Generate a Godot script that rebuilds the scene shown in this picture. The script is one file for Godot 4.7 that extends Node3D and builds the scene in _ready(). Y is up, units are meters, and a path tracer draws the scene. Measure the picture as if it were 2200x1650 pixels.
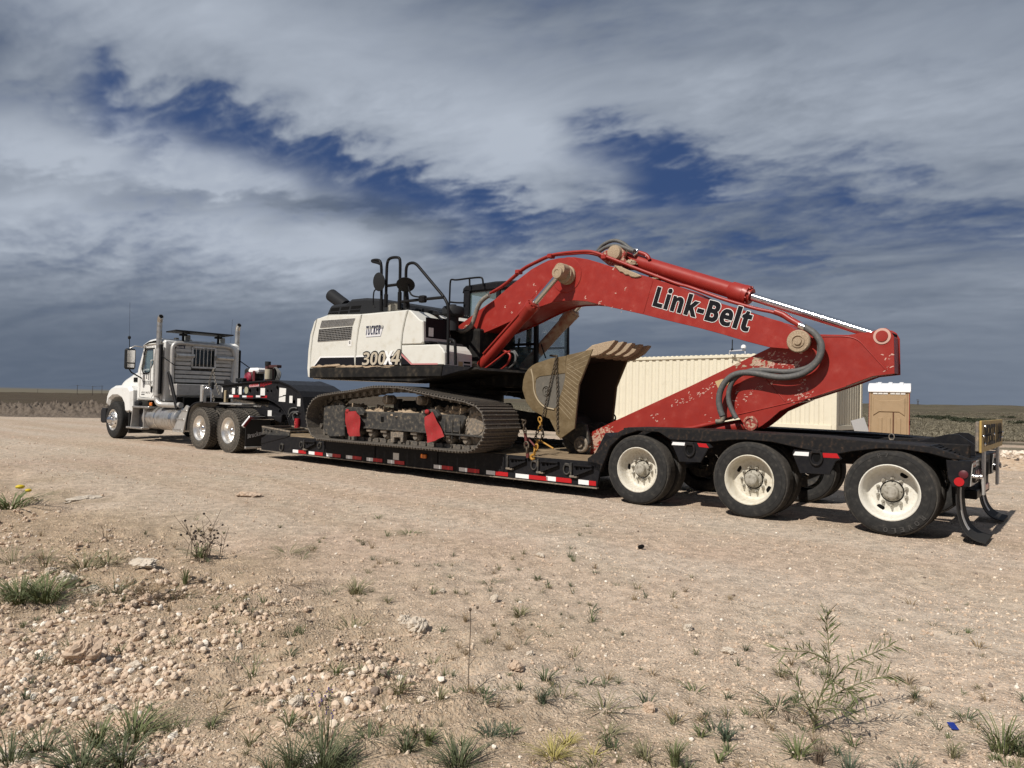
extends Node3D
# Metres, y up. x runs along the lowboy towards its tail, z towards the near side.

class MB:
	var st := SurfaceTool.new()
	var g := 1
	func _init():
		st.begin(Mesh.PRIMITIVE_TRIANGLES)
	func tri(a, b, c, s := -1):
		st.set_smooth_group(s)
		st.add_vertex(a); st.add_vertex(c); st.add_vertex(b)
	func quad(a, b, c, d, s := -1):
		tri(a, b, c, s); tri(a, c, d, s)
	static func ccw(p: PackedVector2Array) -> PackedVector2Array:
		var q := PackedVector2Array(p)
		if Geometry2D.is_polygon_clockwise(q):
			q.reverse()
		var area := 0.0
		for i in q.size():
			area += q[i].cross(q[(i + 1) % q.size()])
		if area < 0:
			q.reverse()
		return q
	static func inset(p: PackedVector2Array, d: float) -> PackedVector2Array:
		var o := PackedVector2Array()
		var n := p.size()
		for i in n:
			var e0: Vector2 = (p[i] - p[(i - 1 + n) % n]).normalized()
			var e1: Vector2 = (p[(i + 1) % n] - p[i]).normalized()
			var n0 := Vector2(-e0.y, e0.x)
			var n1 := Vector2(-e1.y, e1.x)
			var m := (n0 + n1)
			var k: float = 1.0 + n0.dot(n1)
			o.append(p[i] + m * (d / maxf(k, 0.35)))
		return o
	func prism(poly: PackedVector2Array, z0: float, z1: float, bev := 0.0, xf := Transform3D()):
		var p := ccw(poly)
		var q := inset(p, bev) if bev > 0 else p
		var n := p.size()
		var idx := Geometry2D.triangulate_polygon(q)
		for t in range(0, idx.size(), 3):
			var a := q[idx[t]]
			var b := q[idx[t + 1]]
			var c := q[idx[t + 2]]
			if (b - a).cross(c - a) < 0:
				var w := b
				b = c
				c = w
			tri(xf * Vector3(a.x, a.y, z1), xf * Vector3(b.x, b.y, z1), xf * Vector3(c.x, c.y, z1))
			tri(xf * Vector3(a.x, a.y, z0), xf * Vector3(c.x, c.y, z0), xf * Vector3(b.x, b.y, z0))
		for i in n:
			var j := (i + 1) % n
			quad(xf * Vector3(p[i].x, p[i].y, z0 + bev), xf * Vector3(p[j].x, p[j].y, z0 + bev), xf * Vector3(p[j].x, p[j].y, z1 - bev), xf * Vector3(p[i].x, p[i].y, z1 - bev))
			if bev > 0:
				quad(xf * Vector3(p[i].x, p[i].y, z1 - bev), xf * Vector3(p[j].x, p[j].y, z1 - bev), xf * Vector3(q[j].x, q[j].y, z1), xf * Vector3(q[i].x, q[i].y, z1))
				quad(xf * Vector3(q[i].x, q[i].y, z0), xf * Vector3(q[j].x, q[j].y, z0), xf * Vector3(p[j].x, p[j].y, z0 + bev), xf * Vector3(p[i].x, p[i].y, z0 + bev))
	func box(c: Vector3, s: Vector3, b := Basis(), bev := 0.0):
		var h := s * 0.5
		if bev > 0:
			var k := minf(bev, minf(h.x, minf(h.y, h.z)) * 0.6)
			var pl := PackedVector2Array([Vector2(-h.x + k, -h.y), Vector2(h.x - k, -h.y), Vector2(h.x, -h.y + k), Vector2(h.x, h.y - k), Vector2(h.x - k, h.y), Vector2(-h.x + k, h.y), Vector2(-h.x, h.y - k), Vector2(-h.x, -h.y + k)])
			prism(pl, -h.z, h.z, k, Transform3D(b, c))
			return
		var v := []
		for i in 8:
			v.append(c + b * Vector3(h.x if i & 1 else -h.x, h.y if i & 2 else -h.y, h.z if i & 4 else -h.z))
		for f in [[4, 5, 7, 6], [1, 0, 2, 3], [5, 1, 3, 7], [0, 4, 6, 2], [6, 7, 3, 2], [0, 1, 5, 4]]:
			quad(v[f[0]], v[f[1]], v[f[2]], v[f[3]])
	func bar(a: Vector3, b: Vector3, w: float, h: float, up := Vector3.UP, bev := 0.0):
		var x := (b - a).normalized()
		var z := x.cross(up).normalized()
		box((a + b) * 0.5, Vector3((b - a).length(), h, w), Basis(x, z.cross(x), z), bev)
	func tube(pts: PackedVector3Array, r: float, n := 8, closed := false, r2 := -1.0):
		var m := pts.size()
		var t0: Vector3 = (pts[1] - pts[0]).normalized()
		var up := Vector3.UP if absf(t0.y) < 0.9 else Vector3.RIGHT
		var u := t0.cross(up).normalized()
		var rings := []
		for i in m:
			var t: Vector3
			if closed:
				t = (pts[(i + 1) % m] - pts[(i - 1 + m) % m]).normalized()
			else:
				t = (pts[mini(i + 1, m - 1)] - pts[maxi(i - 1, 0)]).normalized()
			u = (u - t * u.dot(t)).normalized()
			var w := t.cross(u)
			var rr := r if r2 < 0 else lerpf(r, r2, float(i) / (m - 1))
			var ring := PackedVector3Array()
			for k in n:
				var a := TAU * k / n
				ring.append(pts[i] + (u * cos(a) + w * sin(a)) * rr)
			rings.append(ring)
		var s := g
		g += 2
		for i in (m if closed else m - 1):
			var A: PackedVector3Array = rings[i]
			var B: PackedVector3Array = rings[(i + 1) % m]
			for k in n:
				var l := (k + 1) % n
				quad(A[k], A[l], B[l], B[k], s)
		if not closed:
			for k in range(1, n - 1):
				tri(rings[0][0], rings[0][k + 1], rings[0][k])
				tri(rings[m - 1][0], rings[m - 1][k], rings[m - 1][k + 1])
	func cyl(a: Vector3, b: Vector3, r: float, n := 20, r2 := -1.0):
		tube(PackedVector3Array([a, b]), r, n, false, r2)
	# profile of (radius, height along local z), turned about local z
	func lathe(prof: PackedVector2Array, n: int, xf := Transform3D(), a0 := 0.0, a1 := TAU):
		var s := g
		for i in prof.size() - 1:
			if i > 0:
				var d0 := (prof[i] - prof[i - 1]).normalized()
				var d1 := (prof[i + 1] - prof[i]).normalized()
				if d0.dot(d1) < 0.8:
					s += 1
			for k in n:
				var a := a0 + (a1 - a0) * k / n
				var b := a0 + (a1 - a0) * (k + 1) / n
				var p := prof[i]
				var q := prof[i + 1]
				var v0 := xf * Vector3(p.x * cos(a), p.x * sin(a), p.y)
				var v1 := xf * Vector3(p.x * cos(b), p.x * sin(b), p.y)
				var v2 := xf * Vector3(q.x * cos(b), q.x * sin(b), q.y)
				var v3 := xf * Vector3(q.x * cos(a), q.x * sin(a), q.y)
				if p.x < 1e-5:
					tri(v0, v2, v3, s)
				elif q.x < 1e-5:
					tri(v0, v1, v2, s)
				else:
					quad(v0, v1, v2, v3, s)
		g = s + 2
	func ball(c: Vector3, r: Vector3, n := 14, m := 8):
		var pr := PackedVector2Array()
		for i in m + 1:
			var a := PI * i / m
			pr.append(Vector2(maxf(sin(a), 0.0), -cos(a)))
		lathe(pr, n, Transform3D(Basis.from_scale(r), c))
	func mesh(m: Material) -> ArrayMesh:
		st.generate_normals()
		st.set_material(m)
		return st.commit()

var M := {}
var rng := RandomNumberGenerator.new()
var hn := FastNoiseLite.new()
var hn2 := FastNoiseLite.new()
var EYE := Vector3(1.665, 1.365, 8.452)

func P2(a: Array) -> PackedVector2Array:
	var o := PackedVector2Array()
	for i in range(0, a.size(), 2):
		o.append(Vector2(a[i], a[i + 1]))
	return o
func P3(a: Array) -> PackedVector3Array:
	var o := PackedVector3Array()
	for i in range(0, a.size(), 3):
		o.append(Vector3(a[i], a[i + 1], a[i + 2]))
	return o
func L(r: float, gg: float, b: float, a := 1.0) -> Color:
	var c := Color(r, gg, b).linear_to_srgb()
	c.a = a
	return c
func rect(x0: float, y0: float, x1: float, y1: float) -> PackedVector2Array:
	return PackedVector2Array([Vector2(x0, y0), Vector2(x1, y0), Vector2(x1, y1), Vector2(x0, y1)])
func circ(c: Vector2, r: float, n := 16, ry := -1.0) -> PackedVector2Array:
	var o := PackedVector2Array()
	for i in n:
		o.append(c + Vector2(cos(TAU * i / n) * r, sin(TAU * i / n) * (r if ry < 0 else ry)))
	return o
func holed(outer: PackedVector2Array, holes: Array) -> PackedVector2Array:   # holes: [centre, radius]; a hairline slit joins each to the edge
	var p := MB.ccw(outer)
	for h in holes:
		var c: Vector2 = h[0]
		var best := 1e9
		var at := 0
		var q := Vector2.ZERO
		for i in p.size():
			var e := Geometry2D.get_closest_point_to_segment(c, p[i], p[(i + 1) % p.size()])
			if e.distance_to(c) < best and e.distance_to(p[i]) > 1e-3 and e.distance_to(p[(i + 1) % p.size()]) > 1e-3:
				best = e.distance_to(c)
				at = i
				q = e
		var dir := (p[(at + 1) % p.size()] - p[at]).normalized()
		var ang := (q - c).angle()
		var ins := PackedVector2Array([q - dir * 0.0002])
		var n := 14
		for k in n + 1:
			var a := ang - TAU * k / n
			if k == 0:
				a -= 0.0002 / h[1]
			if k == n:
				a += 0.0002 / h[1]
			ins.append(c + Vector2(cos(a), sin(a)) * h[1])
		ins.append(q + dir * 0.0002)
		var out := PackedVector2Array()
		for i in p.size():
			out.append(p[i])
			if i == at:
				out.append_array(ins)
		p = out
	return p
func smooth(p: PackedVector3Array, k := 5, closed := false) -> PackedVector3Array:
	var o := PackedVector3Array()
	var n := p.size()
	for i in (n if closed else n - 1):
		var a := p[(i - 1 + n) % n] if closed else p[maxi(i - 1, 0)]
		var d := p[(i + 2) % n] if closed else p[mini(i + 2, n - 1)]
		for j in k:
			o.append(p[i].cubic_interpolate(p[(i + 1) % n], a, d, float(j) / k))
	if not closed:
		o.append(p[n - 1])
	return o
func round_corners(p: PackedVector3Array, r: float, k := 4) -> PackedVector3Array:
	var o := PackedVector3Array([p[0]])
	for i in range(1, p.size() - 1):
		var a := p[i] + (p[i - 1] - p[i]).limit_length(minf(r, (p[i - 1] - p[i]).length() * 0.49))
		var b := p[i] + (p[i + 1] - p[i]).limit_length(minf(r, (p[i + 1] - p[i]).length() * 0.49))
		for j in k + 1:
			var t := float(j) / k
			o.append(a.lerp(p[i], t).lerp(p[i].lerp(b, t), t))
	o.append(p[p.size() - 1])
	return o
func flat3(p: PackedVector2Array, z: float) -> PackedVector3Array:
	var o := PackedVector3Array()
	for q in p:
		o.append(Vector3(q.x, q.y, z))
	return o

# ---- scene tree
func thing(called: String, label: String, category: String, at := Vector3.ZERO, group := "") -> Node3D:
	var o := Node3D.new()
	o.name = called
	o.position = at
	add_child(o, true)
	tag(o, label, category, group)
	return o
func tag(o: Node, label: String, category: String, group := ""):
	o.set_meta("label", label)
	o.set_meta("category", category)
	if group:
		o.set_meta("group", group)
func part(called: String, mb: MB, m: Material, root: Node3D, label := "", stuff := false) -> MeshInstance3D:
	var mi := MeshInstance3D.new()
	mi.mesh = mb.mesh(m)
	mi.name = called
	root.add_child(mi, true)
	if root.get_parent() == self and not root is MeshInstance3D:
		mi.position = -root.position
	if label:
		mi.set_meta("label", label)
	if stuff:
		mi.set_meta("kind", "stuff")
	return mi
func inst(called: String, me: Mesh, xf: Transform3D, root: Node3D) -> MeshInstance3D:
	var mi := MeshInstance3D.new()
	mi.mesh = me
	mi.name = called
	root.add_child(mi, true)
	mi.transform = xf
	if root.get_parent() == self and not root is MeshInstance3D:
		mi.position -= root.position
	return mi
func plate(called: String, poly: PackedVector2Array, z0: float, z1: float, m: Material, root: Node3D, bev := 0.0) -> MeshInstance3D:
	var b := MB.new()
	b.prism(poly, z0, z1, bev)
	return part(called, b, m, root)
func boxp(called: String, c: Vector3, s: Vector3, m: Material, root: Node3D, bev := 0.006, basis := Basis()) -> MeshInstance3D:
	var b := MB.new()
	b.box(c, s, basis, bev)
	return part(called, b, m, root)
func pipe(called: String, pts: PackedVector3Array, r: float, m: Material, root: Node3D, n := 8) -> MeshInstance3D:
	var b := MB.new()
	b.tube(pts, r, n)
	return part(called, b, m, root)
# lettering that starts at p and runs along x (its length is the width of the words), h high, face towards nrm
func word(called: String, s: String, p: Vector3, x: Vector3, h: float, nrm: Vector3, m: Material, root: Node3D, font := "Droid Sans", bold := true, outline := 0.0, om: Material = null, slant := 0.0, embolden := 0.0):
	var f := SystemFont.new()
	f.font_names = PackedStringArray([font])
	f.font_weight = 700 if bold else 400
	var t := TextMesh.new()
	if embolden > 0.0:
		var fv := FontVariation.new()
		fv.base_font = f
		fv.variation_embolden = embolden
		t.font = fv
	else:
		t.font = f
	t.text = s
	t.font_size = 64
	t.pixel_size = 0.01
	t.depth = 0.02
	t.curve_step = 2.0
	t.horizontal_alignment = HORIZONTAL_ALIGNMENT_LEFT
	var arr := t.get_mesh_arrays()
	var am := ArrayMesh.new()
	am.add_surface_from_arrays(Mesh.PRIMITIVE_TRIANGLES, arr)
	var bb := am.get_aabb()
	var xd := x.normalized()
	var zd := nrm.normalized()
	var yd := zd.cross(xd).normalized()
	var sx := x.length() / bb.size.x
	var sy := h / bb.size.y
	var sz := 0.003 / bb.size.z
	var bs := Basis(xd * sx, yd * sy + xd * slant * sy, zd * sz)
	var org := p - bs * bb.position
	var offs := [Vector3.ZERO]
	for pass_no in 2:
		if pass_no == 0 and outline <= 0:
			continue
		var st := SurfaceTool.new()
		st.begin(Mesh.PRIMITIVE_TRIANGLES)
		if pass_no == 0:
			for k in 8:
				var a := TAU * k / 8
				st.append_from(am, 0, Transform3D(bs, org + (xd * cos(a) + yd * sin(a)) * outline + zd * 0.0003 * k))
		else:
			st.append_from(am, 0, Transform3D(bs, org + zd * (0.004 if outline > 0 else 0.0)))
		st.set_material(om if pass_no == 0 else m)
		var mi := MeshInstance3D.new()
		mi.mesh = st.commit()
		mi.name = called if pass_no == 1 else called + "_outline"
		root.add_child(mi, true)
		if root.get_parent() == self and not root is MeshInstance3D:
			mi.position = -root.position

# ---- materials
func mat(c: Color, rough := 0.6, metal := 0.0) -> StandardMaterial3D:
	var m := StandardMaterial3D.new()
	m.albedo_color = c
	m.roughness = rough
	m.metallic = metal
	return m
func ntex(freq: float, seed_no: int, ramp: Array, octaves := 5, size := 512, kind := FastNoiseLite.TYPE_SIMPLEX_SMOOTH) -> NoiseTexture2D:
	var n := FastNoiseLite.new()
	n.noise_type = kind
	n.seed = seed_no
	n.frequency = freq
	n.fractal_octaves = octaves
	n.fractal_gain = 0.55
	var t := NoiseTexture2D.new()
	t.width = size
	t.height = size
	t.seamless = true
	t.noise = n
	if ramp.size():
		var gr := Gradient.new()
		var of := PackedFloat32Array()
		var cs := PackedColorArray()
		for i in range(0, ramp.size(), 2):
			of.append(ramp[i])
			cs.append(ramp[i + 1])
		gr.offsets = of
		gr.colors = cs
		t.color_ramp = gr
	return t
# paint or metal under dirt: ramp of (noise level, colour)
func dirty(ramp: Array, scale: float, rough: float, metal: float, seed_no: int, freq := 0.012, octaves := 5, bump := 0.0) -> StandardMaterial3D:
	var m := StandardMaterial3D.new()
	m.albedo_texture = ntex(freq, seed_no, ramp, octaves)
	m.roughness = rough
	m.metallic = metal
	m.uv1_triplanar = true
	m.uv1_scale = Vector3.ONE * scale
	m.roughness_texture = M["rough"]
	m.roughness = minf(1.0, rough * 1.2)
	if bump > 0:
		m.normal_enabled = true
		m.normal_texture = M["bump"]
		m.normal_scale = bump
	return m
func materials():
	var bt := ntex(0.03, 3, [], 5, 512)
	bt.as_normal_map = true
	bt.bump_strength = 6.0
	M["bump"] = bt
	M["rough"] = ntex(0.016, 99, [0.0, Color(0.62, 0.62, 0.62), 1.0, Color.WHITE], 5, 512)
	var dust := L(0.30, 0.23, 0.16)
	M["red"] = dirty([0.0, L(0.265, 0.02, 0.014), 0.6, L(0.295, 0.024, 0.016), 0.85, L(0.315, 0.036, 0.026), 1.0, L(0.34, 0.075, 0.055)], 0.6, 0.42, 0.0, 11)
	M["red_mud"] = dirty([0.0, L(0.25, 0.02, 0.016), 0.45, L(0.27, 0.03, 0.022), 0.55, L(0.36, 0.2, 0.14), 0.8, L(0.45, 0.34, 0.24)], 1.6, 0.6, 0.0, 12, 0.02)
	M["white"] = dirty([0.0, L(0.66, 0.66, 0.61), 0.6, L(0.63, 0.625, 0.575), 0.85, L(0.58, 0.565, 0.5), 1.0, L(0.52, 0.49, 0.41)], 0.6, 0.42, 0.0, 13)
	M["truck_white"] = dirty([0.0, L(0.8, 0.8, 0.78), 0.7, L(0.76, 0.76, 0.73), 1.0, L(0.62, 0.59, 0.52)], 0.5, 0.25, 0.0, 14)
	M["truck_white"].clearcoat_enabled = true
	M["truck_white"].clearcoat = 0.6
	M["black"] = dirty([0.0, L(0.012, 0.012, 0.014), 0.55, L(0.016, 0.016, 0.018), 0.8, L(0.021, 0.02, 0.02), 1.0, L(0.045, 0.04, 0.034)], 1.1, 0.42, 0.0, 15, 0.02)
	M["black_rust"] = dirty([0.0, L(0.012, 0.012, 0.014), 0.6, L(0.019, 0.018, 0.018), 0.76, L(0.034, 0.026, 0.022), 0.9, L(0.07, 0.046, 0.034), 1.0, L(0.11, 0.075, 0.055)], 1.3, 0.6, 0.0, 16, 0.02, 6)
	M["black_mud"] = dirty([0.0, L(0.012, 0.012, 0.012), 0.5, L(0.02, 0.019, 0.018), 0.72, L(0.034, 0.03, 0.025), 0.9, L(0.062, 0.052, 0.04), 1.0, L(0.14, 0.11, 0.077)], 0.5, 0.7, 0.0, 17, 0.018, 6)
	M["pipe_black"] = mat(L(0.014, 0.014, 0.015), 0.4)
	M["plastic"] = mat(L(0.022, 0.023, 0.025), 0.55)
	M["dark"] = mat(L(0.006, 0.006, 0.006), 0.9)
	M["tire"] = dirty([0.0, L(0.024, 0.024, 0.024), 0.5, L(0.03, 0.0295, 0.029), 0.75, L(0.04, 0.039, 0.037), 1.0, L(0.07, 0.065, 0.058)], 1.4, 0.8, 0.0, 18, 0.016, 5)
	M["tire_dust"] = dirty([0.0, L(0.05, 0.047, 0.043), 0.5, L(0.085, 0.078, 0.068), 0.9, L(0.17, 0.145, 0.115)], 1.6, 0.9, 0.0, 19, 0.02, 5)
	M["tire_tread"] = dirty([0.0, L(0.04, 0.038, 0.036), 0.5, L(0.058, 0.054, 0.049), 0.8, L(0.085, 0.077, 0.067), 1.0, L(0.14, 0.122, 0.1)], 1.4, 0.9, 0.0, 73, 0.02)
	M["tire_tread"].metallic_specular = 0.15
	M["tire_letter"] = mat(L(0.062, 0.06, 0.057), 0.65)
	M["rim_white"] = dirty([0.0, L(0.7, 0.69, 0.63), 0.6, L(0.66, 0.64, 0.57), 0.82, L(0.58, 0.55, 0.47), 1.0, L(0.42, 0.37, 0.29)], 2.2, 0.5, 0.0, 20, 0.02)
	M["hub"] = dirty([0.0, L(0.4, 0.38, 0.33), 0.6, L(0.32, 0.3, 0.25), 0.95, L(0.17, 0.15, 0.12)], 3.0, 0.7, 0.1, 21)
	M["alu"] = dirty([0.0, L(0.62, 0.62, 0.62), 0.6, L(0.5, 0.49, 0.47), 0.9, L(0.36, 0.33, 0.29)], 0.9, 0.38, 0.85, 22)
	M["alu_dull"] = dirty([0.0, L(0.54, 0.53, 0.51), 0.6, L(0.48, 0.47, 0.45), 1.0, L(0.37, 0.355, 0.33)], 0.8, 0.5, 0.55, 23)
	M["chrome"] = mat(L(0.7, 0.7, 0.71), 0.16, 1.0)
	M["rim_alu"] = mat(L(0.8, 0.78, 0.74), 0.34, 0.9)
	M["steel"] = dirty([0.0, L(0.13, 0.12, 0.105), 0.45, L(0.19, 0.165, 0.135), 0.65, L(0.27, 0.22, 0.165), 0.9, L(0.36, 0.29, 0.21)], 1.3, 0.65, 0.25, 24, 0.02, 6, 0.4)
	M["shoe"] = dirty([0.0, L(0.08, 0.073, 0.066), 0.5, L(0.12, 0.107, 0.092), 0.75, L(0.18, 0.152, 0.12), 1.0, L(0.28, 0.23, 0.17)], 1.7, 0.6, 0.3, 25, 0.02, 6, 0.4)
	M["frame_dark"] = dirty([0.0, L(0.035, 0.035, 0.036), 0.5, L(0.055, 0.053, 0.05), 0.7, L(0.085, 0.078, 0.068), 0.86, L(0.15, 0.125, 0.095), 1.0, L(0.27, 0.215, 0.15)], 0.9, 0.7, 0.0, 26, 0.02, 6, 0.3)
	M["mud"] = dirty([0.0, L(0.26, 0.195, 0.13), 0.5, L(0.36, 0.275, 0.19), 0.95, L(0.46, 0.37, 0.27)], 2.5, 0.95, 0.0, 27, 0.03, 6, 0.55)
	M["bucket"] = dirty([0.0, L(0.125, 0.088, 0.044), 0.5, L(0.15, 0.108, 0.055), 0.8, L(0.175, 0.128, 0.068), 1.0, L(0.23, 0.175, 0.105)], 0.6, 0.55, 0.1, 28, 0.014, 6, 0.25)
	M["bucket_grey"] = dirty([0.0, L(0.115, 0.105, 0.088), 0.6, L(0.13, 0.118, 0.098), 1.0, L(0.17, 0.15, 0.12)], 1.2, 0.6, 0.1, 29, 0.02, 5)
	M["weld"] = mat(L(0.36, 0.29, 0.19), 0.7)
	M["cream"] = dirty([0.0, L(0.69, 0.645, 0.52), 0.7, L(0.67, 0.625, 0.5), 1.0, L(0.61, 0.56, 0.44)], 0.4, 0.5, 0.0, 30)
	M["plank"] = dirty([0.0, L(0.3, 0.235, 0.155), 0.5, L(0.24, 0.18, 0.115), 0.9, L(0.13, 0.095, 0.06)], 1.0, 0.9, 0.0, 31, 0.02, 6, 0.8)
	M["plank"].uv1_scale = Vector3(0.25, 2.0, 2.0)
	M["scuff"] = mat(L(0.56, 0.36, 0.3), 0.8)
	M["refl_white"] = mat(L(0.8, 0.8, 0.8), 0.35)
	M["refl_red"] = mat(L(0.42, 0.008, 0.012), 0.35)
	M["sticker"] = dirty([0.0, L(0.78, 0.78, 0.76), 0.8, L(0.7, 0.69, 0.66), 1.0, L(0.5, 0.48, 0.44)], 3.0, 0.5, 0.0, 32)
	M["letter_black"] = mat(L(0.012, 0.012, 0.015), 0.45)
	M["letter_white"] = mat(L(0.75, 0.74, 0.72), 0.5)
	M["letter_navy"] = mat(L(0.012, 0.016, 0.05), 0.5)
	M["letter_tan"] = dirty([0.0, L(0.4, 0.34, 0.25), 0.9, L(0.5, 0.46, 0.38)], 1.5, 0.6, 0.0, 33)
	M["letter_red"] = mat(L(0.4, 0.012, 0.02), 0.5)
	M["lamp_red"] = mat(L(0.35, 0.006, 0.01), 0.2)
	M["lamp_amber"] = mat(L(0.6, 0.16, 0.02), 0.25)
	M["hose"] = dirty([0.0, L(0.075, 0.078, 0.078), 0.6, L(0.1, 0.1, 0.098), 0.95, L(0.17, 0.155, 0.13)], 3.0, 0.65, 0.0, 34)
	M["flag"] = dirty([0.0, L(0.34, 0.014, 0.018), 0.6, L(0.29, 0.018, 0.018), 0.95, L(0.28, 0.05, 0.04)], 2.0, 0.85, 0.0, 35)
	M["flag"].backlight_enabled = true
	M["flag"].backlight = L(0.05, 0.002, 0.002)
	M["sign_yellow"] = dirty([0.0, L(0.44, 0.3, 0.085), 0.6, L(0.38, 0.26, 0.08), 0.95, L(0.28, 0.2, 0.07)], 1.5, 0.5, 0.0, 36)
	M["chain"] = mat(L(0.09, 0.07, 0.05), 0.55, 0.5)
	M["chain_red"] = dirty([0.0, L(0.14, 0.012, 0.014), 0.9, L(0.1, 0.04, 0.03)], 4.0, 0.6, 0.2, 37)
	M["chain_yellow"] = dirty([0.0, L(0.5, 0.25, 0.02), 0.9, L(0.32, 0.17, 0.04)], 4.0, 0.55, 0.1, 38)
	M["rubber"] = mat(L(0.03, 0.029, 0.028), 0.7)
	M["tan_plastic"] = dirty([0.0, L(0.36, 0.255, 0.15), 0.7, L(0.34, 0.24, 0.14), 1.0, L(0.3, 0.21, 0.12)], 0.7, 0.5, 0.0, 39)
	M["roof_white"] = mat(L(0.82, 0.82, 0.82), 0.4)
	M["rock"] = dirty([0.0, L(0.42, 0.34, 0.26), 0.5, L(0.56, 0.49, 0.4), 0.9, L(0.68, 0.63, 0.55)], 5.0, 0.95, 0.0, 40, 0.02, 6, 1.5)
	M["rock_pink"] = dirty([0.0, L(0.4, 0.27, 0.19), 0.5, L(0.5, 0.38, 0.28), 0.9, L(0.64, 0.56, 0.46)], 5.0, 0.95, 0.0, 41, 0.02, 6, 1.5)
	M["wood_pole"] = mat(L(0.06, 0.05, 0.04), 0.9)
	var gl := mat(L(0.2, 0.3, 0.3, 0.3), 0.05)
	gl.transparency = BaseMaterial3D.TRANSPARENCY_ALPHA
	gl.albedo_color.a = 0.22
	M["glass"] = gl
	for k in ["black", "black_rust", "black_mud", "pipe_black", "plastic", "tire", "tire_dust", "letter_black", "letter_navy", "rubber", "dark", "frame_dark", "tire_letter"]:
		M[k].metallic_specular = 0.22
	for k in ["mud", "rock", "rock_pink", "plank", "scuff", "cream"]:
		M[k].metallic_specular = 0.25
	var gd := mat(L(0.01, 0.02, 0.024), 0.06)
	gd.transparency = BaseMaterial3D.TRANSPARENCY_ALPHA
	gd.albedo_color.a = 0.75
	M["glass_dark"] = gd

func _ready():
	var cam := Camera3D.new()
	cam.name = "camera"
	cam.fov = 56.813
	cam.far = 6000.0
	cam.transform = Transform3D(Basis(Vector3(0.775154, 0.023235, -0.631344), Vector3(-0.004156, 0.999489, 0.031681), Vector3(0.631758, -0.021934, 0.774855)).orthonormalized(), EYE)
	add_child(cam)
	cam.current = true
	var env := Environment.new()
	env.background_mode = Environment.BG_SKY
	env.tonemap_mode = Environment.TONE_MAPPER_LINEAR
	env.tonemap_exposure = 0.98
	env.sdfgi_enabled = true
	env.ssao_enabled = true
	env.ssil_enabled = true
	var sky := Sky.new()
	var pano := PanoramaSkyMaterial.new()
	pano.panorama = sky_texture()
	sky.sky_material = pano
	env.sky = sky
	var we := WorldEnvironment.new()
	we.name = "surroundings"
	we.environment = env
	add_child(we)
	var sun := DirectionalLight3D.new()
	sun.name = "sun"
	sun.light_energy = 1.55
	sun.light_color = Color(1.0, 0.972, 0.935)
	sun.light_angular_distance = 0.5
	sun.shadow_enabled = true
	sun.look_at_from_position(Vector3.ZERO, Vector3(0.06, -1.05, -1.0), Vector3.UP)
	add_child(sun)
	rng.seed = 7
	hn.seed = 5
	hn.frequency = 1.0
	hn.fractal_octaves = 4
	hn2.seed = 9
	hn2.frequency = 1.0
	hn2.fractal_octaves = 3
	materials()
	ground()
	background()
	container()
	toilet()
	lowboy()
	truck()
	excavator()
	chains()
	stones()
	plants()

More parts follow.
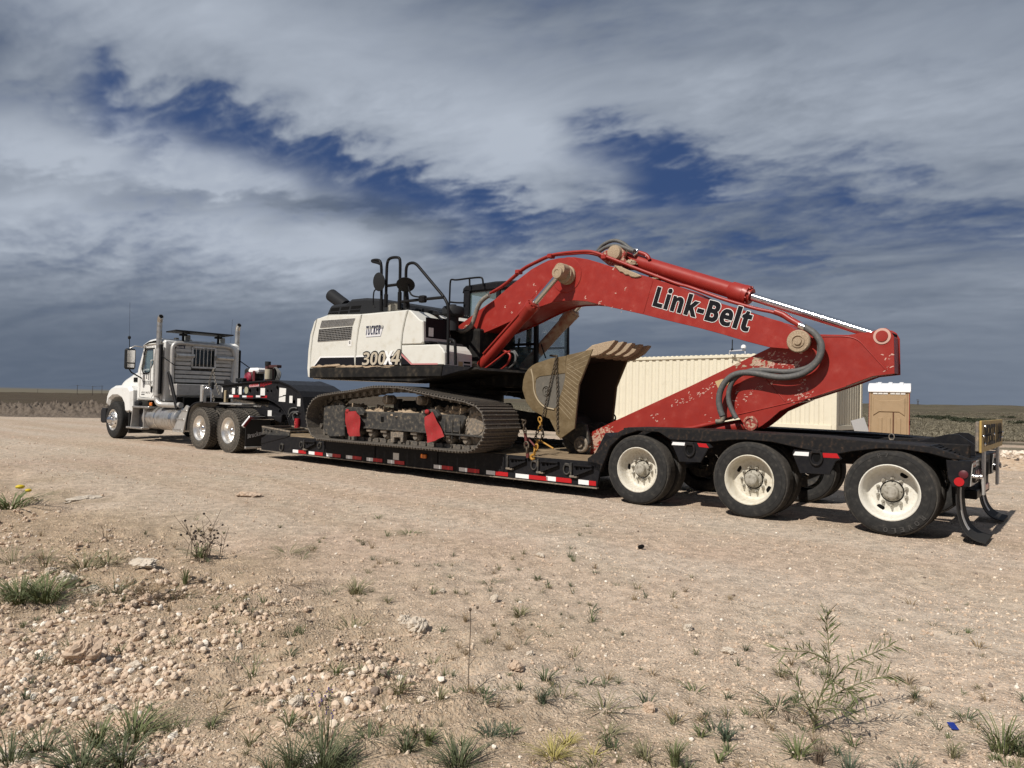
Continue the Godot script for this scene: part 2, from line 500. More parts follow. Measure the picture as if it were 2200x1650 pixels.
# ---- sky: air above, a broken sheet of high cloud drawn out into streaks, open gaps in it
func seg_dist(d: Vector3, pts: PackedVector3Array) -> float:
	var best := 9.0
	for i in pts.size() - 1:
		var a := pts[i]
		var ab := pts[i + 1] - a
		var t := clampf((d - a).dot(ab) / ab.length_squared(), 0.0, 1.0)
		best = minf(best, d.distance_squared_to(a + ab * t))
	return sqrt(best)
func sky_texture() -> ImageTexture:
	var W := 4096
	var H := 2048
	var n1 := FastNoiseLite.new()
	n1.seed = 21
	n1.frequency = 1.0
	n1.fractal_octaves = 6
	n1.fractal_gain = 0.52
	var n2 := FastNoiseLite.new()
	n2.seed = 22
	n2.frequency = 1.0
	n2.fractal_octaves = 5
	n2.fractal_gain = 0.6
	var n3 := FastNoiseLite.new()
	n3.seed = 23
	n3.frequency = 1.0
	n3.fractal_octaves = 3
	var gaps := [
		[P3([-0.88,0.338,-0.334,-0.87,0.334,-0.361,-0.855,0.332,-0.398,-0.835,0.327,-0.443,-0.811,0.317,-0.493,-0.774,0.306,-0.555,-0.732,0.287,-0.618,-0.683,0.271,-0.678,-0.643,0.262,-0.72]), 0.036, 1.0],
		[P3([-0.927,0.318,-0.197,-0.917,0.321,-0.236,-0.905,0.313,-0.288,-0.896,0.302,-0.326,-0.881,0.286,-0.378]), 0.02, 0.25],
		[P3([-0.517,0.347,-0.783,-0.475,0.335,-0.814,-0.439,0.311,-0.843,-0.412,0.29,-0.864]), 0.034, 0.95],
		[P3([-0.422,0.332,-0.843,-0.345,0.313,-0.885,-0.242,0.303,-0.922,-0.17,0.276,-0.946]), 0.03, 0.35],
		[P3([-0.455,0.289,-0.843,-0.349,0.269,-0.898,-0.221,0.239,-0.946,-0.102,0.211,-0.972,-0.038,0.196,-0.98]), 0.035, 0.45],
		[P3([-0.693,0.202,-0.692,-0.618,0.233,-0.751,-0.538,0.261,-0.802,-0.456,0.277,-0.846]), 0.02, 0.6],
		[P3([-0.622,0.199,-0.757,-0.516,0.225,-0.827,-0.381,0.203,-0.902,-0.275,0.187,-0.943]), 0.02, 0.35],
		[P3([-0.75, 0.5, 0.43, -0.9, 0.42, 0.1]), 0.06, 1.0], [P3([0.4, 0.6, 0.69, 0.8, 0.45, 0.4]), 0.07, 1.0], [P3([0.1, 0.35, 0.93, 0.5, 0.3, 0.81]), 0.04, 0.9]]
	var brights := [
		[P3([-0.867,0.41,-0.283,-0.805,0.429,-0.409,-0.729,0.403,-0.553,-0.665,0.353,-0.658,-0.616,0.318,-0.72]), 0.1, 0.42],
		[P3([-0.882,0.325,-0.34,-0.87,0.301,-0.389,-0.864,0.273,-0.424,-0.843,0.271,-0.465,-0.806,0.273,-0.525]), 0.022, 0.55],
		[P3([-0.943,0.277,-0.183,-0.931,0.273,-0.241,-0.911,0.266,-0.315,-0.878,0.273,-0.394,-0.844,0.265,-0.466]), 0.045, 0.5],
		[P3([-0.963,0.194,-0.189,-0.934,0.212,-0.289,-0.89,0.216,-0.401,-0.856,0.203,-0.475,-0.776,0.204,-0.597]), 0.05, 0.46],
		[P3([-0.587,0.394,-0.707,-0.463,0.398,-0.792,-0.361,0.396,-0.844,-0.214,0.349,-0.912]), 0.1, 0.2],
		[P3([-0.414,0.293,-0.862,-0.375,0.276,-0.885,-0.323,0.259,-0.91]), 0.014, 0.25],
		[P3([-0.588,0.341,-0.734,-0.542,0.319,-0.777,-0.501,0.301,-0.811]), 0.03, 0.2],
		[P3([-0.121,0.358,-0.926,-0.058,0.299,-0.953]), 0.1, 0.15],
		[P3([-0.975,0.14,-0.174,-0.918,0.166,-0.36,-0.815,0.179,-0.552]), 0.06, 0.34],
		[P3([-0.941,0.232,-0.245,-0.906,0.236,-0.353,-0.848,0.246,-0.469,-0.768,0.249,-0.59,-0.687,0.245,-0.684]), 0.018, -0.42],
		[P3([-0.903,0.363,-0.23,-0.871,0.361,-0.334,-0.838,0.371,-0.4]), 0.05, -0.2]]
	var px := PackedFloat32Array()
	px.resize(W * H * 3)
	var ax := Vector2(0.985, -0.17)   # the way the streaks run
	var ay := Vector2(0.17, 0.985)
	for j in H:
		var el := PI * (0.5 - (j + 0.5) / H)
		var y := sin(el)
		var c := cos(el)
		if y < -0.03:
			for i in W:
				var o := (j * W + i) * 3
				px[o] = 0.2; px[o + 1] = 0.17; px[o + 2] = 0.13
			continue
		var yy := maxf(y, 0.0)
		var blue := Vector3(0.032, 0.068, 0.185).lerp(Vector3(0.06, 0.105, 0.22), pow(1.0 - yy, 3.0))
		var low := smoothstep(0.2, 0.03, yy)
		var hold := 0
		var last := Vector3.ZERO
		for i in W:
			if hold > 0:   # coarser steps away from the lot
				hold -= 1
				var o3 := (j * W + i) * 3
				px[o3] = last.x; px[o3 + 1] = last.y; px[o3 + 2] = last.z
				continue
			var ph := (i + 0.5) / W * TAU
			if ph < 4.7 and ph > 0.2:
				hold = 3
			var d := Vector3(sin(ph) * c, y, -cos(ph) * c)
			var p := Vector2(d.x, d.z) / (yy + 0.14)
			var u := p.dot(ax)
			var v := p.dot(ay)
			var w1 := n3.get_noise_2d(u * 0.7, v * 1.0)
			var w2 := n3.get_noise_2d(u * 0.7 + 31.0, v * 1.0 + 7.0)
			var broad := n1.get_noise_2d(u * 0.45 + w1 * 0.2, v * 0.95 + w2 * 0.2)
			var fine := n2.get_noise_2d(u * 1.7 + w2 * 0.5, v * 3.4 + w1 * 0.5)
			var tiny := n2.get_noise_2d(u * 6.0 + fine * 0.5, v * 10.0 + fine * 0.5)
			var wd := d + Vector3(w2, fine * 0.6, w1) * 0.02 + Vector3(tiny, fine + tiny * 0.6, -tiny) * 0.016
			var cov := 0.92 + broad * 0.42
			for gp in gaps:
				var dd: float = seg_dist(wd, gp[0]) / gp[1]
				if dd < 2.6:
					cov -= gp[2] * exp(-dd * dd)
			cov += (fine * 0.5 + tiny * 0.5) * smoothstep(1.1, 0.5, cov)
			cov = smoothstep(-0.32, 1.12, cov)
			cov = lerpf(cov, 0.97, low)
			var br := 0.3 + broad * 0.3 + fine * 0.2 + tiny * 0.16 * smoothstep(-0.2, 0.3, w1 + broad)
			for bp in brights:
				var dd2: float = seg_dist(wd, bp[0]) / bp[1]
				if dd2 < 2.6:
					br += bp[2] * exp(-dd2 * dd2)
			br = clampf(lerpf(br, 0.0 + 0.12 * yy / 0.22 + fine * 0.05 + 0.2 * smoothstep(-0.7, 0.2, d.x), low), 0.0, 1.0)
			var cl := Vector3(0.118, 0.148, 0.2).lerp(Vector3(0.45, 0.5, 0.58), br)
			var col := blue.lerp(cl, cov)
			last = col
			var o2 := (j * W + i) * 3
			px[o2] = col.x; px[o2 + 1] = col.y; px[o2 + 2] = col.z
	var im := Image.create_from_data(W, H, false, Image.FORMAT_RGBF, px.to_byte_array())
	return ImageTexture.create_from_image(im)

# ---- ground
func gh(x: float, z: float) -> float:
	var dx := x - EYE.x
	var dz := z - EYE.z
	var r := sqrt(dx * dx + dz * dz)
	var h := 0.0
	# the pad is flat, the country round it leans a little and rolls
	h += 0.0091 * (0.775 * dx - 0.631 * dz) * smoothstep(18.0, 60.0, r)
	h += hn2.get_noise_2d(x * 0.004, z * 0.004) * 5.0 * smoothstep(120.0, 700.0, r)
	h += hn2.get_noise_2d(x * 0.03, z * 0.03) * 0.5 * smoothstep(35.0, 90.0, r)
	var near := smoothstep(0.5, 2.2, z)
	h += near * (hn2.get_noise_2d(x * 0.3, z * 0.3) * 0.05 + hn.get_noise_2d(x * 1.6, z * 1.6) * 0.022)
	var left := smoothstep(0.5, -1.5, x) * smoothstep(4.2, 5.4, z)
	h += left * (0.05 * hn.get_noise_2d(x * 0.8 + 5.0, z * 1.1) - 0.04)
	h += 0.014 * hn.get_noise_2d(x * 0.9 + 40.0, z * 0.9)
	# tyre tread left in the soft edge of the pad
	var t := smoothstep(5.3, 5.8, z - 0.1 * x) * smoothstep(7.3, 6.6, z - 0.1 * x) * smoothstep(0.3, -0.8, x)
	h += t * 0.03 * sin(x * 26.0 + z * 9.0 + hn2.get_noise_2d(x, z) * 3.0)
	return h
func rocky(x: float, z: float) -> float:   # where loose stones lie thick
	var a := smoothstep(5.2, 6.6, z - 0.05 * x) * smoothstep(-0.3, -1.2, x)
	return clampf(a * (0.55 + 0.9 * hn2.get_noise_2d(x * 0.8, z * 0.8)), 0.0, 1.0)
func ground_maps() -> Array:
	var S := 1024
	var cell := FastNoiseLite.new()
	cell.noise_type = FastNoiseLite.TYPE_CELLULAR
	cell.frequency = 0.055
	cell.seed = 4
	cell.cellular_return_type = FastNoiseLite.RETURN_CELL_VALUE
	var a := cell.get_seamless_image(S, S).get_data()
	cell.cellular_return_type = FastNoiseLite.RETURN_DISTANCE
	var b := cell.get_seamless_image(S, S).get_data()
	cell.frequency = 0.16
	cell.seed = 8
	var c := cell.get_seamless_image(S, S).get_data()
	cell.cellular_return_type = FastNoiseLite.RETURN_CELL_VALUE
	var c2 := cell.get_seamless_image(S, S).get_data()
	var f := FastNoiseLite.new()
	f.frequency = 0.012
	f.fractal_octaves = 6
	f.fractal_gain = 0.6
	f.seed = 3
	var e := f.get_seamless_image(S, S).get_data()
	var col := PackedByteArray()
	col.resize(S * S * 3)
	var hg := PackedByteArray()
	hg.resize(S * S)
	for i in S * S:
		var big := a[i] > 176
		var body := 1.0 - b[i] / 255.0
		var h := 0.34 * e[i] / 255.0 + 0.30 * (1.0 - c[i] / 255.0)
		var v := 0.8 + 0.24 * (e[i] / 255.0 - 0.5) + 0.2 * (c2[i] / 255.0 - 0.5)
		var warm := (e[(i * 7) % (S * S)] / 255.0 - 0.5) * 0.05
		if big and body > 0.42:
			var k := (body - 0.42) * 2.0
			h += 0.12 + 0.4 * k
			v += 0.04 + 0.2 * (a[i] - 176) / 80.0
		elif a[i] < 22 and body > 0.5:
			v -= 0.22
			h += 0.1
		hg[i] = int(clampf(h, 0.0, 1.0) * 255.0)
		col[i * 3] = int(clampf(v + warm, 0.0, 1.0) * 255.0)
		col[i * 3 + 1] = int(clampf(v, 0.0, 1.0) * 255.0)
		col[i * 3 + 2] = int(clampf(v - warm, 0.0, 1.0) * 255.0)
	var ci := Image.create_from_data(S, S, false, Image.FORMAT_RGB8, col)
	var hi := Image.create_from_data(S, S, false, Image.FORMAT_L8, hg)
	hi.convert(Image.FORMAT_RGBA8)
	hi.bump_map_to_normal_map(10.0)
	return [ImageTexture.create_from_image(ci), ImageTexture.create_from_image(hi)]
func ground_color(x: float, z: float) -> Color:
	var dx := x - EYE.x
	var dz := z - EYE.z
	var r := sqrt(dx * dx + dz * dz)
	var q := hn2.get_noise_2d(x * 0.22, z * 0.22)
	var q2 := hn.get_noise_2d(x * 0.7 + 9.0, z * 0.7)
	var gravel := Color(0.79, 0.645, 0.5).lerp(Color(0.77, 0.595, 0.455), clampf(0.5 + q * 1.3, 0.0, 1.0))
	gravel = gravel.lerp(Color(0.72, 0.615, 0.48), clampf(q2 * 1.2, 0.0, 0.6))
	# wheel paths run with the rig: paler where packed, browner where churned
	var path := hn2.get_noise_2d(x * 0.06 + 50.0, z * 0.9)
	gravel = gravel.lerp(Color(0.83, 0.7, 0.565), clampf(path * 1.3, 0.0, 0.6)).lerp(Color(0.66, 0.51, 0.37), clampf(-path * 1.3 - 0.1, 0.0, 0.55))
	var soft := smoothstep(4.6, 6.2, z - 0.06 * x + q2 * 0.9)   # sand at the edge of the pad
	gravel = gravel.lerp(Color(0.6, 0.455, 0.31), soft * 0.8)
	# open country: dry grass and bare patches past the pad
	var lat := 0.775 * dx - 0.631 * dz
	var dep := -(0.632 * dx + 0.775 * dz)
	var edge := 34.0 + q * 8.0
	if lat < -2.0:
		edge = 42.0 + q * 4.0
	var k := smoothstep(edge, edge + 5.0, dep if lat < 0 else r + 4.0)
	var q3 := hn2.get_noise_2d(x * 0.02, z * 0.05)
	var grass := Color(0.22, 0.195, 0.135).lerp(Color(0.175, 0.145, 0.105), clampf(0.5 + q3 * 1.6, 0.0, 1.0))
	grass = grass.lerp(Color(0.14, 0.13, 0.085), clampf(hn.get_noise_2d(x * 0.06, z * 0.12) * 1.6, 0.0, 0.8))
	if lat < -20.0:
		grass = grass.lerp(Color(0.115, 0.085, 0.062), 0.7)
	return gravel.lerp(grass, k)
func ground():
	var maps := ground_maps()
	var m := mat(Color.WHITE, 0.95)
	m.vertex_color_use_as_albedo = true
	m.albedo_texture = maps[0]
	m.normal_enabled = true
	m.normal_texture = maps[1]
	m.normal_scale = 1.3
	m.metallic_specular = 0.2
	var az := []
	var t := 0.0
	# finer steps towards the lot than behind
	while t < 360.0 - 1e-3:
		az.append(t)
		t += 0.3 if t < 106.0 else 1.0
	var rad := [0.0]
	var r := 1.0
	while r < 5200.0:
		rad.append(r)
		r *= 1.016 if r < 30.0 else 1.03
	var V := PackedVector3Array()
	var C := PackedColorArray()
	var U := PackedVector2Array()
	var I := PackedInt32Array()
	var n := az.size()
	for i in rad.size():
		for k in n:
			var a := deg_to_rad(az[k] - 182.0)
			var x: float = EYE.x + rad[i] * cos(a) * 1.0
			var z: float = EYE.z + rad[i] * sin(a)
			var y := gh(x, z)
			V.append(Vector3(x, y, z))
			C.append(ground_color(x, z))
			U.append(Vector2(x, z) / 2.2)
	for i in rad.size() - 1:
		for k in n:
			var l := (k + 1) % n
			var p := i * n
			I.append_array([p + k, p + n + k, p + n + l, p + k, p + n + l, p + l])
	var st := SurfaceTool.new()
	st.begin(Mesh.PRIMITIVE_TRIANGLES)
	var arr := []
	arr.resize(Mesh.ARRAY_MAX)
	arr[Mesh.ARRAY_VERTEX] = V
	arr[Mesh.ARRAY_COLOR] = C
	arr[Mesh.ARRAY_TEX_UV] = U
	arr[Mesh.ARRAY_INDEX] = I
	st.create_from_arrays(arr)
	st.generate_normals()
	st.generate_tangents()
	st.set_material(m)
	var mi := MeshInstance3D.new()
	mi.mesh = st.commit()
	mi.name = "ground"
	mi.set_meta("kind", "structure")
	add_child(mi)

# lateral metres to the right of and metres ahead of the standpoint -> a point on the ground
func ahead(lat: float, dep: float) -> Vector3:
	var x := EYE.x + 0.7755 * lat - 0.632 * dep
	var z := EYE.z - 0.6316 * lat - 0.775 * dep
	return Vector3(x, gh(x, z), z)
func ridge(called: String, a: Vector3, b: Vector3, half: float, top: float, rough: float, m: Material, sd: int) -> MeshInstance3D:
	var nz := FastNoiseLite.new()
	nz.seed = sd
	nz.frequency = 1.0
	nz.fractal_octaves = 5
	nz.fractal_gain = 0.58
	var L0 := (b - a).length()
	var nu := int(L0 / (half * 0.03))
	var nv := 56
	var dir := (b - a) / L0
	var side := Vector3(-dir.z, 0, dir.x)
	var V := PackedVector3Array()
	var I := PackedInt32Array()
	for i in nu + 1:
		for j in nv + 1:
			var u := L0 * i / nu
			var v := (2.0 * j / nv - 1.0)
			var p := a + dir * u + side * v * half
			var e := 1.0 - v * v
			var ends := smoothstep(0.0, half * 1.2, u) * smoothstep(L0, L0 - half * 1.2, u)
			var h := top * pow(e, 1.1) * (0.72 + 0.75 * nz.get_noise_2d(u * 0.45 / half, v * 0.8))
			h += rough * e * (0.55 * nz.get_noise_2d(u * 3.7 / half, v * 2.9) - 0.5 * absf(nz.get_noise_2d(u * 8.0 / half, v * 7.0)) + 0.3 * nz.get_noise_2d(u * 17.0 / half, v * 15.0))
			p.y = gh(p.x, p.z) - 0.05 + maxf(h * ends, -0.02)
			V.append(p - a)
	for i in nu:
		for j in nv:
			var q := i * (nv + 1) + j
			I.append_array([q, q + 1, q + nv + 2, q, q + nv + 2, q + nv + 1])
	var st := SurfaceTool.new()
	var arr := []
	arr.resize(Mesh.ARRAY_MAX)
	arr[Mesh.ARRAY_VERTEX] = V
	arr[Mesh.ARRAY_INDEX] = I
	st.create_from_arrays(arr)
	st.generate_normals()
	st.set_material(m)
	var mi := MeshInstance3D.new()
	mi.mesh = st.commit()
	mi.name = called
	mi.position = a
	add_child(mi, true)
	return mi
func leaf_ball(b: MB, c: Vector3, r: Vector3, n: int, leaf: float):
	for i in n:
		var d := Vector3(rng.randfn(), absf(rng.randfn()) * 0.9, rng.randfn()).normalized() * pow(rng.randf(), 0.4)
		var p := c + d * r
		var u := Vector3(rng.randfn(), rng.randfn(), rng.randfn()).normalized() * leaf * rng.randf_range(0.6, 1.3)
		var w := u.cross(Vector3(rng.randfn(), rng.randfn(), rng.randfn())).normalized() * leaf * 0.45
		b.tri(p - w, p + w, p + u)
func background():
	var clod := dirty([0.0, L(0.06, 0.045, 0.033), 0.5, L(0.11, 0.085, 0.063), 0.8, L(0.17, 0.135, 0.1), 1.0, L(0.27, 0.22, 0.165)], 0.6, 0.95, 0.0, 60, 0.02, 6, 1.5)
	var r1 := ridge("spoil_heap", ahead(-42, 42.5), ahead(-19, 41.0), 3.4, 0.85, 0.9, clod, 61)
	tag(r1, "long low heap of brown dug earth and clods beyond the truck nose", "dirt heap")
	var r2 := ridge("spoil_heap_001", ahead(-33.5, 46.5), ahead(-16, 45.0), 3.2, 0.9, 0.9, clod, 62)
	tag(r2, "second brown spoil heap lying just behind the long one", "dirt heap")
	var pale := dirty([0.0, L(0.4, 0.28, 0.18), 0.5, L(0.48, 0.36, 0.25), 0.9, L(0.55, 0.46, 0.36)], 0.6, 0.95, 0.0, 63, 0.02, 6, 1.2)
	var r3 := ridge("gravel_bank", ahead(10.6, 17.0), ahead(19.0, 19.5), 2.2, 0.42, 0.12, pale, 64)
	tag(r3, "low pale gravel bank strewn with white stones behind the lowboy tail", "gravel bank")
	# open field of dry grass past the pad on the right and behind the container
	var gm := mat(Color.WHITE, 0.9)
	gm.vertex_color_use_as_albedo = true
	var me := tuft_mesh(34, 0.22, 0.34, 0.014, gm, 5, 0.6)
	var xf := []
	var cs := []
	for i in 9000:
		var dep := 26.0 + 95.0 * pow(rng.randf(), 1.5)
		var lat := rng.randf_range(-0.02, 0.8) * dep
		if lat < 0.25 * dep and dep < 34.0:
			continue
		var p := ahead(lat, dep)
		if absf(p.x + 3.0) < 4.0 and absf(p.z + 15.0) < 5.0 or dep < 29.0 + 3.0 * hn2.get_noise_2d(lat * 0.2, 3.0):
			continue
		var s := rng.randf_range(0.5, 1.2)
		xf.append(Transform3D(Basis(Vector3.UP, rng.randf() * TAU).scaled(Vector3(s, s * rng.randf_range(0.5, 1.0), s)), p - Vector3(0, 0.02, 0)))
		cs.append(Color(0.3, 0.265, 0.19).lerp(Color(0.19, 0.165, 0.11), rng.randf()))
	scatter("dry_grass", me, xf, cs, "dry pale grass covering the field beyond the gravel pad", "grass")
	# dark bushes dotted over the slope at the right
	var bm := mat(L(0.035, 0.042, 0.02), 0.9)
	var protos := []
	for k in 3:
		var b := MB.new()
		for q in 5:
			leaf_ball(b, Vector3(rng.randfn() * 0.6, 0.35, rng.randfn() * 0.5), Vector3(0.7, 0.75, 0.7), 90, 0.22)
		protos.append(b.mesh(bm))
	var spots := [[1985, 906, 1.0], [2003, 908, 1.2], [2015, 910, 0.8], [2030, 908, 1.3], [2046, 909, 0.9], [2058, 912, 1.2], [2075, 913, 1.4], [2088, 915, 1.0], [2101, 913, 0.9], [2118, 912, 1.2], [1972, 903, 1.1], [2050, 904, 0.7], [2170, 904, 0.9], [2186, 916, 1.1]]
	var words := ["at the left end of the bush row beside the toilet", "second in the bush row", "small, third in the bush row", "wide, above the yellow sign's left side", "fifth in the bush row", "round, mid row", "widest of the row left of the sign", "just left of the sign", "small, next to the sign's left edge", "right behind the sign", "hard against the toilet's right wall", "alone, a little higher up the slope", "lone, right of the sign and far up", "right of the sign near the gravel bank"]
	for i in spots.size():
		var dep: float = 1.42 * 1525.0 / (spots[i][1] - 874.0 - (spots[i][0] - 2000.0) * 0.01)
		var p := ahead((spots[i][0] - 1100.0) / 1525.0 * dep, dep)
		var mi := MeshInstance3D.new()
		mi.mesh = protos[i % 3]
		mi.name = "bush"
		mi.position = p
		mi.rotation.y = i * 1.3
		mi.scale = Vector3(0.5, 0.32, 0.5) * spots[i][2]
		add_child(mi, true)
		tag(mi, "dark scrub bush, " + words[i], "bush", "bushes on the slope")
	# far power line at the left, wind pump on the skyline at the right
	var pl := [[82, 1150.0], [167, 720.0], [200, 700.0], [220, 745.0]]
	var pw := ["farthest, standing alone at the left", "left of the close pair", "tallest, next to the truck mirror side", "nearest to the truck's hood"]
	var tops := []
	for i in 4:
		var p := ahead((pl[i][0] - 1100.0) / 1525.0 * pl[i][1], pl[i][1])
		var t := thing("utility_pole", "thin dark power pole on the skyline, " + pw[i], "utility pole", p, "power poles on the skyline")
		var b := MB.new()
		b.cyl(p - Vector3(0, 1, 0), p + Vector3(0, 9.4, 0), 0.28, 8, 0.2)
		part("pole", b, M["wood_pole"], t)
		boxp("crossarm", p + Vector3(0, 8.9, 0), Vector3(2.4, 0.22, 0.22), M["wood_pole"], t, 0.0, Basis(Vector3.UP, 0.9))
		tops.append(p + Vector3(0, 9.1, 0))
	var wb := MB.new()
	for pr in [[0, 1], [1, 3], [3, 2]]:
		var pts := PackedVector3Array()
		for k in 9:
			var q := k / 8.0
			pts.append(tops[pr[0]].lerp(tops[pr[1]], q) - Vector3(0, 3.0 * q * (1 - q), 0))
		wb.tube(pts, 0.05, 4)
	tag(part("power_line", wb, M["wood_pole"], self), "thin power line strung between the poles on the skyline", "power line")
	var hp := ahead(0.572 * 620.0, 620.0)
	var wp := thing("wind_pump", "small dark wind pump tower on the right skyline beside the toilet", "wind pump", hp)
	var tb := MB.new()
	for s in [[-1, -1], [1, -1], [1, 1], [-1, 1]]:
		tb.cyl(hp + Vector3(s[0] * 1.2, -0.5, s[1] * 1.2), hp + Vector3(s[0] * 0.15, 8.5, s[1] * 0.15), 0.14, 6)
	for y in [2.5, 5.0]:
		tb.box(hp + Vector3(0, y, 0), Vector3(2.0 - y * 0.2, 0.14, 2.0 - y * 0.2))
	part("tower", tb, M["wood_pole"], wp)
	var hb := MB.new()
	for k in 12:
		var d := Vector3(0.79 * cos(TAU * k / 12), sin(TAU * k / 12), -0.61 * cos(TAU * k / 12))
		hb.bar(hp + Vector3(0, 8.9, 0) + d * 0.3, hp + Vector3(0, 8.9, 0) + d * 1.5, 0.3, 0.06)
	part("wheel", hb, M["wood_pole"], wp)

func scatter(called: String, me: Mesh, xf: Array, cs: Array, label: String, category: String) -> MultiMeshInstance3D:
	var mm := MultiMesh.new()
	mm.transform_format = MultiMesh.TRANSFORM_3D
	mm.use_colors = cs.size() > 0
	mm.mesh = me
	mm.instance_count = xf.size()
	for i in xf.size():
		mm.set_instance_transform(i, xf[i])
		if cs.size():
			mm.set_instance_color(i, cs[i])
	var mi := MultiMeshInstance3D.new()
	mi.multimesh = mm
	mi.name = called
	mi.set_meta("kind", "stuff")
	tag(mi, label, category)
	add_child(mi, true)
	return mi
# a clump of bent blades: count, height, spread, blade width
func tuft_mesh(n: int, h: float, spread: float, w: float, m: Material, sd: int, stiff := 0.5) -> ArrayMesh:
	var r := RandomNumberGenerator.new()
	r.seed = sd
	var b := MB.new()
	for i in n:
		var a := r.randf() * TAU
		var out := Vector3(cos(a), 0, sin(a))
		var base := out * spread * 0.3 * sqrt(r.randf())
		var len := h * r.randf_range(0.5, 1.15)
		var lean := spread * r.randf_range(0.3, 1.1)
		var side := Vector3(-out.z, 0, out.x).rotated(Vector3.UP, r.randf_range(-0.6, 0.6)) * w * r.randf_range(0.6, 1.2) * 0.5
		var p0 := base
		var p1 := base + out * lean * 0.3 * (1.2 - stiff) + Vector3(0, len * 0.5, 0)
		var p2 := base + out * lean * 0.75 + Vector3(0, len * lerpf(0.75, 0.95, stiff), 0)
		var p3 := base + out * lean * 1.25 + Vector3(0, len * lerpf(0.62, 1.15, stiff), 0)
		b.quad(p0 - side, p0 + side, p1 + side, p1 - side)
		b.quad(p1 - side, p1 + side, p2 + side * 0.7, p2 - side * 0.7)
		b.tri(p2 - side * 0.7, p2 + side * 0.7, p3)
	return b.mesh(m)

func container():
	var org := Vector3(-4.818, 0, -16.44)
	var t := thing("shipping_container", "long cream corrugated steel container raised on blocks behind the red arm", "container", org)
	t.rotation.y = -0.094
	# local axes: -x along the long side, z towards the lowboy
	var y0 := 0.6
	var y1 := 3.19
	var Lg := 11.2
	var Wd := 2.44
	var cream: Material = M["cream"]
	var lb := func(called: String, c: Vector3, s: Vector3, m: Material = cream) -> MeshInstance3D:
		var b := MB.new()
		b.box(c, s, Basis(), 0.008)
		return part2(called, b, m, t)
	for c in [[-0.08, -0.08], [-Lg + 0.08, -0.08], [-0.08, -Wd + 0.08], [-Lg + 0.08, -Wd + 0.08]]:
		lb.call("corner_post", Vector3(c[0], (y0 + y1) / 2, c[1]), Vector3(0.16, y1 - y0, 0.16))
	lb.call("top_rail", Vector3(-Lg / 2, y1 - 0.05, -0.04), Vector3(Lg - 0.33, 0.1, 0.07))
	lb.call("bottom_rail", Vector3(-Lg / 2, y0 + 0.08, -0.04), Vector3(Lg - 0.33, 0.16, 0.08))
	lb.call("end_rail", Vector3(-0.05, y1 - 0.06, -Wd / 2), Vector3(0.08, 0.12, Wd - 0.33))
	lb.call("end_rail", Vector3(-0.05, y0 + 0.08, -Wd / 2), Vector3(0.08, 0.16, Wd - 0.33))
	# corrugated sheets, folded in trapezoids
	var fold := func(n: float, depth: float, pitch: float) -> float:
		var f := fposmod(n, pitch) / pitch
		if f < 0.38: return 0.0
		if f < 0.5: return -depth * (f - 0.38) / 0.12
		if f < 0.88: return -depth
		return -depth * (1.0 - (f - 0.88) / 0.12)
	var marks := [0.0, 0.38, 0.5, 0.88]
	var sb := MB.new()
	var xs := [-0.16]
	var n := 0
	while true:
		var xx: float = -0.3 - (n / 4) * 0.315 - marks[n % 4] * 0.315
		n += 1
		if xx < -Lg + 0.17: break
		xs.append(xx)
	for i in xs.size() - 1:
		var za: float = -0.045 + fold.call(-0.3 - xs[i] if i else 0.0, 0.036, 0.315)
		var zb: float = -0.045 + fold.call(-0.3 - xs[i + 1], 0.036, 0.315)
		sb.quad(Vector3(xs[i + 1], y0 + 0.16, zb), Vector3(xs[i], y0 + 0.16, za), Vector3(xs[i], y1 - 0.1, za), Vector3(xs[i + 1], y1 - 0.1, zb))
	part2("side_panel", sb, cream, t)
	var eb := MB.new()
	var zs := [-0.16]
	n = 0
	while true:
		var z2: float = -0.2 - (n / 4) * 0.23 - marks[n % 4] * 0.23
		n += 1
		if z2 < -Wd + 0.17: break
		zs.append(z2)
	for i in zs.size() - 1:
		var xa: float = -0.03 + fold.call(-0.2 - zs[i] if i else 0.0, 0.045, 0.23)
		var xb: float = -0.03 + fold.call(-0.2 - zs[i + 1], 0.045, 0.23)
		eb.quad(Vector3(xa, y0 + 0.16, zs[i]), Vector3(xb, y0 + 0.16, zs[i + 1]), Vector3(xb, y1 - 0.12, zs[i + 1]), Vector3(xa, y1 - 0.12, zs[i]))
	part2("end_panel", eb, cream, t)
	lb.call("rear_wall", Vector3(-Lg / 2, (y0 + y1) / 2, -Wd + 0.04), Vector3(Lg - 0.33, y1 - y0 - 0.02, 0.05))
	lb.call("front_wall", Vector3(-Lg + 0.06, (y0 + y1) / 2, -Wd / 2), Vector3(0.05, y1 - y0 - 0.02, Wd - 0.33))
	lb.call("floor", Vector3(-Lg / 2, y0 + 0.1, -Wd / 2), Vector3(Lg - 0.34, 0.12, Wd - 0.2))
	# roof folds show above the top rail
	var rb := MB.new()
	var k := 0
	while k * 0.21 < Lg - 0.3:
		rb.box(Vector3(-0.2 - k * 0.21, y1 + 0.004, -Wd / 2), Vector3(0.11, 0.05, Wd - 0.08), Basis(), 0.012)
		k += 1
	rb.box(Vector3(-Lg / 2, y1 - 0.03, -Wd / 2), Vector3(Lg - 0.1, 0.04, Wd - 0.14))
	part2("roof", rb, cream, t, true)
	var rustm := mat(L(0.1, 0.06, 0.03), 0.9)
	var db := MB.new()
	for q in 16:
		var c := Vector3(-1.05 - rng.randf() * 0.75, 1.95 + rng.randf() * 0.55, 0.0)
		c.z = -0.042 + fold.call(-0.3 - c.x, 0.036, 0.315)
		db.prism(circ(Vector2(c.x, c.y), rng.randf_range(0.01, 0.035), 7, rng.randf_range(0.01, 0.05)), c.z - 0.001, c.z + 0.003)
	part2("rust_spots", db, rustm, t, true)
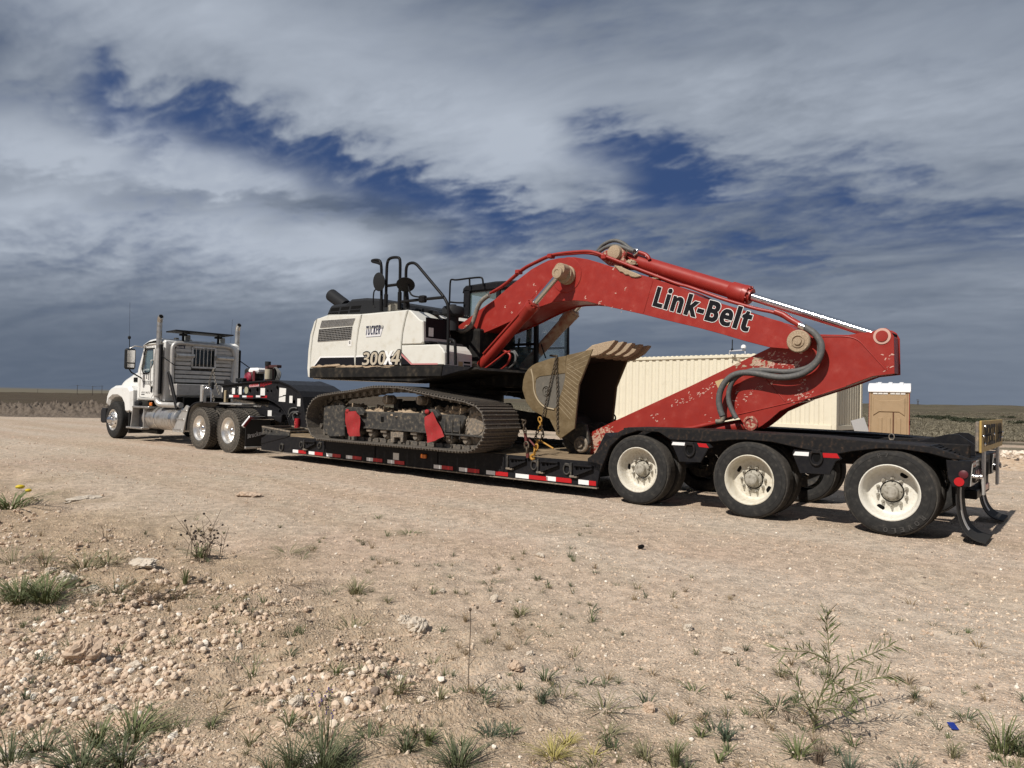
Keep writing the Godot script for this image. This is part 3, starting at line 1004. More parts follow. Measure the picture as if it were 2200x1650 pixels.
	for q in [[-0.4, -0.4], [-0.4, -2.0], [-6.0, -0.4], [-6.0, -2.0], [-11.8, -0.4], [-11.8, -2.0]]:
		lb.call("support_block", Vector3(q[0], 0.3, q[1]), Vector3(0.5, 0.66, 0.5), M["wood_pole"])
	# aerial frame on the roof
	var a := thing("antenna_frame", "pale pipe frame on the container roof with whip and white dome", "antenna", Vector3(-7.0, 3.2, -16.6))
	var pm := mat(L(0.6, 0.62, 0.66), 0.4)
	var A := Vector3(-8.556,3.161,-16.59)
	var B := Vector3(-8.546,3.322,-16.593)
	var C := Vector3(-7.845,3.315,-16.262)
	var D := Vector3(-7.844,3.142,-16.267)
	pipe("frame", PackedVector3Array([Vector3(A.x, 3.19, A.z), B, C, Vector3(D.x, 3.19, D.z)]), 0.022, pm, a)
	var w0 := Vector3(-8.438,3.334,-16.552)
	var w1 := Vector3(-8.433,3.731,-16.545)
	pipe("whip", PackedVector3Array([w0, w1]), 0.02, M["plastic"], a)
	boxp("whip_mount", w0 + Vector3(0, 0.03, 0), Vector3(0.07, 0.08, 0.07), M["plastic"], a)
	var dc := Vector3(-7.89,3.38,-16.223)
	var dome := MB.new()
	dome.lathe(PackedVector2Array([Vector2(0, 0), Vector2(0.09, 0), Vector2(0.09, 0.04), Vector2(0.078, 0.085), Vector2(0.045, 0.118), Vector2(0, 0.128)]), 16, Transform3D(Basis(Vector3.RIGHT, -PI / 2), dc))
	part("dome", dome, M["roof_white"], a)
	pipe("dome_stem", PackedVector3Array([dc, C]), 0.015, pm, a)
	# the sheet that stands at the container end
	var p := ahead(10.85, 21.9)
	var s := thing("metal_sheet", "plain pale grey sheet leaning by the container end", "metal sheet", p)
	var q := MB.new()
	q.box(p + Vector3(0, 0.5, 0), Vector3(0.42, 1.05, 0.02), Basis(Vector3.UP, 0.68) * Basis(Vector3(0, 0, 1), 0.28) * Basis(Vector3.RIGHT, -0.15), 0.003)
	part("sheet", q, mat(L(0.42, 0.42, 0.42), 0.6), s)
func part2(called: String, b: MB, m: Material, t: Node3D, stuff := false) -> MeshInstance3D:   # a part given in the thing's own axes
	var mi := part(called, b, m, t, "", stuff)
	mi.position = Vector3.ZERO
	return mi

func toilet():
	var fl := Vector3(-3.29, 0, -13.987)
	var fr := Vector3(-2.3, 0, -14.15)
	var c := (fl + fr) / 2
	c.y = gh(c.x, c.z)
	var t := thing("portable_toilet", "tan portable toilet with white ribbed roof beyond the lowboy deck", "portable toilet", c)
	t.rotation.y = -atan2(fr.z - fl.z, fr.x - fl.x)
	var w := 1.0
	var d := 1.12
	var h := 1.86 - c.y
	var tan_m: Material = M["tan_plastic"]
	var lb := func(called: String, cc: Vector3, s: Vector3, m: Material, bev := 0.01) -> MeshInstance3D:
		var b := MB.new()
		b.box(cc, s, Basis(), bev)
		return part2(called, b, m, t)
	lb.call("base", Vector3(0, 0.07, -d / 2), Vector3(w + 0.06, 0.14, d + 0.06), M["plastic"])
	lb.call("wall", Vector3(0, h / 2 + 0.07, -0.02), Vector3(w - 0.09, h - 0.14, 0.04), tan_m)
	lb.call("wall", Vector3(w / 2 - 0.02, h / 2 + 0.07, -d / 2), Vector3(0.04, h - 0.14, d - 0.09), tan_m)
	lb.call("wall", Vector3(-w / 2 + 0.02, h / 2 + 0.07, -d / 2), Vector3(0.04, h - 0.14, d - 0.09), tan_m)
	lb.call("wall", Vector3(0, h / 2 + 0.07, -d + 0.02), Vector3(w - 0.09, h - 0.14, 0.04), tan_m)
	var redm := mat(L(0.34, 0.03, 0.025), 0.5)
	for s in [[-1, 0.0], [1, 0.0], [-1, -d], [1, -d]]:
		lb.call("corner_trim", Vector3(s[0] * (w / 2 - 0.018), h / 2 + 0.07, s[1] + (-0.02 if s[1] == 0.0 else 0.02)), Vector3(0.052, h - 0.14, 0.058), tan_m)
		lb.call("red_edge", Vector3(s[0] * (w / 2 + 0.002), h / 2 + 0.07, s[1] + (-0.004 if s[1] == 0.0 else 0.004)), Vector3(0.02, h - 0.16, 0.02), redm, 0.003)
	# moulded ribs on the wall that faces the pad
	for x in [-0.22, -0.01, 0.25]:
		lb.call("rib", Vector3(x, 0.72, 0.008), Vector3(0.1, 0.75, 0.03), tan_m, 0.012)
	var b2 := MB.new()
	b2.prism(P2([-0.4, h * 0.62, -0.25, h * 0.68, 0.25, h * 0.68, 0.4, h * 0.62, 0.4, h * 0.9, 0.25, h * 0.86, -0.25, h * 0.86, -0.4, h * 0.9]), 0.0, 0.028, 0.012)
	part2("upper_panel", b2, tan_m, t)
	lb.call("centre_seam", Vector3(0.11, 0.75, 0.01), Vector3(0.03, 1.0, 0.03), mat(L(0.1, 0.035, 0.015), 0.8), 0.004)
	for s in [-1, 1]:
		for k in 3:
			lb.call("vent", Vector3(s * 0.22 + (k - 1) * 0.13, h - 0.06, 0.006), Vector3(0.115, 0.075, 0.02), M["sticker"], 0.004)
	lb.call("door_latch", Vector3(w / 2 + 0.02, 0.95, -d * 0.75), Vector3(0.03, 0.12, 0.06), M["plastic"])
	# barrel roof with raised ribs, its hoops run across
	var rb := MB.new()
	var prof := PackedVector2Array()
	for i in 13:
		var a := PI * i / 12
		prof.append(Vector2(-d / 2 + cos(a) * (d / 2 + 0.05), h + 0.0 + sin(a) * 0.24))
	var turn := Transform3D(Basis(Vector3(0, 0, 1), Vector3(0, 1, 0), Vector3(-1, 0, 0)), Vector3.ZERO)
	rb.prism(prof, -w / 2 - 0.04, w / 2 + 0.04, 0.012, turn)
	rb.box(Vector3(0, h - 0.01, -d / 2), Vector3(w + 0.07, 0.05, d + 0.1), Basis(), 0.01)
	part2("roof", rb, M["roof_white"], t)
	for x in [-0.3, -0.02, 0.26]:
		var hoop := MB.new()
		var big := PackedVector2Array()
		for q in prof:
			big.append(Vector2((q.x + d / 2) * 0.96 - d / 2, h + (q.y - h) * 1.13))
		hoop.prism(big, x - 0.06, x + 0.06, 0.02, turn)
		part2("roof_rib", hoop, M["roof_white"], t)
	var vb := MB.new()
	vb.cyl(Vector3(-w / 2 + 0.16, h + 0.1, -d + 0.2), Vector3(-w / 2 + 0.16, h + 0.27, -d + 0.2), 0.05)
	part2("vent_pipe", vb, mat(L(0.4, 0.42, 0.44), 0.5), t)

# ---- wheels: axle along local z, outer face at z = 0 looking to +z
func tyre_profile(R: float, w: float, lug := false) -> PackedVector2Array:
	var k := R / 0.465
	var p := P2([0.296, -0.03, 0.3, -0.012, 0.318, -0.002, 0.35, 0.0, 0.39, -0.001, 0.392, -0.004, 0.396, -0.004, 0.398, -0.001, 0.415, -0.003, 0.437, -0.012, 0.452, -0.026, 0.462, -0.044])
	for i in p.size():
		if p[i].x > 0.31:
			p[i].x = 0.31 + (p[i].x - 0.31) * (R - 0.31) / 0.155
	var o := PackedVector2Array(p)
	if not lug:
		for g in 4:
			var z := -0.044 - (w - 0.088) * (g + 1) / 5.0
			o.append_array(PackedVector2Array([Vector2(R, z + 0.006), Vector2(R - 0.012, z + 0.004), Vector2(R - 0.012, z - 0.004), Vector2(R, z - 0.006)]))
	else:
		for i in o.size():
			if o[i].x > R - 0.02:
				o[i].x = R - 0.02
	for i in range(p.size() - 1, -1, -1):
		o.append(Vector2(minf(p[i].x, R - 0.02) if lug else p[i].x, -w - p[i].y))
	return o
func wheel_part(tyre: Mesh, rim: Mesh, extra: Array) -> Node3D:   # extra: [name, mesh]
	var w := Node3D.new()
	w.name = "wheel"
	var a := MeshInstance3D.new()
	a.mesh = tyre
	a.name = "tyre"
	w.add_child(a, true)
	var b := MeshInstance3D.new()
	b.mesh = rim
	b.name = "rim"
	w.add_child(b, true)
	for e in extra:
		var c := MeshInstance3D.new()
		c.mesh = e[1]
		c.name = e[0]
		w.add_child(c, true)
	return w
func put_wheel(proto: Node3D, root: Node3D, at: Vector3, far := false, spin := 0.0):
	var w := proto.duplicate()
	w.name = "wheel"
	root.add_child(w, true)
	w.transform = Transform3D(Basis(Vector3.UP, PI if far else 0.0) * Basis(Vector3(0, 0, 1), spin), at - root.position)
func d_ring(called: String, at: Vector3, r: float, tilt: float, m: Material, root: Node3D):
	var pts := PackedVector3Array()
	for i in 15:
		var a := PI * 0.86 + (TAU * 0.86 + PI * 0.28 - PI * 0.14) * i / 14.0 - PI * 0.0
		pts.append(Vector3(sin(a + tilt) * r * 0.8, cos(a + tilt) * r, 0))
	var q := PackedVector3Array()
	for i in 17:
		var a := -PI * 0.80 + PI * 1.6 * i / 16.0
		q.append(at + Vector3(sin(a) * r * 0.75, -cos(a) * r, 0.0).rotated(Vector3(0, 0, 1), tilt))
	var b := MB.new()
	b.tube(q, r * 0.16, 7)
	b.box(at + Vector3(0, r * 0.85, -0.01).rotated(Vector3(0, 0, 1), tilt), Vector3(r * 1.2, r * 0.5, 0.04), Basis(Vector3(0, 0, 1), tilt), 0.006)
	part(called, b, m, root)
func tape(x0: float, x1: float, y: float, h: float, split: float, z: float, root: Node3D):
	boxp("reflector_white", Vector3((x0 + lerpf(x0, x1, split)) / 2, y, z), Vector3((x1 - x0) * split - 0.002, h, 0.003), M["refl_white"], root, 0.0)
	boxp("reflector_red", Vector3((lerpf(x0, x1, split) + x1) / 2, y, z), Vector3((x1 - x0) * (1 - split), h, 0.003), M["refl_red"], root, 0.0)

func lowboy():
	var t := thing("lowboy_trailer", "black three axle lowboy trailer carrying the excavator", "trailer", Vector3(-6, 0, -1.3))
	var bk: Material = M["black"]
	var br: Material = M["black_rust"]
	# wheels
	var tb := MB.new()
	var full := tyre_profile(0.465, 0.25)
	var cuts := [PackedVector2Array(), PackedVector2Array(), PackedVector2Array()]
	for q in full:   # two side walls and the dusty tread between
		cuts[0 if q.y > -0.02 else (2 if q.y < -0.23 else 1)].append(q)
	cuts[1].insert(0, cuts[0][cuts[0].size() - 1])
	cuts[2].insert(0, cuts[1][cuts[1].size() - 1])
	tb.lathe(cuts[0], 64)
	tb.lathe(cuts[2], 64)
	var tyre := tb.mesh(M["tire"])
	var tr := MB.new()
	tr.lathe(cuts[1], 64)
	tr.st.generate_normals()
	tr.st.set_material(M["tire_tread"])
	tyre = tr.st.commit(tyre)
	var rb := MB.new()
	rb.lathe(P2([0.262, -0.2, 0.262, -0.25, 0.292, -0.245, 0.304, -0.02, 0.302, -0.004, 0.292, -0.002, 0.284, -0.012, 0.272, -0.028, 0.266, -0.06, 0.262, -0.075, 0.256, -0.1, 0.252, -0.145, 0.243, -0.163, 0.226, -0.172, 0.19, -0.17, 0.178, -0.166, 0.115, -0.166]), 48)
	var rim := rb.mesh(M["rim_white"])
	var rims := [rim, rb.mesh(dirty([0.0, L(0.66, 0.63, 0.55), 0.55, L(0.6, 0.565, 0.47), 0.85, L(0.5, 0.45, 0.35), 1.0, L(0.36, 0.3, 0.22)], 1.5, 0.5, 0.0, 71, 0.02)), rb.mesh(dirty([0.0, L(0.69, 0.67, 0.6), 0.5, L(0.63, 0.6, 0.52), 0.8, L(0.5, 0.45, 0.36), 1.0, L(0.3, 0.25, 0.18)], 2.6, 0.55, 0.0, 72, 0.02))]
	var hb := MB.new()
	hb.lathe(P2([0.108, -0.168, 0.105, -0.145, 0.092, -0.138, 0.076, -0.125, 0.074, -0.075, 0.07, -0.066, 0.06, -0.06, 0.056, -0.06, 0.054, -0.056, 0.0, -0.054]), 28)
	for k in 6:
		var a := TAU * k / 6
		hb.cyl(Vector3(cos(a) * 0.094, sin(a) * 0.094, -0.14), Vector3(cos(a) * 0.094, sin(a) * 0.094, -0.122), 0.009, 6)
	var hub := hb.mesh(M["hub"])
	var sb := MB.new()
	for k in 10:
		var a := TAU * (k + 0.5) / 10
		var c := Vector3(cos(a), sin(a), 0) * 0.145
		sb.cyl(c + Vector3(0, 0, -0.167), c + Vector3(0, 0, -0.135), 0.019, 6)
		sb.cyl(c + Vector3(0, 0, -0.136), c + Vector3(0, 0, -0.108), 0.0105, 8)
	var studs := sb.mesh(M["hub"])
	var ob := MB.new()
	ob.prism(circ(Vector2(-0.208, 0.05), 0.03, 16, 0.042), -0.171, -0.1695)
	var o2 := MB.new()
	o2.prism(circ(Vector2(0.208, -0.05), 0.03, 16, 0.042), -0.171, -0.1695)
	var opening2 := o2.mesh(M["dark"])
	var o3 := MB.new()
	o3.lathe(P2([0.1205, -0.164, 0.1155, -0.164]), 28)
	var gap := o3.mesh(M["dark"])
	var opening := ob.mesh(M["dark"])
	var bb := MB.new()
	bb.lathe(P2([0.245, -0.22, 0.115, -0.215]), 32)
	var back := bb.mesh(M["frame_dark"])
	var outer := wheel_part(tyre, rim, [["hub", hub], ["wheel_nut", studs], ["hand_hole", opening], ["hand_hole", opening2], ["hub_gap", gap]])
	for c in outer.get_children():
		if c.name == "wheel_nut":
			c.set_meta("kind", "stuff")
	var inner := wheel_part(tyre, back, [])
	var spins := [0.35, -0.25, 1.95]
	for k in 3:
		outer.get_child(1).mesh = rims[k]
		put_wheel(outer, t, Vector3(-1.52 * k, 0.465, 0), false, [1.25, -0.3, 0.15][k])
		put_wheel(inner, t, Vector3(-1.52 * k, 0.465, -0.32))
		put_wheel(inner, t, Vector3(-1.52 * k, 0.465, -2.28), true)
		put_wheel(outer, t, Vector3(-1.52 * k, 0.465, -2.6), true, spins[k])
		var ax := MB.new()
		ax.cyl(Vector3(-1.52 * k, 0.465, -0.2), Vector3(-1.52 * k, 0.465, -2.4), 0.065)
		part("axle", ax, bk, t)
	outer.free()
	inner.free()
	# raised lettering on the last tyre
	tyre_words(t, "ROVELO", Vector3(0, 0.465, 0.0008), 0.372, deg_to_rad(-36), deg_to_rad(-94), 0.05)
	tyre_words(t, "R7", Vector3(0, 0.465, 0.0008), 0.38, deg_to_rad(104), deg_to_rad(94), 0.045)
	# low deck
	var yd := 0.5
	for s in [0, 1]:
		var z := 0.0 if s == 0 else -2.55
		var sb2 := MB.new()
		sb2.prism(P2([-12.13, 0.15, -3.66, 0.17, -3.6, 0.5, -3.72, 0.52, -11.2, 0.5, -11.95, 0.5, -12.13, 0.4]), z - 0.05, z, 0.006)
		part("side_beam", sb2, bk, t)
	boxp("beam_flange", Vector3(-7.9, 0.158, -0.01), Vector3(8.5, 0.018, 0.06), M["steel"], t, 0.003)
	boxp("deck_floor", Vector3(-7.85, 0.42, -1.3), Vector3(8.4, 0.1, 2.44), bk, t)
	for x in [-11.5, -10.3, -9.1, -7.9, -6.7, -5.5, -4.3]:
		boxp("cross_member", Vector3(x, 0.29, -1.3), Vector3(0.1, 0.2, 2.44), bk, t, 0.0)
	for k in 9:
		var wv := 2.56 / 9.0
		boxp("deck_plank", Vector3(-7.75 + rng.randf() * 0.02, 0.497 + rng.randf() * 0.008, -0.025 - wv * (k + 0.5)), Vector3(7.95, 0.045, wv - 0.012), M["plank"], t, 0.008)
	# side pockets: ribs, swing-out brackets, chain rings
	var bracket := func(p: PackedVector2Array, z: float):   # p: top left, top right, bottom left
		var a := p[0]
		var w := p[1].x - p[0].x
		var h := p[0].y - p[2].y
		var pl := PackedVector2Array([a + Vector2(0, -h), a + Vector2(0.02, -h), a + Vector2(w, -0.045), a + Vector2(w, 0), a])
		var hb2 := MB.new()
		hb2.prism(holed(pl, [[a + Vector2(w * 0.17, -h * 0.36), h * 0.2], [a + Vector2(w * 0.38, -h * 0.30), h * 0.145], [a + Vector2(w * 0.56, -h * 0.26), h * 0.1], [a + Vector2(w * 0.7, -h * 0.2), h * 0.06]]), z, z + 0.014, 0.002)
		hb2.bar(Vector3(a.x + 0.02, a.y - h, z + 0.02), Vector3(a.x + w, a.y - 0.03, z + 0.02), 0.045, 0.02)
		hb2.bar(Vector3(a.x, a.y, z + 0.02), Vector3(a.x + w, a.y, z + 0.02), 0.05, 0.018)
		part("swing_out_bracket", hb2, bk, t)
		boxp("hinge_rib", Vector3(a.x - 0.05, a.y - h * 0.5, z - 0.01), Vector3(0.028, h * 1.35, 0.07), M["frame_dark"], t, 0.004)
		boxp("hinge_foot", Vector3(a.x - 0.005, a.y - h * 1.12, z + 0.005), Vector3(0.13, 0.03, 0.06), M["steel"], t, 0.005)
	bracket.call(P2([-5.211,0.477,-4.9,0.472,-5.196,0.326]), 0.012)
	bracket.call(P2([-4.624,0.469,-4.302,0.466,-4.605,0.317]), 0.012)
	bracket.call(P2([-4.031,0.457,-3.719,0.449,-4.019,0.307]), 0.012)
	bracket.call(P2([-10.494,0.44,-10.166,0.458,-10.467,0.291]), 0.012)
	d_ring("chain_ring", Vector3(-4.753,0.4,0.02), 0.07, -0.15, M["frame_dark"], t)
	d_ring("chain_ring", Vector3(-4.159,0.387,0.02), 0.075, -0.1, M["frame_dark"], t)
	d_ring("chain_ring", Vector3(-11.341,0.266,0.02), 0.075, -0.35, M["frame_dark"], t)
	d_ring("chain_ring", Vector3(-10.651,0.362,0.02), 0.06, -0.35, M["frame_dark"], t)
	d_ring("chain_ring", Vector3(-10.039,0.382,0.02), 0.06, -0.35, M["frame_dark"], t)
	for x in [-9.9, -8.4, -6.8, -5.35]:
		boxp("side_rib", Vector3(x, 0.37, 0.008), Vector3(0.025, 0.22, 0.016), bk, t, 0.003)
	var tp := P2([-10.951,0.207,-10.404,0.214,-9.824,0.227,-9.22,0.236,-8.621,0.238,-8.043,0.239,-6.874,0.245,-6.292,0.247,-5.705,0.245,-5.11,0.247])
	var te := P2([-10.495,0.217,-9.943,0.226,-9.382,0.232,-8.767,0.234,-8.182,0.244,-7.601,0.244,-6.43,0.244,-5.848,0.243,-5.259,0.246,-4.502,0.24])
	for i in tp.size():
		tape(tp[i].x, te[i].x, 0.214, 0.062, 0.42, 0.006, t)
	tape(Vector3(-4.532,0.244,0).x, Vector3(-4.081,0.24,0).x, 0.222, 0.065, 0.39, 0.006, t)
	tape(Vector3(-3.965,0.236,0).x, Vector3(-3.671,0.234,0).x, 0.222, 0.065, 0.6, 0.006, t)
	boxp("data_label", Vector3(-7.823,0.316,0.004), Vector3(0.15, 0.12, 0.003), M["sticker"], t, 0.0)
	boxp("amber_marker", Vector3(-7.11,0.37,0.02), Vector3(0.13, 0.07, 0.04), M["lamp_amber"], t, 0.01)
	# front ramp of the deck with its open step frame
	var fp := MB.new()
	fp.prism(P2([-12.121,0.291,-11.148,0.485,-11.106,0.516,-11.81,0.496,-11.91,0.481,-12.119,0.419]), -0.06, 0.012, 0.004)
	part("ramp_cheek", fp, bk, t)
	var st := MB.new()
	var y1 := 0.66
	var y0 := 0.52
	for q in [[-12.15, -0.03], [-12.15, -0.75]]:
		st.bar(Vector3(q[0], y1, q[1]), Vector3(q[0] + 1.05, 0.60, q[1]), 0.035, 0.03)
	for x in [-12.15, -11.65, -11.12]:
		var yy := lerpf(y1, 0.60, (x + 12.15) / 1.05)
		st.bar(Vector3(x, yy, -0.03), Vector3(x, yy, -0.75), 0.04, 0.028)
	part("step_frame", st, M["steel"], t)
	var sd := MB.new()
	sd.prism(holed(P2([-12.15, y1 - 0.015, -12.15, 0.5, -11.12, 0.5, -11.12, 0.585]), [[Vector2(-12.04, 0.585), 0.028], [Vector2(-11.92, 0.58), 0.028], [Vector2(-11.78, 0.572), 0.03]]), -0.045, -0.02)
	part("step_side", sd, M["frame_dark"], t)
	# gooseneck: two drilled plates with a deck between
	var outline := P2([-15.212,1.551,-14.989,1.576,-14.028,1.63,-13.014,1.676,-12.636,1.661,-12.21,1.567,-11.847,1.426,-11.719,1.304,-11.654,1.041,-11.565,0.637,-11.408,0.543,-12.161,0.632,-12.319,0.897,-12.511,1.06,-12.836,1.19,-13.126,1.255,-13.44,1.26,-15.192,1.231])
	var holes := []
	for q in P2([-14.793,1.427,-14.5,1.424,-14.225,1.427,-13.917,1.43,-13.59,1.452,-13.155,1.427,-13.001,1.426,-12.768,1.511,-12.097,1.2]):
		holes.append([q, 0.052])
	holes[5][1] = 0.034
	holes[6][1] = 0.034
	holes[7][1] = 0.045
	for s in [0, 1]:
		var z := -0.75 if s == 0 else -1.83
		var gb := MB.new()
		gb.prism(holed(outline, holes), z - 0.03, z, 0.004)
		part("gooseneck_plate", gb, bk, t)
	var top := P2([-15.212,1.551,-14.028,1.63,-13.014,1.676,-12.636,1.661,-12.21,1.567,-11.847,1.426,-11.719,1.304,-11.617,0.991])
	var cap := MB.new()
	for i in top.size() - 1:
		cap.bar(Vector3(top[i].x, top[i].y, -1.3), Vector3(top[i + 1].x, top[i + 1].y, -1.3), 1.2, 0.03)
	part("gooseneck_top", cap, bk, t)
	var low := P2([-15.192,1.237,-13.44,1.266,-13.126,1.255,-12.836,1.19,-12.511,1.06,-12.319,0.897,-12.161,0.632])
	var lowb := MB.new()
	for i in low.size() - 1:
		lowb.bar(Vector3(low[i].x, low[i].y, -1.3), Vector3(low[i + 1].x, low[i + 1].y, -1.3), 1.16, 0.03)
	part("gooseneck_flange", lowb, bk, t)
	boxp("gooseneck_core", Vector3(-13.4, 1.4, -1.3), Vector3(2.6, 0.2, 0.5), M["dark"], t)
	boxp("neck_cross_beam", Vector3(-11.9, 0.5, -1.3), Vector3(0.3, 0.2, 1.0), bk, t, 0.02)
	boxp("lower_arm", Vector3(-12.75, 0.98, -0.9), Vector3(1.1, 0.16, 0.1), bk, t, 0.02, Basis(Vector3(0, 0, 1), -0.25))
	# far rail seen over the neck
	var fr := MB.new()
	fr.prism(P2([-14.694,1.637,-14.233,1.648,-13.083,1.671,-12.933,1.694,-12.783,1.695,-12.521,1.623,-12.191,1.514,-12.042,1.362,-12.241,1.426,-12.609,1.539,-13.077,1.541,-13.86,1.546,-14.689,1.541]), -1.96, -1.9, 0.005)
	part("far_neck_plate", fr, bk, t)
	# decals on the neck
	var nz := -0.7485
	for q in P2([-14.857,1.282,-14.241,1.275,-13.641,1.288]):
		tape(q.x, q.x + 0.47, q.y, 0.075, 0.4, nz, t)
	for q in [[Vector3(-14.651,1.417,-0.75), 0.13, 0.15], [Vector3(-14.347,1.431,-0.75), 0.13, 0.19], [Vector3(-13.358,1.394,-0.75), 0.19, 0.21], [Vector3(-12.208,1.255,-0.75), 0.12, 0.16], [Vector3(-11.902,1.193,-0.75), 0.12, 0.17], [Vector3(-13.039,0.906,-0.75), 0.16, 0.16], [Vector3(-15.192,1.446,-0.75), 0.05, 0.13]]:
		boxp("decal", Vector3(q[0].x, q[0].y, nz), Vector3(q[1], q[2], 0.003), M["sticker"], t, 0.0)
	plate("warning_decal", P2([-12.669,1.512,-12.406,1.498,-12.416,1.356,-12.526,1.344,-12.54,1.325,-12.677,1.31]), nz - 0.0015, nz + 0.0015, M["sticker"], t)
	plate("warning_decal", P2([-12.681,1.283,-12.424,1.33,-12.426,1.193,-12.685,1.198]), nz - 0.0015, nz + 0.0015, M["sticker"], t)
	var fa := Vector3(-13.949,1.519,-0.75)
	var fb := Vector3(-13.519,1.544,-0.75)
	plate("maker_plate", P2([-13.952,1.569,-13.521,1.585,-13.519,1.538,-13.949,1.513]), nz - 0.0015, nz + 0.0015, mat(L(0.5, 0.3, 0.31), 0.5), t)
	word("maker_lettering", "FONTAINE", Vector3(fa.x + 0.03, fa.y + 0.01, nz + 0.001), Vector3(fb.x - fa.x - 0.06, fb.y - fa.y + 0.012, 0), 0.052, Vector3(0, 0, 1), M["letter_red"], t)
	var ma := Vector3(-13.484,1.526,-0.75)
	var mb2 := Vector3(-12.988,1.55,-0.75)
	word("model_lettering", "Magnitude", Vector3(ma.x, ma.y - 0.03, nz), Vector3(mb2.x - ma.x, mb2.y - ma.y + 0.05, 0), 0.13, Vector3(0, 0, 1), M["letter_red"], t, "Droid Serif", false, 0.0, null, 0.25)
	var dd := MB.new()
	dd.prism(circ(Vector2(Vector3(-14.075,1.44,-0.75).x, Vector3(-14.075,1.44,-0.75).y), 0.085, 20), nz - 0.0015, nz + 0.0015)
	part("round_decal", dd, mat(L(0.32, 0.31, 0.22), 0.6), t)
	# hydraulic power pack on the neck
	var eb := MB.new()
	var e0 := Vector3(-14.683,1.702,-1.05)
	var ex := e0.x
	var ez := -1.15
	boxp("engine_block", Vector3(ex + 0.33, 1.78, ez), Vector3(0.34, 0.2, 0.3), M["frame_dark"], t, 0.03)
	boxp("air_filter", Vector3(ex + 0.1, 1.87, ez), Vector3(0.2, 0.24, 0.26), M["plastic"], t, 0.04)
	boxp("fuel_tank", Vector3(ex + 0.46, 1.925, ez + 0.02), Vector3(0.42, 0.14, 0.3), M["roof_white"], t, 0.045)
	var fan := MB.new()
	fan.lathe(P2([0.14, -0.06, 0.14, 0.0, 0.125, 0.02, 0.04, 0.03, 0, 0.03]), 20, Transform3D(Basis(), Vector3(ex + 0.27, 1.745, ez + 0.17)))
	part("recoil_cover", fan, mat(L(0.26, 0.012, 0.035), 0.4), t)
	var ribs := MB.new()
	for r in [0.05, 0.085, 0.115]:
		ribs.lathe(P2([r, 0.028, r + 0.01, 0.034, r + 0.014, 0.026]), 20, Transform3D(Basis(), Vector3(ex + 0.27, 1.745, ez + 0.17)))
	part("cover_rib", ribs, mat(L(0.4, 0.1, 0.14), 0.5), t, "", true)
	boxp("engine_guard", Vector3(ex + 0.56, 1.78, ez + 0.18), Vector3(0.09, 0.28, 0.03), mat(L(0.1, 0.01, 0.012), 0.6), t)
	boxp("pump_stand", Vector3(ex + 0.86, 1.84, ez - 0.05), Vector3(0.1, 0.42, 0.2), mat(L(0.06, 0.012, 0.012), 0.6), t, 0.01)
	boxp("pump_stand", Vector3(ex + 1.14, 1.84, ez - 0.05), Vector3(0.05, 0.4, 0.1), M["dark"], t, 0.01)
	boxp("valve_bank", Vector3(ex + 1.02, 2.03, ez - 0.05), Vector3(0.5, 0.07, 0.14), mat(L(0.05, 0.014, 0.014), 0.6), t, 0.01)
	eb.cyl(Vector3(ex + 0.86, 2.05, ez), Vector3(ex + 0.86, 2.15, ez), 0.07)
	part("filler_cap", eb, M["plastic"], t)
	var flt := MB.new()
	flt.cyl(Vector3(ex + 0.99, 1.72, ez + 0.06), Vector3(ex + 0.99, 1.96, ez + 0.06), 0.085)
	part("oil_filter", flt, mat(L(0.4, 0.36, 0.27), 0.5), t)
	for q in [[1.25, 0.3], [1.25, 0.42], [1.2, 0.36]]:
		pipe("hydraulic_hose", smooth(PackedVector3Array([Vector3(ex + 1.12, 1.98, ez), Vector3(ex + 1.2 + q[1] * 0.3, 1.99, ez + 0.06), Vector3(ex + 1.15 + q[1], 1.85, ez + 0.1), Vector3(ex + 1.12 + q[1] * 0.9, 1.64, ez + 0.12)]), 5), 0.016, M["hose"], t, 6)
	var lug := MB.new()
	lug.prism(P2([-15.317,1.583,-15.312,1.683,-15.224,1.713,-15.133,1.695,-15.018,1.637,-14.818,1.614,-14.774,1.603]), -0.9, -0.85, 0.005)
	part("front_lug", lug, bk, t)
	for k in 3:
		boxp("glad_hand_box", Vector3(Vector3(-14.612,1.636,-0.8).x + k * 0.12, 1.69, -0.85), Vector3(0.1, 0.1, 0.12), M["plastic"], t, 0.015)
	pipe("air_hose", smooth(P3([-12.247,0.91,-0.72,-12.225,1.004,-0.72,-12.138,1.059,-0.72,-11.978,1.073,-0.72,-11.942,1.053,-0.72]), 4), 0.014, M["hose"], t, 6)
	pipe("air_hose", smooth(P3([-12.205,0.859,-0.7,-12.102,0.956,-0.7,-11.962,0.981,-0.7,-11.821,0.99,-0.7]), 4), 0.014, M["hose"], t, 6)
	pipe("air_hose", smooth(P3([-12.005,0.794,-0.7,-12.037,0.896,-0.7,-11.995,0.949,-0.7,-11.907,0.957,-0.7,-11.87,0.922,-0.7]), 4), 0.014, M["hose"], t, 6)
	var fe := Vector3(-11.87,0.739,-0.6)
	var fx := MB.new()
	fx.cyl(fe + Vector3(0, -0.12, -0.1), fe + Vector3(0, 0.1, -0.1), 0.055)
	part("red_tube", fx, M["letter_red"], t)
	word("red_tube_digit", "5", fe + Vector3(-0.02, -0.08, -0.04), Vector3(0.05, 0, 0), 0.12, Vector3(0, 0, 1), mat(L(0.5, 0.1, 0.08), 0.5), t)
	# rear frame over the wheels
	var yb := 1.0
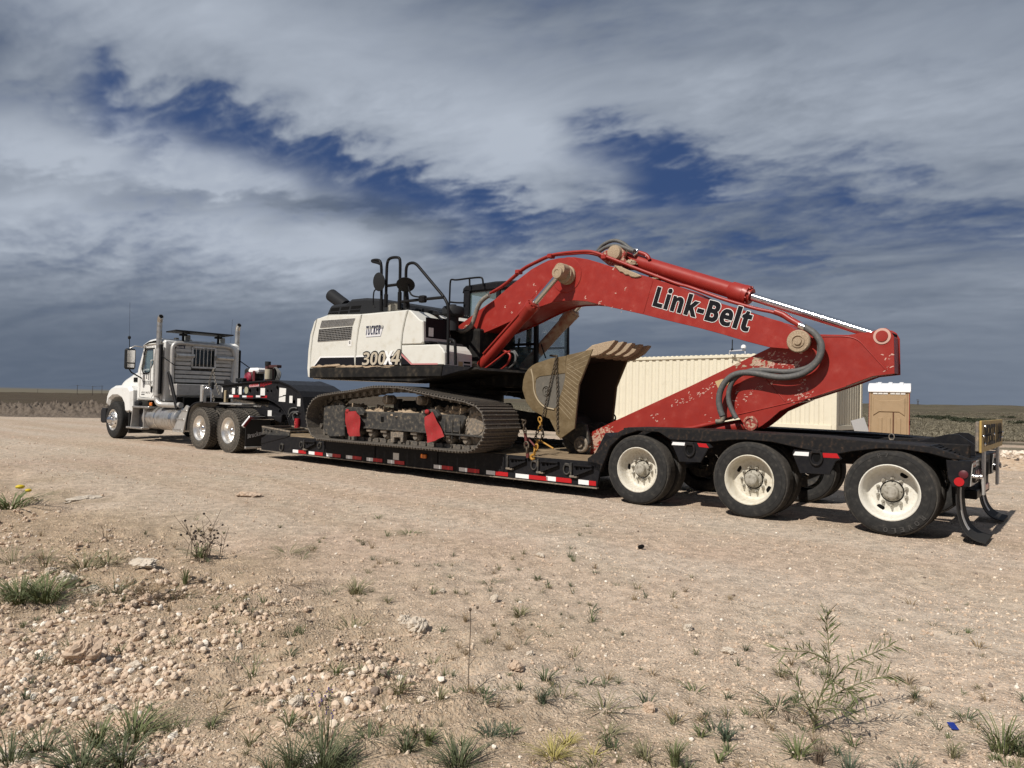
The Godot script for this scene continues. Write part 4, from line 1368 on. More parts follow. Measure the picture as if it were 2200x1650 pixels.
	for s in [0, 1]:
		var z := 0.0 if s == 0 else -2.5
		var fb2 := MB.new()
		fb2.prism(P2([-3.825,0.56,-3.651,0.683,-3.54,0.812,-3.322,0.964,-3.186,1.027,-2.257,1.045,-0.717,1.026,0.403,0.978,0.753,0.864,0.552,0.863,0.366,0.908,0.129,0.932,-0.094,0.928,-0.373,0.88,-0.517,0.84,-0.868,0.869,-1.24,0.934,-1.575,0.946,-1.808,0.925,-2.036,0.889,-2.557,0.891,-2.726,0.982,-3.036,0.986,-3.284,0.902,-3.464,0.746,-3.549,0.548,-3.621,0.381,-3.822,0.463]), z - 0.1, z, 0.008)
		part("fender_side", fb2, br, t)
		var tp2 := P2([-3.651,0.683,-3.54,0.812,-3.322,0.964,-3.186,1.027,-2.257,1.045,-0.717,1.026,0.403,0.978])
		var tpb := MB.new()
		for i in tp2.size() - 1:
			tpb.bar(Vector3(tp2[i].x, tp2[i].y - 0.012, z - 0.31 if s == 0 else z + 0.21), Vector3(tp2[i + 1].x, tp2[i + 1].y - 0.012, z - 0.31 if s == 0 else z + 0.21), 0.6, 0.022)
		part("fender_top", tpb, br, t)
	for zz in [-0.72, -1.88]:
		boxp("frame_rail", Vector3(-1.5, 0.84, zz), Vector3(4.3, 0.3, 0.09), br, t, 0.01)
	for x in [-3.2, -2.3, -0.8, 0.35]:
		boxp("frame_cross", Vector3(x, 0.8, -1.3), Vector3(0.12, 0.2, 1.1), bk, t, 0.01)
	boxp("deck_step", Vector3(-3.68, 0.72, -1.3), Vector3(0.12, 0.42, 2.3), bk, t, 0.01, Basis(Vector3(0, 0, 1), -0.5))
	# hanging brackets between the wheels
	for q in [[P2([-2.545,0.872,-2.523,0.884,-2.026,0.872,-1.977,0.831,-2.039,0.805,-2.134,0.629,-2.422,0.618]), P2([-2.515,0.867,-2.346,0.867,-2.353,0.829,-2.532,0.828]), P2([-2.181,0.872,-2.061,0.87,-2.025,0.819,-2.154,0.824]), Vector3(-2.277,0.773,0.02)], [P2([-1.012,0.822,-0.994,0.86,-0.528,0.856,-0.472,0.793,-0.538,0.758,-0.598,0.606,-0.919,0.597]), P2([-0.976,0.842,-0.823,0.844,-0.828,0.798,-0.999,0.798]), P2([-0.674,0.846,-0.523,0.848,-0.494,0.797,-0.673,0.794]), Vector3(-0.742,0.775,0.02)]]:
		plate("tie_down_bracket", q[0], -0.02, 0.008, bk, t, 0.004)
		plate("reflector_white", q[1], 0.0085, 0.0115, M["refl_white"], t)
		plate("reflector_red", q[2], 0.0085, 0.0115, M["refl_red"], t)
		d_ring("chain_ring", q[3] + Vector3(0, 0.01, 0), 0.085, 0.0, M["black_rust"], t)
		var dk := MB.new()
		dk.prism(circ(Vector2(q[3].x, q[3].y + 0.035), 0.042, 14, 0.075), 0.0085, 0.0105)
		part("ring_pocket", dk, M["dark"], t)
	var eyeb := Vector3(-0.029,1.022,-0.25)
	d_ring("lifting_eye", eyeb + Vector3(0, 0.03, 0), 0.035, PI, M["steel"], t)
	# tail: sloping treads, light box, chrome panel
	for s in [0, 1]:
		var zc := -0.31 if s == 0 else -2.29
		var sl := MB.new()
		sl.bar(Vector3(0.36, 0.975, zc), Vector3(0.62, 0.845, zc), 0.6, 0.02)
		part("tail_ramp", sl, br, t)
		for k in 7:
			boxp("ramp_tread", Vector3(0.38 + k * 0.037, 0.982 - k * 0.0185, zc), Vector3(0.01, 0.014, 0.58), bk, t, 0.0, Basis(Vector3(0, 0, 1), -0.46))
		var lb := MB.new()
		var z0 := 0.0 if s == 0 else -2.0
		lb.prism(P2([0.52, 0.85, 0.74, 0.85, 0.72, 0.59, 0.58, 0.58, 0.54, 0.66]), z0 - 0.6, z0, 0.008)
		part("tail_box", lb, bk, t)
		var pz := -0.3 if s == 0 else -2.3
		boxp("chrome_panel", Vector3(0.737, 0.715, pz), Vector3(0.012, 0.24, 0.52), M["alu_dull"], t, 0.003, Basis(Vector3(0, 0, 1), -0.07))
		for k in 3:
			var lp := MB.new()
			var c := Vector3(0.742, 0.705, pz + 0.15 - k * 0.16)
			lp.lathe(P2([0.078, 0.0, 0.078, 0.02, 0.062, 0.024]), 20, Transform3D(Basis(Vector3.UP, PI / 2), c))
			part("lamp_ring", lp, M["rubber"], t)
			var ll := MB.new()
			ll.lathe(P2([0.062, 0.018, 0.05, 0.03, 0.0, 0.034]), 20, Transform3D(Basis(Vector3.UP, PI / 2), c))
			part("tail_lamp", ll, mat(L(0.06, 0.006, 0.008), 0.25), t)
		boxp("reflector_red", Vector3(0.748, 0.815, pz + 0.12), Vector3(0.003, 0.05, 0.24), mat(L(0.3, 0.09, 0.05), 0.4), t, 0.0)
		boxp("reflector_white", Vector3(0.748, 0.815, pz - 0.12), Vector3(0.003, 0.05, 0.22), M["refl_white"], t, 0.0)
		var kn := MB.new()
		kn.lathe(P2([0.022, 0, 0.022, 0.05, 0.012, 0.06, 0.03, 0.064, 0.03, 0.08, 0, 0.085]), 14, Transform3D(Basis(Vector3.UP, PI / 2), Vector3(0.745, 0.7, pz + 0.24)))
		part("strap_stud", kn, M["chrome"], t)
		# curled mud flap with a steel stiffener down the middle
		var mp := smooth(flat3(P2([0.6, 0.6, 0.6, 0.42, 0.625, 0.24, 0.68, 0.12, 0.76, 0.055, 0.86, 0.03]), 0), 4)
		var fl := PackedVector2Array()
		for v in mp:
			fl.append(Vector2(v.x, v.y))
		for i in range(mp.size() - 1, -1, -1):
			fl.append(Vector2(mp[i].x + 0.012 * (1 - float(i) / mp.size()), mp[i].y + 0.012 * float(i) / mp.size() + 0.003))
		var fb3 := MB.new()
		var zf := -0.08 if s == 0 else -1.95
		fb3.prism(fl, zf - 0.6, zf, 0.0)
		part("mud_flap", fb3, M["rubber"], t)
		var sf := MB.new()
		for i in range(0, mp.size() - 9):
			var a := mp[i] + Vector3(0.016, 0.006, zf - 0.22)
			var b := mp[i + 1] + Vector3(0.016, 0.006, zf - 0.22)
			sf.bar(a, b, 0.1, 0.006, Vector3(1, 0.2, 0))
		part("flap_stiffener", sf, M["alu_dull"], t)
	boxp("tail_cross_beam", Vector3(0.62, 0.72, -1.3), Vector3(0.2, 0.26, 1.4), bk, t, 0.015)
	var sl1 := MB.new()
	sl1.lathe(P2([0.042, 0, 0.042, 0.01, 0.036, 0.013, 0, 0.016]), 20, Transform3D(Basis(), Vector3(0.675,0.716,0)))
	part("side_lamp", sl1, mat(L(0.09, 0.008, 0.014), 0.5), t)
	var sl2 := MB.new()
	sl2.lathe(P2([0.045, 0, 0.045, 0.008, 0, 0.01]), 20, Transform3D(Basis(), Vector3(0.638,0.639,0)))
	part("side_reflector", sl2, M["refl_red"], t)
	var tri1 := MB.new()
	tri1.prism(P2([-0.1, 0.93, 0.42, 1.09, 0.52, 1.09, 0.68, 0.98, 0.68, 0.86, -0.1, 0.88]), -0.95, -0.9, 0.006)
	part("tail_gusset", tri1, bk, t)
	var tri2 := MB.new()
	tri2.prism(P2([-0.1, 0.93, 0.42, 1.09, 0.52, 1.09, 0.68, 0.98, 0.68, 0.86, -0.1, 0.88]), -1.75, -1.7, 0.006)
	part("tail_gusset", tri2, bk, t)
	# tail banner on two posts, centre plate with plate number well
	for z in [-0.55, -2.0]:
		boxp("banner_post", Vector3(0.79, 0.72, z), Vector3(0.03, 0.5, 0.12), M["alu_dull"], t, 0.006)
	boxp("banner_backing", Vector3(0.765, 1.095, -1.3), Vector3(0.035, 0.31, 2.18), M["steel"], t, 0.008)
	boxp("oversize_banner", Vector3(0.795, 1.095, -1.3), Vector3(0.022, 0.33, 2.2), M["sign_yellow"], t, 0.006)
	word("banner_lettering", "OVERSIZE LOAD", Vector3(0.807, 0.985, -0.36), Vector3(0, 0, -1.9), 0.235, Vector3(1, 0, 0), M["letter_black"], t)
	boxp("banner_fold", Vector3(0.8085, 1.1, -0.62), Vector3(0.008, 0.014, 0.75), M["dark"], t, 0.0)
	boxp("banner_fold", Vector3(0.8085, 1.1, -2.05), Vector3(0.008, 0.014, 0.45), M["dark"], t, 0.0)
	for q in [[1.2, -0.42], [1.1, -0.3], [1.1, -1.3], [1.015, -0.4], [1.04, -2.2], [1.1, -2.3]]:
		var bo := MB.new()
		bo.lathe(P2([0.016, 0, 0.016, 0.01, 0.01, 0.018, 0, 0.02]), 10, Transform3D(Basis(Vector3.UP, PI / 2), Vector3(0.806, q[0], q[1])))
		part("banner_bolt", bo, M["chrome"], t)
	boxp("number_plate", Vector3(0.74, 0.62, -1.25), Vector3(0.012, 0.36, 0.5), M["frame_dark"], t, 0.004)
	boxp("plate_well", Vector3(0.75, 0.7, -1.25), Vector3(0.012, 0.15, 0.28), M["dark"], t, 0.004)
	boxp("rear_lamp_bar", Vector3(0.75, 0.5, -1.25), Vector3(0.015, 0.07, 0.3), M["lamp_red"], t, 0.006)
	boxp("under_ride_bar", Vector3(0.66, 0.45, -1.3), Vector3(0.12, 0.1, 1.2), bk, t, 0.01)
func tyre_words(t: Node3D, s: String, c: Vector3, r: float, a0: float, a1: float, h: float):
	for i in s.length():
		var a := lerpf(a0, a1, float(i) / maxf(1, s.length() - 1))
		var up := Vector3(cos(a), sin(a), 0)
		var x := Vector3(sin(a), -cos(a), 0)
		word("tyre_letter", s[i], c + up * r - x * h * 0.4, x * h * 0.85, h, Vector3(0, 0, 1), M["tire_letter"], t)

func truck():
	var t := thing("semi_truck", "white day cab semi truck hitched to the lowboy, twin exhaust stacks", "truck", Vector3(-16.9, 0, -1.27))
	var wh: Material = M["truck_white"]
	var bk: Material = M["black"]
	var al: Material = M["alu"]
	var ad: Material = M["alu_dull"]
	var zc := -1.27
	# wheels
	var R := 0.506
	var dt := MB.new()
	dt.lathe(tyre_profile(R, 0.27, true), 56)
	for k in 44:
		for j in 4:
			var a := TAU * (k + 0.5 * (j % 2)) / 44
			var c := Vector3(cos(a), sin(a), 0)
			var z := -0.045 - 0.06 * j
			dt.box(Vector3(c.x * (R - 0.013), c.y * (R - 0.013), z - 0.0 if j else z + 0.006), Vector3(0.03, 0.052, 0.05 if j % 3 else 0.062), Basis(c, Vector3(-c.y, c.x, 0), Vector3(0, 0, 1)) * Basis(Vector3(1, 0, 0), 0.25 if j % 2 else -0.25))
	var dty := dt.mesh(M["tire_dust"])
	var dr := MB.new()
	dr.lathe(P2([0.262, -0.25, 0.304, -0.02, 0.3, -0.002, 0.288, -0.004, 0.28, -0.02, 0.268, -0.04, 0.255, -0.06, 0.25, -0.13, 0.235, -0.155, 0.2, -0.17, 0.11, -0.175]), 48)
	var drim := dr.mesh(M["rim_alu"])
	var hc := MB.new()
	hc.lathe(P2([0.1, -0.176, 0.096, -0.155, 0.078, -0.145, 0.072, -0.105, 0.058, -0.078, 0.035, -0.066, 0, -0.062]), 32)
	var hcap := hc.mesh(M["chrome"])
	var ib := MB.new()
	ib.lathe(P2([0.29, -0.05, 0.1, -0.06]), 24)
	var inn := ib.mesh(M["frame_dark"])
	var drive := wheel_part(dty, drim, [["hub_cap", hcap]])
	var drive_in := wheel_part(dty, inn, [])
	for x in [-13.61, -14.93]:
		put_wheel(drive, t, Vector3(x, R, -0.05), false, x)
		put_wheel(drive_in, t, Vector3(x, R, -0.38), false, x * 2)
		put_wheel(drive_in, t, Vector3(x, R, -2.16), true, x * 3)
		put_wheel(drive, t, Vector3(x, R, -2.49), true, x * 4)
		var ax := MB.new()
		ax.cyl(Vector3(x, R, -0.3), Vector3(x, R, -2.24), 0.09)
		part("axle", ax, bk, t)
	var sb := MB.new()
	sb.lathe(tyre_profile(0.525, 0.29), 56)
	var sty := sb.mesh(M["tire"])
	var sr := MB.new()
	sr.lathe(P2([0.262, -0.25, 0.304, -0.02, 0.3, 0.0, 0.288, -0.002, 0.275, -0.03, 0.262, -0.05, 0.25, -0.03, 0.225, 0.0, 0.17, 0.025, 0.13, 0.03, 0.11, 0.035]), 40)
	var srim := sr.mesh(M["rim_alu"])
	var hh := MB.new()
	for k in 10:
		var a := TAU * k / 10
		var xf := Transform3D(Basis(), Vector3(cos(a) * 0.222, sin(a) * 0.222, 0.0035))
		hh.lathe(P2([0.026, 0, 0.02, 0.004, 0, 0.0045]), 12, xf)
	var hhm := hh.mesh(M["dark"])
	var hu := MB.new()
	hu.lathe(P2([0.115, 0.032, 0.1, 0.06, 0.085, 0.12, 0.06, 0.135, 0, 0.138]), 24)
	for k in 10:
		var a := TAU * (k + 0.5) / 10
		hu.cyl(Vector3(cos(a) * 0.146, sin(a) * 0.146, 0.025), Vector3(cos(a) * 0.146, sin(a) * 0.146, 0.085), 0.02, 8, 0.014)
	var hum := hu.mesh(M["chrome"])
	var steer := wheel_part(sty, srim, [["hand_hole", hhm], ["hub", hum]])
	for c in steer.get_children():
		if c.name == "hand_hole":
			c.set_meta("kind", "stuff")
	put_wheel(steer, t, Vector3(-19.9, 0.525, -0.06), false, 0.2)
	put_wheel(steer, t, Vector3(-19.9, 0.525, -2.48), true, 0.5)
	drive.free(); drive_in.free(); steer.free()
	# frame
	for s in [-1, 1]:
		boxp("frame_rail", Vector3(-16.7, 0.88, zc + s * 0.43), Vector3(7.9, 0.27, 0.08), bk, t)
	for x in [-19.9, -18.4, -17.0, -15.6, -14.3, -13.0]:
		boxp("frame_cross_member", Vector3(x, 0.86, zc), Vector3(0.15, 0.2, 0.8), bk, t)
	var fa := MB.new()
	fa.cyl(Vector3(-19.9, 0.5, -0.3), Vector3(-19.9, 0.5, -2.24), 0.08)
	part("front_axle", fa, bk, t)
	boxp("engine_block", Vector3(-19.4, 1.15, zc), Vector3(1.6, 0.7, 0.8), M["dark"], t, 0.05)
	boxp("transmission", Vector3(-18.2, 0.8, zc), Vector3(0.9, 0.5, 0.6), M["dark"], t, 0.05)
	boxp("bumper", Vector3(-20.78, 0.62, zc), Vector3(0.14, 0.42, 2.36), M["plastic"], t, 0.04)
	boxp("bumper_end", Vector3(-20.62, 0.64, -0.12), Vector3(0.3, 0.42, 0.06), M["plastic"], t, 0.02)
	# hood and front fenders
	var hd := MB.new()
	hd.prism(P2([-18.78, 1.25, -18.78, 2.0, -19.1, 1.98, -19.65, 1.86, -20.25, 1.68, -20.5, 1.5, -20.6, 1.25, -20.62, 0.85, -20.2, 0.85, -20.2, 1.25]), -2.1, -0.44, 0.09)
	part("hood", hd, wh, t)
	for s in [0, 1]:
		var fb := MB.new()
		var z0 := -0.62 if s == 0 else -2.46
		fb.prism(P2([-20.5, 0.92, -20.44, 1.22, -20.28, 1.42, -19.98, 1.5, -19.4, 1.52, -18.98, 1.5, -18.84, 1.38, -18.8, 0.78, -19.02, 0.74, -19.2, 0.76, -19.26, 0.98, -19.42, 1.12, -19.7, 1.19, -20.02, 1.18, -20.26, 1.08, -20.36, 0.92]), z0, z0 + 0.54, 0.07)
		part("front_fender", fb, wh, t)
	boxp("hood_vent", Vector3(-19.38, 1.68, -0.432), Vector3(0.24, 0.13, 0.02), M["dark"], t, 0.004)
	var hl := MB.new()
	hl.lathe(P2([0.05, 0, 0.04, 0.01, 0, 0.012]), 14, Transform3D(Basis(), Vector3(-19.05, 1.9, -0.438)))
	part("hood_badge", hl, M["alu"], t)
	boxp("hood_latch", Vector3(-18.92, 1.42, -0.40), Vector3(0.04, 0.22, 0.05), M["rubber"], t, 0.01)
	boxp("mud_guard", Vector3(-18.95, 0.5, -0.35), Vector3(0.05, 0.62, 0.5), M["rubber"], t, 0.01)
	# cab shell: side sheets with window openings, roof, back, front
	var xr := -17.22
	var side := P2([-18.76, 1.12, xr, 1.12, xr, 2.66, -18.16, 2.66, -18.42, 2.56, -18.74, 1.95])
	var win := P2([-18.52, 1.96, -18.34, 2.5, -17.86, 2.5, -17.84, 2.12, -18.05, 1.88, -18.42, 1.84])
	for s in [0, 1]:
		var z := -0.22 if s == 0 else -2.32
		var b := MB.new()
		# the sheet is built in pieces round the opening
		b.prism(P2([-18.76, 1.12, xr, 1.12, xr, 1.84, -18.05, 1.84, -18.42, 1.82, -18.7, 1.84, -18.75, 1.84]), z - 0.05 if s == 0 else z, z if s == 0 else z + 0.05)
		b.prism(P2([-18.05, 1.841, xr, 1.841, xr, 2.66, -17.86, 2.66, -17.86, 2.5, -17.84, 2.12]), z - 0.05 if s == 0 else z, z if s == 0 else z + 0.05)
		b.prism(P2([-18.75, 1.841, -18.7, 1.841, -18.42, 1.84, -18.52, 1.96, -18.34, 2.5, -17.861, 2.5, -17.861, 2.66, -18.16, 2.66, -18.42, 2.56, -18.74, 1.95]), z - 0.05 if s == 0 else z, z if s == 0 else z + 0.05)
		part("cab_side", b, wh, t)
		plate("side_window", win, z - 0.035 if s == 0 else z + 0.025, z - 0.025 if s == 0 else z + 0.035, M["glass"], t)
	var rf := MB.new()
	rf.prism(P2([-18.5, 2.58, -18.36, 2.68, -18.1, 2.75, -17.7, 2.78, -17.35, 2.77, -17.2, 2.7, -17.18, 2.6]), -2.36, -0.18, 0.06)
	part("cab_roof", rf, wh, t)
	var bw := MB.new()
	bw.box(Vector3(xr + 0.02, 1.55, zc), Vector3(0.05, 0.86, 2.06), Basis(), 0.01)
	bw.box(Vector3(xr + 0.02, 2.55, zc), Vector3(0.05, 0.16, 2.06), Basis(), 0.01)
	bw.box(Vector3(xr + 0.02, 2.225, zc + 0.7), Vector3(0.05, 0.49, 0.66), Basis(), 0.01)
	bw.box(Vector3(xr + 0.02, 2.225, zc - 0.7), Vector3(0.05, 0.49, 0.66), Basis(), 0.01)
	bw.box(Vector3(xr - 0.05, 2.3, -0.245), Vector3(0.2, 0.8, 0.07), Basis(), 0.02)
	part("cab_back", bw, wh, t)
	boxp("rear_window", Vector3(xr + 0.02, 2.225, zc), Vector3(0.01, 0.49, 0.74), M["glass_dark"], t, 0.0)
	boxp("windshield", Vector3(-18.6, 2.25, zc), Vector3(0.012, 0.72, 1.96), M["glass"], t, 0.0, Basis(Vector3(0, 0, 1), -0.46))
	boxp("cowl", Vector3(-18.72, 1.5, zc), Vector3(0.08, 0.8, 2.06), wh, t, 0.02)
	boxp("cab_floor", Vector3(-17.98, 1.15, zc), Vector3(1.5, 0.08, 2.04), bk, t)
	for z in [-0.72, -1.82]:
		boxp("seat", Vector3(-17.7, 1.62, z), Vector3(0.5, 0.14, 0.5), M["plastic"], t, 0.05)
		boxp("seat_back", Vector3(-17.45, 2.0, z), Vector3(0.16, 0.75, 0.48), M["plastic"], t, 0.05)
	var sw := MB.new()
	sw.lathe(P2([0.21, -0.012, 0.225, 0.0, 0.21, 0.012, 0.195, 0, 0.21, -0.012]), 24, Transform3D(Basis(Vector3.UP, -PI / 2) * Basis(Vector3.RIGHT, -0.6), Vector3(-18.2, 1.95, -1.82)))
	part("steering_wheel", sw, M["plastic"], t)
	boxp("dashboard", Vector3(-18.5, 1.78, zc), Vector3(0.35, 0.3, 2.0), M["plastic"], t, 0.05)
	# door detail on the near side
	var dz := -0.22
	var seam := MB.new()
	var dl := P3([-18.6, 1.2, dz, -18.6, 1.9, dz, -18.36, 2.56, dz, -17.78, 2.56, dz, -17.78, 1.28, dz, -17.9, 1.18, dz, -18.6, 1.2, dz])
	seam.tube(dl, 0.006, 6)
	part("door_seam", seam, M["plastic"], t)
	boxp("door_trim", Vector3(-18.2, 1.16, dz + 0.01), Vector3(1.0, 0.05, 0.02), mat(L(0.45, 0.45, 0.43), 0.4), t)
	var gh2 := MB.new()
	gh2.tube(round_corners(P3([-17.83, 1.5, dz, -17.83, 1.5, dz + 0.07, -17.83, 2.2, dz + 0.07, -17.83, 2.2, dz]), 0.05), 0.014, 8)
	part("grab_handle", gh2, al, t)
	boxp("door_handle", Vector3(-17.87, 1.42, dz + 0.015), Vector3(0.07, 0.17, 0.03), M["plastic"], t, 0.008)
	boxp("window_frame", Vector3(-18.08, 2.52, dz + 0.006), Vector3(0.62, 0.03, 0.014), M["plastic"], t, 0.003)
	pipe("window_seal", flat3(P2([-18.42, 1.84, -18.52, 1.96, -18.34, 2.5, -17.86, 2.5, -17.84, 2.12, -18.05, 1.88, -18.42, 1.84]), dz), 0.014, M["plastic"], t, 6)
	word("door_lettering", "TJ", Vector3(-18.28, 1.66, dz), Vector3(0.24, 0, 0), 0.17, Vector3(0, 0, 1), M["letter_black"], t, "Droid Serif")
	word("door_lettering", "TRUCKIN'", Vector3(-18.42, 1.54, dz), Vector3(0.56, 0, 0), 0.1, Vector3(0, 0, 1), M["letter_black"], t, "Droid Serif")
	word("door_lettering", "USDOT 3402752", Vector3(-18.5, 1.3, dz), Vector3(0.52, 0, 0), 0.05, Vector3(0, 0, 1), mat(L(0.1, 0.1, 0.1), 0.5), t, "Droid Sans", false)
	boxp("door_stripe", Vector3(-18.4, 1.27, dz + 0.0015), Vector3(0.2, 0.025, 0.003), M["letter_black"], t, 0.0)
	# mirror, its arms, aerials
	boxp("mirror", Vector3(-18.4, 2.22, 0.15), Vector3(0.12, 0.56, 0.27), M["plastic"], t, 0.04)
	boxp("mirror_glass", Vector3(-18.337, 2.29, 0.15), Vector3(0.012, 0.33, 0.2), M["chrome"], t, 0.0)
	boxp("mirror_glass", Vector3(-18.337, 2.04, 0.15), Vector3(0.012, 0.1, 0.18), M["chrome"], t, 0.0)
	pipe("mirror_arm", P3([-18.42, 2.5, 0.15, -18.36, 2.58, 0.05, -18.3, 2.55, -0.24]), 0.018, M["alu"], t)
	pipe("mirror_arm", P3([-18.42, 1.94, 0.15, -18.4, 1.86, 0.1, -18.5, 1.7, -0.24]), 0.018, M["pipe_black"], t)
	pipe("antenna", PackedVector3Array([Vector3(-18.42, 2.5, 0.16), Vector3(-18.45, 2.78, 0.16)]), 0.01, M["pipe_black"], t, 6)
	boxp("antenna_coil", Vector3(-18.46, 2.8, 0.16), Vector3(0.07, 0.09, 0.07), M["plastic"], t, 0.02)
	pipe("antenna", PackedVector3Array([Vector3(-18.46, 2.84, 0.16), Vector3(-18.5, 3.75, 0.16)]), 0.003, M["pipe_black"], t, 5)
	pipe("antenna", PackedVector3Array([Vector3(-17.7, 2.7, -2.32), Vector3(-17.62, 3.5, -2.32)]), 0.003, M["pipe_black"], t, 5)
	boxp("antenna_mount", Vector3(-17.7, 2.72, -2.32), Vector3(0.1, 0.05, 0.16), M["plastic"], t, 0.01)
	for q in [[-18.1, -0.5], [-18.0, -1.27], [-18.1, -2.0], [-17.7, -0.75]]:
		boxp("roof_marker", Vector3(q[0], 2.8, q[1]), Vector3(0.12, 0.08, 0.1), M["frame_dark"], t, 0.015)
	for q in [[-17.4, -0.9], [-17.4, -1.9]]:
		boxp("work_lamp", Vector3(q[0], 2.84, q[1]), Vector3(0.1, 0.15, 0.15), mat(L(0.3, 0.32, 0.32), 0.4), t, 0.015)
	# exhaust stacks
	for s in [0, 1]:
		var z := -0.12 if s == 0 else -2.42
		var x := -17.33 if s == 0 else -17.5
		var b := MB.new()
		b.tube(smooth(P3([x, 2.3, z, x, 3.1, z, x + 0.01, 3.2, z, x + 0.07, 3.3, z + 0.02, x + 0.12, 3.33, z + 0.02]), 4), 0.067, 16)
		part("stack_pipe", b, al, t)
		var ins := MB.new()
		ins.lathe(P2([0.055, 0.003, 0, 0.002]), 16, Transform3D(Basis(Vector3.UP, PI / 2) * Basis(Vector3.RIGHT, -0.5), Vector3(x + 0.122, 3.331, z + 0.02)))
		part("stack_mouth", ins, M["dark"], t)
		var g := MB.new()
		g.cyl(Vector3(x, 1.25, z), Vector3(x, 2.48, z), 0.098, 20)
		part("stack_guard", g, ad, t)
		var sl := MB.new()
		for k in 34:
			for a in [-0.5, -0.15, 0.2]:
				sl.box(Vector3(x + sin(a) * 0.099, 1.35 + k * 0.03, z + cos(a) * 0.099), Vector3(0.018, 0.012, 0.004), Basis(Vector3.UP, a))
		part("guard_slots", sl, M["dark"], t, "", true)
		var el := MB.new()
		el.tube(smooth(P3([x, 1.3, z, x, 1.15, z, x + 0.1, 1.04, z - 0.02, x + 0.3, 1.02, z - 0.1, x + 0.9, 1.02, z - 0.2]), 4), 0.075, 14)
		part("exhaust_elbow", el, ad, t)
		boxp("stack_bracket", Vector3(x + 0.13, 1.95, z), Vector3(0.1, 1.3, 0.06), M["pipe_black"], t, 0.01)
		pipe("stack_stay", PackedVector3Array([Vector3(x + 0.16, 2.3, z), Vector3(x + 0.5, 2.05, z - 0.2)]), 0.014, M["pipe_black"], t, 6)
	boxp("rack_stay", Vector3(-16.75, 1.4, -0.25), Vector3(0.1, 1.1, 0.06), bk, t, 0.01, Basis(Vector3(0, 0, 1), 0.5))
	# headache rack behind the cab
	var xk := -16.95
	var frame := round_corners(P3([-16.95,1.421,-0.312,-16.95,2.378,-0.297,-16.95,2.587,-0.309,-16.95,2.652,-0.432,-16.95,2.647,-1.789,-16.95,2.606,-1.963,-16.95,2.418,-2.033,-16.95,1.659,-1.979]), 0.14, 5)
	var rk := MB.new()
	rk.tube(frame, 0.055, 12)
	part("rack_frame", rk, ad, t)
	var near := P3([-16.97,2.273,-0.384,-16.97,2.251,-1.97])
	var zl: float = near[0].z
	var zr: float = near[1].z
	var wl := P3([-16.96,2.57,-0.837,-16.96,2.578,-1.474,-16.96,2.034,-1.471,-16.96,2.031,-0.832])
	for k in 8:
		var y := 1.66 + k * 0.115
		var segs := [[zl, zr]] if y < 1.98 else [[zl, wl[0].z + 0.02], [wl[1].z - 0.02, zr]]
		for sgm in segs:
			var b := MB.new()
			b.box(Vector3(xk - 0.02, y, (sgm[0] + sgm[1]) / 2), Vector3(0.05, 0.095, absf(sgm[1] - sgm[0])), Basis(), 0.012)
			part("rack_slat", b, M["alu_dull"], t)
	boxp("rack_sheet", Vector3(xk - 0.06, 1.85, (zl + zr) / 2), Vector3(0.02, 0.55, absf(zr - zl)), M["frame_dark"], t, 0.0)
	boxp("rack_panel", Vector3(xk - 0.03, 2.5, zl - 0.2), Vector3(0.03, 0.2, 0.46), ad, t, 0.006)
	boxp("rack_panel", Vector3(xk - 0.03, 2.48, zr + 0.24), Vector3(0.03, 0.2, 0.44), ad, t, 0.006)
	for i in 4:
		var a := wl[i]
		var c := wl[(i + 1) % 4]
		var b := MB.new()
		b.bar(a, c, 0.05, 0.05, Vector3(1, 0.01, 0))
		part("window_frame", b, al, t)
	for k in 5:
		var q := (k + 1) / 6.0
		var b := MB.new()
		b.tube(PackedVector3Array([wl[0].lerp(wl[1], q), wl[3].lerp(wl[2], q)]), 0.013, 8)
		part("window_bar", b, al, t)
	var wm := MB.new()
	wm.box(Vector3(xk - 0.12, 2.25, (wl[0].z + wl[1].z) / 2), Vector3(0.02, 0.52, 0.66))
	part("rack_window", wm, M["glass_dark"], t)
	boxp("maker_badge", Vector3(xk - 0.008, 2.545, zl - 0.12), Vector3(0.012, 0.1, 0.26), M["letter_navy"], t, 0.0)
	word("badge_lettering", "Merritt", Vector3(xk, 2.52, zl - 0.02), Vector3(0, 0, -0.2), 0.055, Vector3(1, 0, 0), M["letter_white"], t)
	for q in [P3([-16.9,2.314,-0.391,-16.9,2.329,-0.858]), P3([-16.9,2.31,-1.481,-16.9,2.319,-1.976])]:
		var b := MB.new()
		b.cyl(q[0], q[1], 0.055, 14)
		part("rack_lamp_tube", b, al, t)
	var bxq := P3([-16.6,1.554,-0.274,-16.6,1.29,-0.282,-16.6,1.315,-1.534])
	boxp("rack_tray", Vector3(-16.78, 1.42, -1.05), Vector3(0.34, 0.3, 1.55), ad, t, 0.01)
	boxp("deck_box", Vector3(-16.75, 1.05, -1.1), Vector3(0.4, 0.36, 1.3), M["dark"], t, 0.01)
	for z in [-0.62, -1.6]:
		boxp("solar_post", Vector3(xk - 0.1, 2.78, z), Vector3(0.05, 0.32, 0.06), M["plastic"], t, 0.01)
		boxp("solar_bracket", Vector3(xk - 0.1, 2.88, z), Vector3(0.12, 0.05, 0.18), M["plastic"], t, 0.01)
	boxp("solar_panel", Vector3(xk - 0.15, 2.96, -1.12), Vector3(0.55, 0.035, 1.62), M["plastic"], t, 0.006, Basis(Vector3(0, 0, 1), 0.04))
	# hanging chain bundle on the rack
	var hook := Vector3(-16.05,1.958,-0.95)
	var ch := MB.new()
